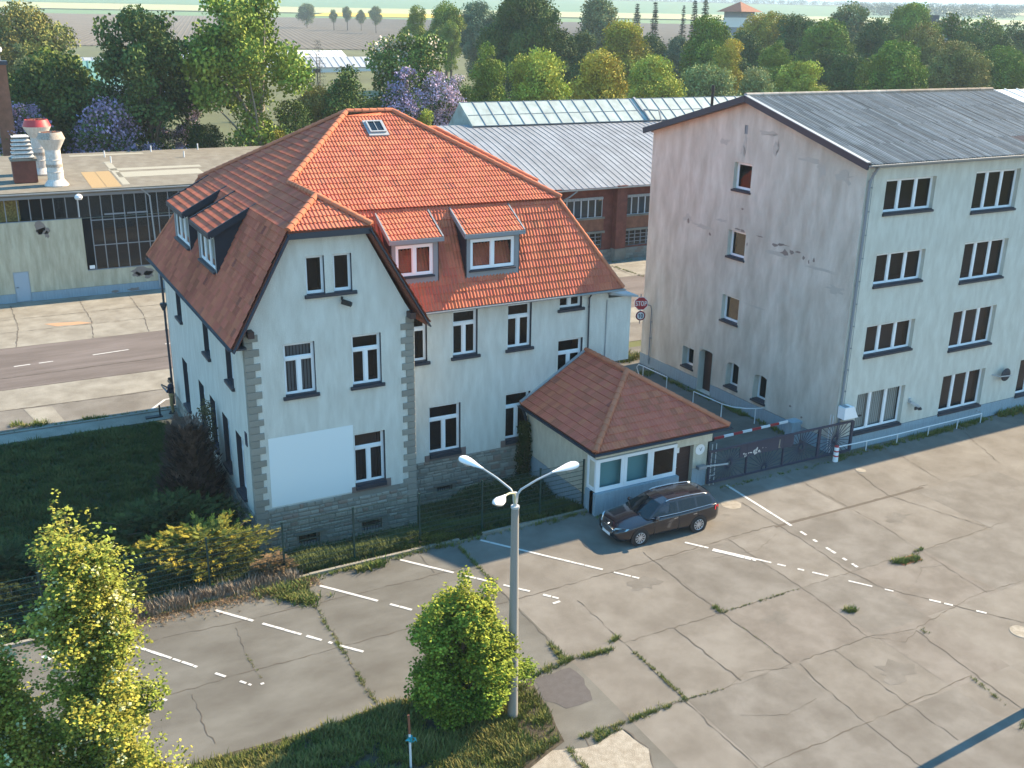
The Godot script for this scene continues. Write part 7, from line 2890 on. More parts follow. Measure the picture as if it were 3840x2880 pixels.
func tree(called: String, label: String, group: String, at: Vector3, top: float, width: float, k: String, cb: float) -> void:
	var H := top - at.y
	var t := thing(called, label, "bush" if called.contains("bush") or called.contains("shrub") else "tree", at, 0.0, group)
	var r := RandomNumberGenerator.new()
	r.seed = hash(label)
	var col: Color = KINDS[k][0]
	var bloom: float = KINDS[k][1]
	var a := width * (0.5 if k in ["spruce", "cypress", "poplar"] else 0.56)
	var where := []
	var tints := []
	var ends := []
	var dist := (at - EYE).length()
	var c := clampf(a * 0.15, 0.34, 0.75) if dist < 260 else clampf(a * 0.22, 0.4, 1.2)
	var which := "leaf"
	if k == "spruce" or k == "cypress":
		which = "needle" if k == "spruce" else "small"
		var rings := int(H / 0.55)
		for i in rings:
			var y := 0.6 + (H - 0.6) * i / rings
			var f := 1.0 - y / H
			var rad := a * (0.08 + 0.95 * f) if k == "spruce" else a * minf(1.0, 2.2 * sqrt(f)) * (0.9 + 0.2 * sin(i * 1.7))
			var n := int(5 + rad * 7)
			for j in n:
				var an := TAU * j / n + i * 0.7
				var q := rad * sqrt(r.randf()) * r.randf_range(0.75, 1.1)
				where.append(Transform3D(turned(r, c * r.randf_range(0.7, 1.15), 0.35), Vector3(cos(an) * q, y - q * 0.28 * float(k == "spruce") + r.randf_range(-0.15, 0.15), sin(an) * q)))
				var s := r.randf_range(0.75, 1.3)
				tints.append(Color(col.r * s, col.g * s, col.b * s))
		ends.append(Vector3(0, H * 0.97, 0))
	else:
		var b := H * (1.0 - cb) / 2.0
		var cy := H * cb + b
		var tall := k.begins_with("poplar")
		var nl := 52 if tall else int(clampf(20 + width * 2.2, 24, 52))
		var lobes := []
		# two or three domes of unlike size make the outline uneven
		var domes := [[Vector3(0, 0, 0), Vector3(0.86, 1.0, 0.86)]]
		if not tall:
			for i in 3:
				var an := r.randf_range(0, TAU)
				domes.append([Vector3(cos(an) * 0.5, r.randf_range(-0.45, 0.15), sin(an) * 0.5), Vector3(0.55, r.randf_range(0.45, 0.75), 0.55)])
		for i in nl:
			var dome: Array = domes[0] if r.randf() < 0.45 else domes[r.randi() % domes.size()]
			var d := Vector3(r.randfn(), r.randfn(), r.randfn()).normalized()
			if d.y < -0.4 and not called.contains("bush") and not called.contains("shrub"):
				d.y = -d.y * 0.5
			var lr := a * r.randf_range(0.20, 0.44) * (0.58 if tall else 1.0)
			var spread := r.randf_range(0.60, 1.12)
			var taper := 1.0
			if called.begins_with("linden") or k == "mid":
				taper = 1.0 - 0.45 * clampf(d.y, 0, 1)
			var dv: Vector3 = dome[1]
			var dc: Vector3 = dome[0]
			var p := Vector3((dc.x + d.x * dv.x * spread * taper) * (a - lr * 0.5), cy + (dc.y + d.y * dv.y * r.randf_range(0.7, 1.02)) * (b - lr * 0.5), (dc.z + d.z * dv.z * spread * taper) * (a - lr * 0.5))
			var s := r.randf_range(0.76, 1.22)
			lobes.append([p, lr, Color(col.r * s * r.randf_range(0.9, 1.12), col.g * s, col.b * s)])
			ends.append(p)
		for q in 4:
			lobes.append([Vector3(0, cy + b * (-0.6 + 0.4 * q), 0), a * 0.55 * (0.6 if tall else 1.0), col])
		for l in lobes:
			var lr: float = l[1]
			var n := int(clampf(lr * lr * 9.5 / (c * c), 26, 260))
			for i in n:
				var d := Vector3(r.randfn(), r.randfn() + 0.15, r.randfn()).normalized()
				var p: Vector3 = l[0] + d * lr * Vector3(1, 0.85, 1) * (0.55 + 0.5 * sqrt(r.randf()))
				if p.y < 0.15:
					continue
				where.append(Transform3D(turned(r, c * r.randf_range(0.75, 1.3)), p))
				var s := r.randf_range(0.72, 1.30)
				var q: Color = l[2]
				if bloom > 0.0 and r.randf() < bloom * (0.55 + 0.45 * d.y + 0.2):
					q = Color(0.62, 0.55, 0.42) if k == "chestnut" else col
				elif k.begins_with("lilac"):
					q = Color(0.07, 0.11, 0.035)
				tints.append(Color(q.r * s, q.g * s, q.b * s))
	var tg := Geo.new()
	var tr := clampf(H * 0.016, 0.06, 0.32)
	var lean := Vector3(r.randf_range(-0.04, 0.04) * H, 0, r.randf_range(-0.03, 0.03) * H)
	if k == "poplar":
		lean = Vector3(0.10 * H, 0, 0)
	var fork := Vector3(lean.x * 0.5, H * (cb + 0.22), lean.z * 0.5)
	tg.tube([Vector3(0, -0.6, 0), Vector3(lean.x * 0.15, H * cb * 0.6 + 0.3, lean.z * 0.15), fork, Vector3(lean.x * 0.9, H * 0.85, lean.z)], [tr * 1.25, tr, tr * 0.75, tr * 0.15], 7)
	for i in mini(ends.size(), 9 if dist < 130 else 4):
		var e: Vector3 = ends[i]
		var s := Vector3(lean.x * 0.3, 0, lean.z * 0.3).lerp(fork, r.randf_range(0.55, 1.0))
		s.y = minf(s.y, e.y * 0.85)
		tg.tube([s, s.lerp(e, 0.5) + Vector3(r.randf_range(-0.3, 0.3), 0.25, r.randf_range(-0.3, 0.3)), e], [tr * 0.45, tr * 0.3, tr * 0.08], 5)
	put("trunk", tg, M["bark_pale"] if k == "poplar" else M["bark"], t)
	kind(scatter("crown", t, which, where, tints), "stuff")


func build_trees() -> void:
	tree("broadleaf_tree", "dark yellow-tipped tree cut by the top left corner of the picture", "trees of the wood behind the works", Vector3(2.6, land(2.6, -125.0), -125.0), 20.3, 10.7, "olive", 0.15)
	tree("young_tree", "young yellow-green tree in the meadow left of the slim green one", "trees of the wood behind the works", Vector3(3.4, land(3.4, -105.0), -105.0), 16.8, 3.0, "lime", 0.10)
	tree("young_tree", "grey-green sapling beside the left picture edge, left of a yellow-green one", "trees of the wood behind the works", Vector3(0.8, land(0.8, -105.0), -105.0), 15.7, 2.7, "grey", 0.10)
	tree("young_tree", "slim light green tree standing alone before the ploughed field's left part", "trees of the wood behind the works", Vector3(6.1, land(6.1, -100.0), -100.0), 16.3, 2.2, "lime", 0.10)
	tree("sumac_tree", "low spreading dark tree with bare crooked branches behind the red-rimmed roof fan", "trees of the wood behind the works", Vector3(0.5, land(0.5, -68.0), -68.0), 15.0, 9.0, "dark", 0.30)
	tree("poplar_tree", "tall dark poplar behind the flat workshop roof, the left of the pair", "trees of the wood behind the works", Vector3(7.4, land(7.4, -62.0), -62.0), 21.1, 8.3, "poplar_dark", 0.20)
	tree("poplar_tree", "tall poplar with pale leaning trunks behind the flat workshop roof, right of the pair", "trees of the wood behind the works", Vector3(16.2, land(16.2, -61.0), -61.0), 21.6, 12.1, "poplar", 0.25)
	tree("chestnut_tree", "round chestnut with pale flower candles in front of the long white shed", "trees of the wood behind the works", Vector3(40.6, land(40.6, -82.0), -82.0), 17.7, 9.0, "chestnut", 0.10)
	tree("field_tree", "dark leafy tree at the field edge just left of the slender trunked one", "trees of the wood behind the works", Vector3(87.7, land(87.7, -190.0), -190.0), 21.3, 6.5, "mid", 0.20)
	tree("field_tree", "slender trunked tree between field and wood, with a smaller one at its foot", "trees of the wood behind the works", Vector3(85.8, land(85.8, -170.0), -170.0), 22.3, 8.2, "mid", 0.35)
	tree("field_tree", "small round tree at the foot of the slender trunked field tree", "trees of the wood behind the works", Vector3(84.5, land(84.5, -165.0), -165.0), 19.1, 4.6, "mid", 0.30)
	tree("broadleaf_tree", "hazy blue-green tree left of the huge dark dome-shaped one", "trees of the wood behind the works", Vector3(101.0, land(101.0, -185.0), -185.0), 23.1, 10.1, "blue", 0.05)
	tree("oak_tree", "huge dark dome-shaped tree with sunlit right flank, top cut by the picture", "trees of the wood behind the works", Vector3(80.4, land(80.4, -125.0), -125.0), 23.9, 14.6, "dark", 0.05)
	tree("broadleaf_tree", "grey-green round tree on the skyline right of the huge dark one", "trees of the wood behind the works", Vector3(135.9, land(135.9, -190.0), -190.0), 24.2, 10.3, "grey", 0.10)
	tree("broadleaf_tree", "golden green dome-shaped tree above the glazed roof lantern", "trees of the wood behind the works", Vector3(95.9, land(95.9, -120.0), -120.0), 19.3, 10.0, "gold", 0.05)
	tree("maple_tree", "light green maple with horizontal sprays right of the lilac", "trees of the wood behind the works", Vector3(46.0, land(46.0, -72.0), -72.0), 16.1, 5.9, "mid", 0.05)
	tree("maple_tree", "bright pale green maple right beside the lilac's maple neighbour", "trees of the wood behind the works", Vector3(54.0, land(54.0, -74.0), -74.0), 16.7, 7.7, "lime", 0.05)
	tree("maple_tree", "yellow-green rounded tree behind the middle of the glazed lantern", "trees of the wood behind the works", Vector3(65.0, land(65.0, -78.0), -78.0), 16.2, 7.9, "gold", 0.05)
	tree("maple_tree", "pale green tree left of the willow hedge behind the lantern", "trees of the wood behind the works", Vector3(76.0, land(76.0, -82.0), -82.0), 15.1, 7.8, "lime", 0.05)
	tree("spruce_tree", "blue-green spruce on the skyline, leftmost of the group of spruces", "spruces on the skyline", Vector3(174.6, land(174.6, -230.0), -230.0), 24.5, 6.2, "spruce", 0.00)
	tree("spruce_tree", "dark pointed spruce with stepped branches, second from left in its group", "spruces on the skyline", Vector3(159.6, land(159.6, -200.0), -200.0), 24.3, 5.6, "spruce", 0.00)
	tree("spruce_tree", "slender dark spruce just left of the dense pair of spruces", "spruces on the skyline", Vector3(180.1, land(180.1, -215.0), -215.0), 24.1, 4.5, "spruce", 0.00)
	tree("spruce_tree", "left of the two dense dark spruces beside the water tower", "spruces on the skyline", Vector3(176.3, land(176.3, -205.0), -205.0), 26.4, 5.4, "spruce", 0.00)
	tree("spruce_tree", "right of the two dense dark spruces, next to the water tower's roof", "spruces on the skyline", Vector3(179.9, land(179.9, -205.0), -205.0), 26.9, 5.8, "spruce", 0.00)
	tree("linden_tree", "dark green conical linden standing in front of the water tower", "trees of the wood behind the works", Vector3(106.7, land(106.7, -110.0), -110.0), 20.9, 9.3, "green", 0.05)
	tree("broadleaf_tree", "yellow-green tree at the foot of the water tower's linden", "trees of the wood behind the works", Vector3(101.3, land(101.3, -98.0), -98.0), 16.4, 5.8, "gold", 0.05)
	tree("broadleaf_tree", "small blue-green round tree left of the dark conical linden", "trees of the wood behind the works", Vector3(122.8, land(122.8, -140.0), -140.0), 17.4, 5.8, "blue", 0.05)
	tree("willow_shrub", "pale grey-green willow thicket behind the chimney pipe, left half", "willow thicket", Vector3(86.6, land(86.6, -84.0), -84.0), 13.2, 8.2, "willow", 0.00)
	tree("willow_shrub", "pale grey-green willow thicket behind the chimney pipe, right half", "willow thicket", Vector3(95.4, land(95.4, -84.0), -84.0), 12.2, 7.3, "willow", 0.00)
	tree("broadleaf_tree", "pointed mid-green tree rising behind the right willow thicket", "trees of the wood behind the works", Vector3(112.7, land(112.7, -100.0), -100.0), 16.9, 6.5, "mid", 0.05)
	tree("maple_tree", "light green rounded maple behind the corrugated roof's left end", "trees of the wood behind the works", Vector3(103.7, land(103.7, -84.0), -84.0), 14.2, 7.4, "lime", 0.05)
	tree("broadleaf_tree", "broad yellowish tree right of the water tower", "trees of the wood behind the works", Vector3(154.9, land(154.9, -150.0), -150.0), 20.7, 14.1, "gold", 0.05)
	tree("broadleaf_tree", "dark green tree behind the pointed mid-green one", "trees of the wood behind the works", Vector3(153.3, land(153.3, -140.0), -140.0), 21.5, 10.1, "dark", 0.05)
	tree("broadleaf_tree", "yellow-topped green tree at the centre of the right-hand wood", "trees of the wood behind the works", Vector3(147.2, land(147.2, -125.0), -125.0), 20.1, 11.0, "green", 0.05)
	tree("ash_tree", "tall feathery tree reaching the skyline in the right-hand wood", "trees of the wood behind the works", Vector3(178.3, land(178.3, -150.0), -150.0), 23.6, 12.2, "grey", 0.05)
	tree("broadleaf_tree", "dark rounded tree below the tall feathery one", "trees of the wood behind the works", Vector3(134.5, land(134.5, -105.0), -105.0), 13.8, 9.0, "dark", 0.05)
	tree("broadleaf_tree", "dark green tree left of the skyline's big light-topped one", "trees of the wood behind the works", Vector3(167.0, land(167.0, -130.0), -130.0), 20.1, 10.6, "dark", 0.05)
	tree("broadleaf_tree", "big light-topped tree on the skyline at right", "trees of the wood behind the works", Vector3(181.3, land(181.3, -135.0), -135.0), 24.0, 12.8, "mid", 0.05)
	tree("maple_tree", "sunlit yellow-green maple right behind the corrugated roof's middle", "trees of the wood behind the works", Vector3(127.6, land(127.6, -88.0), -88.0), 16.4, 10.2, "green", 0.05)
	tree("broadleaf_tree", "olive green tall tree behind the sunlit maple", "trees of the wood behind the works", Vector3(158.6, land(158.6, -110.0), -110.0), 18.9, 10.1, "olive", 0.05)
	tree("chestnut_tree", "dark chestnut with pale candles below the far house roof, left of a pair", "trees of the wood behind the works", Vector3(194.5, land(194.5, -135.0), -135.0), 21.5, 10.2, "chestnut", 0.05)
	tree("chestnut_tree", "dark chestnut with pale candles, right of the pair on the skyline", "trees of the wood behind the works", Vector3(213.2, land(213.2, -140.0), -140.0), 21.6, 10.1, "chestnut", 0.05)
	tree("broadleaf_tree", "dark blue-green tree on the skyline at the right picture edge", "trees of the wood behind the works", Vector3(223.9, land(223.9, -140.0), -140.0), 20.9, 9.0, "dark", 0.05)
	tree("broadleaf_tree", "olive tree right of the sunlit maple behind the corrugated roof", "trees of the wood behind the works", Vector3(153.6, land(153.6, -98.0), -98.0), 16.1, 11.0, "olive", 0.05)
	tree("broadleaf_tree", "green tree above the right end of the corrugated roof", "trees of the wood behind the works", Vector3(165.9, land(165.9, -98.0), -98.0), 15.4, 10.3, "green", 0.05)
	tree("broadleaf_tree", "dark tree filling the gap between the left field trees and the oak", "trees of the wood behind the works", Vector3(82.0, land(82.0, -140.0), -140.0), 17.3, 7.2, "dark", 0.05)
	tree("broadleaf_tree", "dark tree deep in the wood left of the golden dome", "trees of the wood behind the works", Vector3(99.5, land(99.5, -140.0), -140.0), 17.0, 8.1, "dark", 0.05)
	tree("broadleaf_tree", "dark tree deep in the wood right of the golden dome", "trees of the wood behind the works", Vector3(123.1, land(123.1, -150.0), -150.0), 16.5, 8.8, "dark", 0.05)
	tree("broadleaf_tree", "dark tree deep in the wood behind the yellow-green tower tree", "trees of the wood behind the works", Vector3(131.6, land(131.6, -130.0), -130.0), 17.9, 8.8, "dark", 0.05)
	tree("broadleaf_tree", "shaded tree behind the light maple and the corrugated roof", "trees of the wood behind the works", Vector3(136.2, land(136.2, -112.0), -112.0), 14.0, 9.8, "dark", 0.05)
	tree("broadleaf_tree", "shaded tree between the sunlit maple and the right picture edge", "trees of the wood behind the works", Vector3(182.9, land(182.9, -120.0), -120.0), 18.6, 11.1, "dark", 0.05)
	tree("broadleaf_tree", "shaded tree between the olive tree and the green one at right", "trees of the wood behind the works", Vector3(187.2, land(187.2, -118.0), -118.0), 17.6, 11.1, "dark", 0.05)
	tree("roadside_tree", "small roadside tree by the rape field, leftmost of four", "roadside trees by the rape field", Vector3(194.2, land(194.2, -560.0), -560.0), 23.6, 4.2, "grey", 0.35)
	tree("roadside_tree", "small roadside tree by the rape field, second of four", "roadside trees by the rape field", Vector3(202.2, land(202.2, -560.0), -560.0), 25.2, 4.9, "grey", 0.35)
	tree("roadside_tree", "small roadside tree by the rape field, third of four", "roadside trees by the rape field", Vector3(210.6, land(210.6, -560.0), -560.0), 23.2, 5.2, "grey", 0.35)
	tree("roadside_tree", "largest roadside tree by the rape field, rightmost of four", "roadside trees by the rape field", Vector3(204.3, land(204.3, -520.0), -520.0), 25.0, 6.6, "grey", 0.35)
	tree("hedge_tree", "small bushy tree on the far field edge right of the poplars", "trees of the wood behind the works", Vector3(191.0, land(191.0, -600.0), -600.0), 26.2, 9.5, "grey", 0.20)
	tree("shrub", "dense dark green shrub behind the flat workshop roof, left of the house roof hip", "shrubs behind the works", Vector3(20.8, land(20.8, -63.0), -63.0), 12.4, 5.0, "dark", 0.00)
	tree("shrub", "dark green shrub below the white shed, above the tiled roof ridge", "shrubs behind the works", Vector3(27.4, land(27.4, -66.0), -66.0), 13.8, 6.6, "dark", 0.00)
	tree("shrub", "olive green shrub right under the cypress trees", "shrubs behind the works", Vector3(24.8, land(24.8, -68.0), -68.0), 13.7, 4.8, "olive", 0.00)
	tree("shrub", "small bright green shrub at the foot of the big lilac", "shrubs behind the works", Vector3(33.6, land(33.6, -62.0), -62.0), 10.8, 2.4, "lime", 0.00)
	tree("shrub", "small sunlit yellow-green shrub beside the pale poplar trunk", "shrubs behind the works", Vector3(18.3, land(18.3, -60.0), -60.0), 9.7, 2.2, "gold", 0.00)
	tree("shrub", "dark shrub left of the pale poplar trunks behind the workshop roof", "shrubs behind the works", Vector3(12.4, land(12.4, -63.0), -63.0), 10.0, 4.1, "dark", 0.00)
	tree("shrub", "mid green shrub between the pale poplar trunks and the tiled roof", "shrubs behind the works", Vector3(17.6, land(17.6, -64.0), -64.0), 10.7, 3.8, "mid", 0.00)
	tree("shrub", "dark green shrub at the far left behind the brick pillar", "shrubs behind the works", Vector3(-1.8, land(-1.8, -75.0), -75.0), 13.7, 5.0, "dark", 0.00)
	tree("shrub", "dark thicket below the chestnut, left of the big lilac", "shrubs behind the works", Vector3(29.7, land(29.7, -65.0), -65.0), 12.2, 4.2, "dark", 0.00)
	tree("shrub", "dark thicket between big lilac and glazed lantern", "shrubs behind the works", Vector3(40.2, land(40.2, -66.0), -66.0), 12.0, 4.2, "dark", 0.00)
	tree("lilac_bush", "purple lilac at the left picture edge behind the roof fans", "lilac bushes in bloom", Vector3(-2.6, land(-2.6, -62.0), -62.0), 12.7, 5.1, "lilac", 0.00)
	tree("lilac_bush", "large purple lilac behind the middle of the flat workshop roof", "lilac bushes in bloom", Vector3(3.9, land(3.9, -60.0), -60.0), 11.3, 7.4, "lilac", 0.00)
	tree("lilac_bush", "pale pink sunlit lilac below the green shed roof", "lilac bushes in bloom", Vector3(5.6, land(5.6, -66.0), -66.0), 13.4, 4.5, "lilac_pale", 0.00)
	tree("lilac_bush", "pale lilac between the two tall poplars", "lilac bushes in bloom", Vector3(9.0, land(9.0, -68.0), -68.0), 13.6, 3.7, "lilac_pale", 0.00)
	tree("lilac_bush", "pale lilac top right of the dark poplar's trunk", "lilac bushes in bloom", Vector3(12.1, land(12.1, -68.0), -68.0), 13.7, 2.8, "lilac_pale", 0.00)
	tree("lilac_bush", "shaded purple lilac at the foot of the dark poplar", "lilac bushes in bloom", Vector3(7.0, land(7.0, -59.0), -59.0), 9.0, 3.0, "lilac", 0.00)
	tree("lilac_bush", "shaded purple lilac at the foot of the pale-trunked poplar", "lilac bushes in bloom", Vector3(9.6, land(9.6, -59.0), -59.0), 8.8, 2.8, "lilac", 0.00)
	tree("lilac_bush", "big mauve lilac in bloom behind the tiled roof's ridge, left part", "lilac bushes in bloom", Vector3(32.5, land(32.5, -64.0), -64.0), 13.7, 6.1, "lilac", 0.00)
	tree("lilac_bush", "big mauve lilac in bloom behind the tiled roof's ridge, right part", "lilac bushes in bloom", Vector3(36.6, land(36.6, -64.0), -64.0), 14.4, 5.7, "lilac_pale", 0.00)
	tree("lilac_bush", "small mauve lilac top in front of the far white shed's end", "lilac bushes in bloom", Vector3(40.5, land(40.5, -70.0), -70.0), 14.6, 3.2, "lilac_pale", 0.00)
	tree("cypress_tree", "narrow dark cypress in front of the long white shed, taller of two", "pair of cypresses", Vector3(51.7, land(51.7, -150.0), -150.0), 15.3, 2.4, "cypress", 0.00)
	tree("cypress_tree", "narrow dark cypress in front of the long white shed, shorter of two", "pair of cypresses", Vector3(50.1, land(50.1, -150.0), -150.0), 13.2, 1.3, "cypress", 0.00)
	near_poplar(Vector3(-7.15, 0, 14.6), 8.35, 1.32, "tall columnar poplar with glittering yellow-green leaves at the bottom left", 1.0)
	near_poplar(Vector3(-9.05, 0, 14.2), 5.9, 0.95, "smaller thin poplar cut by the left picture edge", 0.8)
	near_bush()


func near_poplar(at: Vector3, H: float, a: float, label: String, dens: float) -> void:
	var t := thing("columnar_poplar", label, "tree", at, 0.0, "columnar poplars at the verge")
	var r := RandomNumberGenerator.new()
	r.seed = hash(label)
	var where := []
	var tints := []
	var tg := Geo.new()
	tg.tube([Vector3(0, -0.2, 0), Vector3(0.05, H * 0.4, 0), Vector3(0.1, H * 0.93, 0)], [0.13, 0.09, 0.015], 8)
	for i in int(105 * dens):
		var f := r.randf_range(0.04, 0.93)
		var y := H * f
		var an := r.randf_range(0, TAU)
		var prof := a * (minf(1.0, 0.72 + f * 1.2) if f < 0.35 else pow(clampf((1.04 - f) / 0.68, 0, 1), 0.62))
		var rad := prof * r.randf_range(0.55, 1.08)
		var up := r.randf_range(0.5, 1.5)
		if i % 9 == 0 and f < 0.4:
			rad *= 1.45
			up *= 0.5
		var b0 := Vector3(0.08 * f, y, 0)
		var b1 := Vector3(cos(an) * rad, y + up * 0.8, sin(an) * rad)
		tg.tube([b0, b0.lerp(b1, 0.5) + Vector3(0, -0.05, 0), b1], [0.03, 0.02, 0.006], 5)
		var n := int((24 + rad * 60) * 1.25)
		var hue := r.randf()
		for j in n:
			var s := pow(r.randf(), 0.6)
			var p := b0.lerp(b1, s) + Vector3(r.randfn(), r.randfn(), r.randfn()) * (0.09 + 0.13 * s)
			where.append(Transform3D(turned(r, r.randf_range(0.11, 0.19)), p))
			var k := r.randf_range(0.7, 1.35)
			var c := Color(0.17, 0.215, 0.036).lerp(Color(0.32, 0.285, 0.05), clampf(hue * 0.8 + r.randf_range(-0.3, 0.3), 0, 1))
			if r.randf() < 0.06:
				c = Color(0.46, 0.48, 0.24)
			tints.append(Color(c.r * k, c.g * k, c.b * k))
	put("trunk", tg, M["bark"], t)
	leaves("crown", t, where, tints)


func near_bush() -> void:
	var t := thing("field_maple", "dense green bushy maple beside the lamp post in the grass verge", "tree", Vector3(2.2, 0, 13.35))
	var r := RandomNumberGenerator.new()
	r.seed = 44
	var where := []
	var tints := []
	var tg := Geo.new()
	for i in 5:
		var an := TAU * i / 5
		tg.tube([Vector3(cos(an) * 0.08, -0.1, sin(an) * 0.08), Vector3(cos(an) * 0.3, 1.3, sin(an) * 0.3), Vector3(cos(an) * 0.5, 3.2, sin(an) * 0.5)], [0.055, 0.04, 0.012], 6)
	var bl := []
	for i in 74:
		var d := Vector3(r.randfn(), r.randfn() * 1.0, r.randfn()).normalized()
		var p := Vector3(d.x * 1.42, 2.05 + d.y * 1.72, d.z * 1.35) * Vector3(1, 1, 1) * 1.0
		p = Vector3(p.x * r.randf_range(0.7, 1.05), p.y, p.z * r.randf_range(0.7, 1.05))
		if p.y > 2.6:
			var q := 1.0 - (p.y - 2.6) * 0.22
			p.x *= q
			p.z *= q
		bl.append([p, r.randf_range(0.28, 0.48)])
	bl.append([Vector3(0.15, 4.25, 0.0), 0.2])
	bl.append([Vector3(0.18, 4.55, 0.0), 0.15])
	bl.append([Vector3(1.45, 1.35, 0.3), 0.45])
	bl.append([Vector3(1.9, 1.1, 0.2), 0.4])
	bl.append([Vector3(1.0, 3.7, -0.3), 0.28])
	bl.append([Vector3(-0.85, 3.75, 0.2), 0.25])
	for i in 30:
		bl.append([Vector3(r.randf_range(-0.6, 0.6), r.randf_range(0.5, 3.2), r.randf_range(-0.6, 0.6)), 0.42])
	for l in bl:
		var p: Vector3 = l[0]
		var lr: float = l[1]
		tg.tube([Vector3(p.x * 0.2, p.y * 0.45, p.z * 0.2), p * Vector3(0.65, 0.85, 0.65), p], [0.022, 0.014, 0.004], 5)
		var n := int(lr * lr * 420)
		var sh := r.randf_range(0.8, 1.2)
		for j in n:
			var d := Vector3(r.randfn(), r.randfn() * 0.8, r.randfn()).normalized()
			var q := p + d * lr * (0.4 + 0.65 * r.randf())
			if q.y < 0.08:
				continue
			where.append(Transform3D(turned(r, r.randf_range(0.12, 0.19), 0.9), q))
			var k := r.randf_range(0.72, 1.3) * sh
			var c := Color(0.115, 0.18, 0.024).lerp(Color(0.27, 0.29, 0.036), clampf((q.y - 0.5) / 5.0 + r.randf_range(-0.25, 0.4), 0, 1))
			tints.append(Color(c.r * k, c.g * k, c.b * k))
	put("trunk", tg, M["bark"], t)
	leaves("crown", t, where, tints)


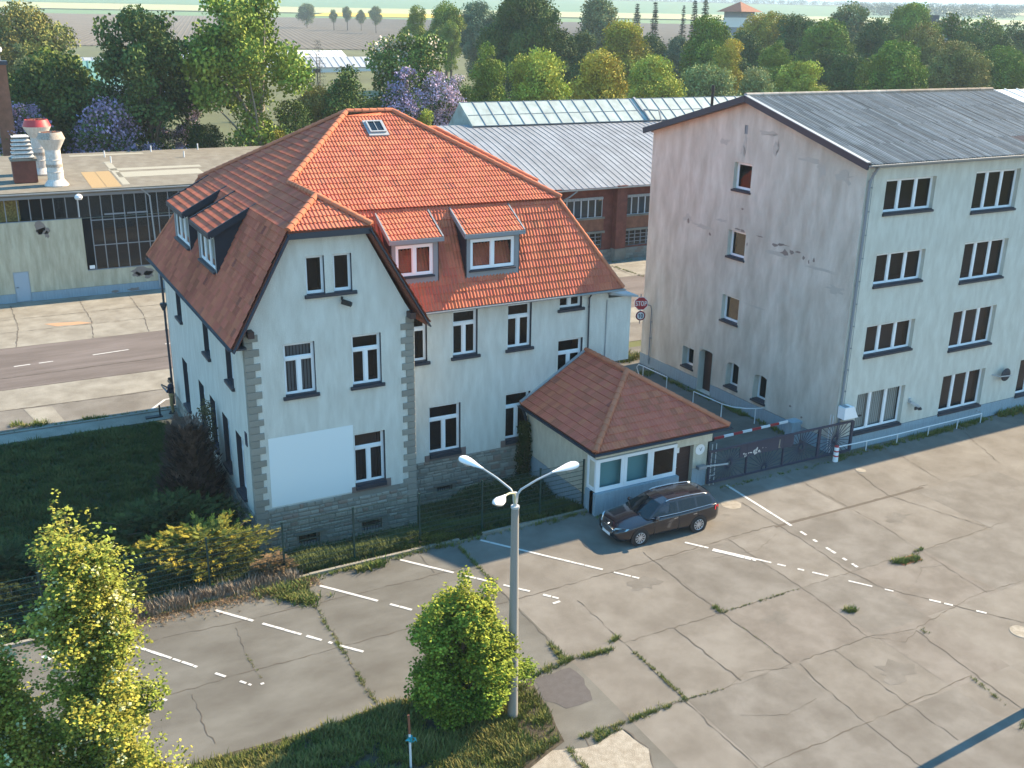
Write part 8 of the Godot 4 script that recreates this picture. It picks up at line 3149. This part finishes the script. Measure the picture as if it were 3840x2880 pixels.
# ------------------------------------------------------------------ low plants
func build_plants() -> void:
	var r := RandomNumberGenerator.new()
	r.seed = 91
	# verge grass
	var poly := PackedVector2Array([Vector2(-14, 12.0), Vector2(-5.4, 12.0), Vector2(-1.5, 12.12), Vector2(0.3, 11.95), Vector2(1.5, 12.1), Vector2(3.4, 12.45), Vector2(4.75, 12.85), Vector2(4.55, 14.2), Vector2(4.2, 15.5), Vector2(3.5, 15.75), Vector2(2.1, 16.2), Vector2(0.8, 18.0), Vector2(-14, 18.0)])
	var where := []
	var tints := []
	var hn := FastNoiseLite.new()
	hn.seed = 6
	hn.frequency = 0.5
	while where.size() < 15000:
		var p := Vector2(r.randf_range(-12, 4.9), r.randf_range(11.9, 17.6))
		if not Geometry2D.is_point_in_polygon(p, poly):
			continue
		var f := hn.get_noise_2d(p.x, p.y)
		if f < -0.35 and r.randf() < 0.7:
			continue
		var s := r.randf_range(0.10, 0.24) * (1.0 + 0.7 * f)
		where.append(Transform3D(Basis(Vector3.UP, r.randf_range(0, TAU)).scaled(Vector3(s * 0.9, s, s * 0.9)), Vector3(p.x, 0.01, p.y)))
		var c := Color(0.115, 0.155, 0.030).lerp(Color(0.24, 0.21, 0.07), clampf(0.45 + f * 0.7 + r.randf_range(-0.35, 0.35), 0, 1))
		tints.append(c)
	var o := scatter("verge_grass", self, "grass", where, tints)
	kind(tag(o, "rough sunlit grass of the verge round the lamp post and bush", "grass"), "stuff")
	# garden grass in the villa's shade
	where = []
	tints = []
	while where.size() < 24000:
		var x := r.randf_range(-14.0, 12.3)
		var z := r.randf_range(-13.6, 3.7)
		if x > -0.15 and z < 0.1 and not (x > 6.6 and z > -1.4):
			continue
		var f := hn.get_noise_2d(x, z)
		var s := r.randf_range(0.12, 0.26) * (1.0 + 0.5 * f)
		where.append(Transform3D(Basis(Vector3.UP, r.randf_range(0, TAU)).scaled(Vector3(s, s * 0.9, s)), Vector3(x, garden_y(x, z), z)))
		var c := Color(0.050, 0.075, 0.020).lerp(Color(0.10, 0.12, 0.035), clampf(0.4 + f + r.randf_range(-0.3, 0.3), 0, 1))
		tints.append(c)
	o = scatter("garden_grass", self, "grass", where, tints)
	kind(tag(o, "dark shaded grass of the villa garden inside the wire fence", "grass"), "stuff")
	# weeds along cracks and kerbs: segments x0, z0, x1, z1, how many, height, spread
	where = []
	tints = []
	var seg := [[6.3, 11.3, 6.25, 12.3, 90, 0.13, 0.08], [6.25, 12.35, 7.9, 12.5, 170, 0.13, 0.09], [4.95, 12.6, 6.2, 12.4, 90, 0.16, 0.10], [8.05, 12.2, 8.45, 12.0, 40, 0.12, 0.07], [8.45, 12.9, 8.46, 15.6, 150, 0.08, 0.05], [4.8, 15.7, 8.4, 15.6, 260, 0.11, 0.08], [8.4, 15.6, 9.8, 15.7, 60, 0.06, 0.04], [12.4, 11.9, 12.45, 12.35, 50, 0.13, 0.08], [12.45, 12.35, 15.9, 12.32, 110, 0.07, 0.05], [12.45, 13.0, 12.46, 15.0, 40, 0.04, 0.03], [16.3, 14.15, 16.5, 14.25, 60, 0.16, 0.09], [20.4, 12.5, 21.4, 12.7, 170, 0.15, 0.15], [21.4, 12.4, 22.1, 12.2, 40, 0.1, 0.08], [6.45, 4.3, 6.42, 7.4, 150, 0.10, 0.07], [0.35, 5.6, 0.3, 11.9, 260, 0.08, 0.06], [0.4, 4.2, 0.36, 5.6, 110, 0.13, 0.1], [-0.6, 4.5, 0.3, 5.5, 240, 0.2, 0.3], [-1.3, 4.3, 0.4, 4.4, 200, 0.26, 0.25], [16.7, 20.0, 16.9, 18.6, 50, 0.08, 0.06], [16.0, 21.0, 17.5, 20.4, 40, 0.10, 0.08], [-2.4, 7.6, -2.3, 9.0, 40, 0.05, 0.04], [-8.0, 4.1, 12.2, 3.9, 420, 0.16, 0.14], [4.25, 15.9, 4.2, 17.2, 90, 0.10, 0.07], [18.6, 4.5, 24.9, 4.5, 160, 0.09, 0.12], [25.3, 4.35, 36.5, 3.95, 620, 0.17, 0.2], [37, 3.9, 48, 3.8, 500, 0.35, 0.3], [23.9, -9.5, 25.4, -9.6, 60, 0.2, 0.4], [25.0, -9.0, 25.4, 1.0, 330, 0.2, 0.14], [24.3, -12.6, 25.6, -12.2, 260, 0.34, 0.7], [12.3, 4.4, 16.4, 4.55, 150, 0.13, 0.12], [-13, -15.3, 0.2, -15.4, 160, 0.13, 0.1], [-4.3, -15.6, -3.4, -15.3, 60, 0.2, 0.15], [-7.6, -16.2, -6.0, -15.6, 90, 0.22, 0.25], [36.5, -34.4, 44.0, -34.4, 80, 0.12, 0.12], [37.9, -33.4, 38.1, -29.0, 90, 0.12, 0.09], [2.6, 4.3, 3.6, 4.1, 60, 0.24, 0.2], [17.6, 16.2, 17.6, 16.3, 10, 0.1, 0.1], [5.1, 15.95, 5.9, 15.8, 80, 0.12, 0.1]]
	for s in seg:
		for i in s[4]:
			var t := r.randf()
			var sp: float = s[6]
			if hn.get_noise_2d(s[0] * 3.0 + t * 9.0, s[1]) < -0.12 and r.randf() < 0.75:
				continue
			var p := Vector3(lerpf(s[0], s[2], t) + r.randfn() * sp * 0.6, 0.0, lerpf(s[1], s[3], t) + r.randfn() * sp * 0.6)
			var k: float = s[5] * r.randf_range(0.5, 1.25)
			where.append(Transform3D(Basis(Vector3.UP, r.randf_range(0, TAU)).scaled(Vector3(k, k * 0.8, k)), p))
			tints.append(Color(0.10, 0.155, 0.028).lerp(Color(0.26, 0.21, 0.08), clampf(r.randfn() * 0.3 + 0.3, 0, 1)))
	o = scatter("weeds", self, "grass", where, tints)
	kind(tag(o, "weeds growing in the cracks and kerbs of the asphalt yard", "weeds"), "stuff")
	# dry litter of needles and dead grass at the foot of the fence
	where = []
	tints = []
	for i in 1500:
		var x := r.randf_range(-7.5, 1.0)
		var z := 4.05 + absf(r.randfn()) * 0.32
		var s := r.randf_range(0.05, 0.12)
		where.append(Transform3D(turned(r, s, 1.3), Vector3(x, 0.012, z)))
		tints.append(Color(0.28, 0.16, 0.09).lerp(Color(0.36, 0.29, 0.18), r.randf()))
	for i in 700:
		var s := r.randf_range(0.15, 0.5)
		where.append(Transform3D(Basis(Vector3.UP, r.randf_range(0, TAU)).scaled(Vector3(s * 0.6, s, s * 0.6)), Vector3(r.randf_range(-6.6, 0.4), 0.0, 3.7 + r.randfn() * 0.16)))
		tints.append(Color(0.20, 0.16, 0.13).lerp(Color(0.34, 0.29, 0.22), r.randf()))
	o = scatter("dead_grass", self, "grass", where, tints)
	kind(tag(o, "pale dead grass and brown litter along the foot of the wire fence", "grass"), "stuff")
	# junipers
	juniper("golden_juniper", "broad golden-tipped juniper spilling over the wire fence at the villa's front corner", Vector3(-2.4, 0, 1.55), Vector3(3.0, 1.75, 1.75), Color(0.10, 0.125, 0.026), Color(0.36, 0.29, 0.036), 800, 5)
	juniper("dark_juniper", "dark green spreading juniper in the shade behind the golden one", Vector3(-3.0, 0, -1.4), Vector3(3.2, 1.5, 1.7), Color(0.035, 0.055, 0.018), Color(0.07, 0.085, 0.022), 700, 6)
	juniper("dark_juniper", "dark juniper in the shade left behind the tall poplar's top", Vector3(-8.6, 0, 0.3), Vector3(3.2, 1.6, 2.6), Color(0.035, 0.055, 0.018), Color(0.07, 0.08, 0.022), 800, 7)
	juniper("juniper_seedling", "young green juniper growing through the fence below the golden one", Vector3(-5.25, 0, 3.3), Vector3(0.55, 1.25, 0.5), Color(0.07, 0.10, 0.02), Color(0.16, 0.16, 0.03), 70, 8)
	juniper("brown_shrub", "tall brown withered shrub against the villa's side wall", Vector3(-1.45, 0, -4.7), Vector3(1.5, 3.1, 2.3), Color(0.085, 0.055, 0.045), Color(0.17, 0.11, 0.085), 420, 9)
	juniper("climbing_shrub", "thin leafy climber between the side windows of the villa", Vector3(-0.45, 0, -5.6), Vector3(0.35, 3.6, 0.8), Color(0.09, 0.07, 0.05), Color(0.13, 0.12, 0.06), 42, 10)
	juniper("ivy", "dark ivy climbing the gatehouse drainpipe at the villa's stone base", Vector3(12.2, -1.0, -1.2), Vector3(0.35, 3.0, 0.3), Color(0.03, 0.045, 0.018), Color(0.06, 0.07, 0.02), 110, 11)
	juniper("bramble_bush", "dark bramble thicket below the main front's cellar window", Vector3(10.4, -0.9, 0.4), Vector3(2.6, 1.15, 1.6), Color(0.03, 0.05, 0.016), Color(0.06, 0.08, 0.02), 520, 12)
	juniper("bramble_bush", "low bramble at the foot of the wire fence's middle posts", Vector3(5.6, -0.1, 3.3), Vector3(1.3, 0.6, 0.6), Color(0.05, 0.07, 0.02), Color(0.10, 0.12, 0.03), 170, 13)
	juniper("weed_clump", "reddish dry weed clump standing in the corner by the golden juniper", Vector3(-0.3, 0, 3.2), Vector3(0.8, 0.9, 0.5), Color(0.15, 0.11, 0.06), Color(0.26, 0.17, 0.09), 150, 14)
	juniper("sapling_bush", "leafless dark sapling left of the golden juniper behind the fence", Vector3(-7.2, 0, 2.4), Vector3(0.9, 2.0, 0.7), Color(0.06, 0.06, 0.03), Color(0.13, 0.12, 0.05), 130, 15)


func juniper(called: String, label: String, at: Vector3, s: Vector3, c0: Color, c1: Color, n: int, sd: int) -> void:
	var t := thing(called, label, "shrub", at)
	var r := RandomNumberGenerator.new()
	r.seed = sd
	var where := []
	var tints := []
	var g := Geo.new()
	for i in 9:
		var a := TAU * i / 9 + r.randf_range(-0.2, 0.2)
		g.tube([Vector3(0, -0.2, 0), Vector3(cos(a) * s.x * 0.35, s.y * 0.4, sin(a) * s.z * 0.35), Vector3(cos(a) * s.x * 0.8, s.y * 0.62, sin(a) * s.z * 0.8)], [0.05, 0.03, 0.01], 5)
	if called.contains("juniper"):
		for i in int(n * 2.6 / 14):
			var a := r.randf_range(0, TAU)
			var reach := sqrt(r.randf()) * r.randf_range(0.75, 1.12)
			var hf := r.randf_range(0.55, 1.05) * (1.0 - 0.50 * reach * reach) * (0.88 + 0.14 * sin(a * 3.0 + sd))
			var gold := r.randf()
			for j in 16:
				var tt := 0.42 + 0.62 * j / 16.0
				var p := Vector3(cos(a) * s.x * reach * tt, s.y * hf * (1.0 - 0.9 * pow(1.0 - tt, 2)), sin(a) * s.z * reach * tt) + Vector3(r.randfn(), r.randfn() * 0.5, r.randfn()) * 0.10
				var yaw := a + r.randfn() * 0.7
				var d := Vector3(cos(yaw), r.randf_range(-0.15, 0.75), sin(yaw)).normalized()
				var sc := r.randf_range(0.16, 0.34)
				where.append(Transform3D((Basis.looking_at(-d, Vector3(r.randfn() * 0.4, 1, r.randfn() * 0.4)).scaled_local(Vector3.ONE * sc)), p))
				var k := r.randf_range(0.72, 1.28)
				var c := c0.lerp(c1, clampf((tt - 0.62) * 2.1 * (0.35 + gold) + r.randf_range(-0.2, 0.2), 0, 1))
				tints.append(Color(c.r * k, c.g * k, c.b * k))
		n = 0
	var leafy := called in ["ivy", "bramble_bush", "climbing_shrub", "sapling_bush"]
	for i in int(n * 2.6):
		var a := r.randf_range(0, TAU)
		var q := sqrt(r.randf())
		var hgt := s.y * (0.25 + 0.75 * sqrt(maxf(0.0, 1.0 - q * q))) * r.randf_range(0.55, 1.0)
		hgt *= 0.84 + 0.16 * sin(a * 3.0 + q * 5.0 + sd)
		if s.y > 2.5 * minf(s.x, s.z) or called == "brown_shrub":
			hgt = s.y * r.randf()
			q *= 1.0 - 0.55 * hgt / s.y
		var p := Vector3(cos(a) * s.x * q, hgt, sin(a) * s.z * q)
		var sc := r.randf_range(0.30, 0.55) * clampf(s.y * 0.5, 0.45, 0.9)
		if leafy:
			where.append(Transform3D(turned(r, sc * 0.55), p))
		else:
			var d := Vector3(cos(a + r.randf_range(-0.5, 0.5)), r.randf_range(0.05, 0.6) if called != "brown_shrub" else r.randf_range(0.6, 1.8), sin(a + r.randf_range(-0.5, 0.5))).normalized()
			where.append(Transform3D(Basis.looking_at(-d, Vector3.UP).scaled_local(Vector3.ONE * sc) if absf(d.y) < 0.97 else turned(r, sc), p - d * sc * 0.5))
		var k := r.randf_range(0.75, 1.25)
		var c := c0.lerp(c1, clampf(hgt / s.y * 0.9 + r.randf_range(-0.45, 0.35), 0, 1))
		tints.append(Color(c.r * k, c.g * k, c.b * k))
	put("stems", g, M["bark"], t)
	kind(scatter("foliage", t, "leaf" if leafy else "spray", where, tints), "stuff")
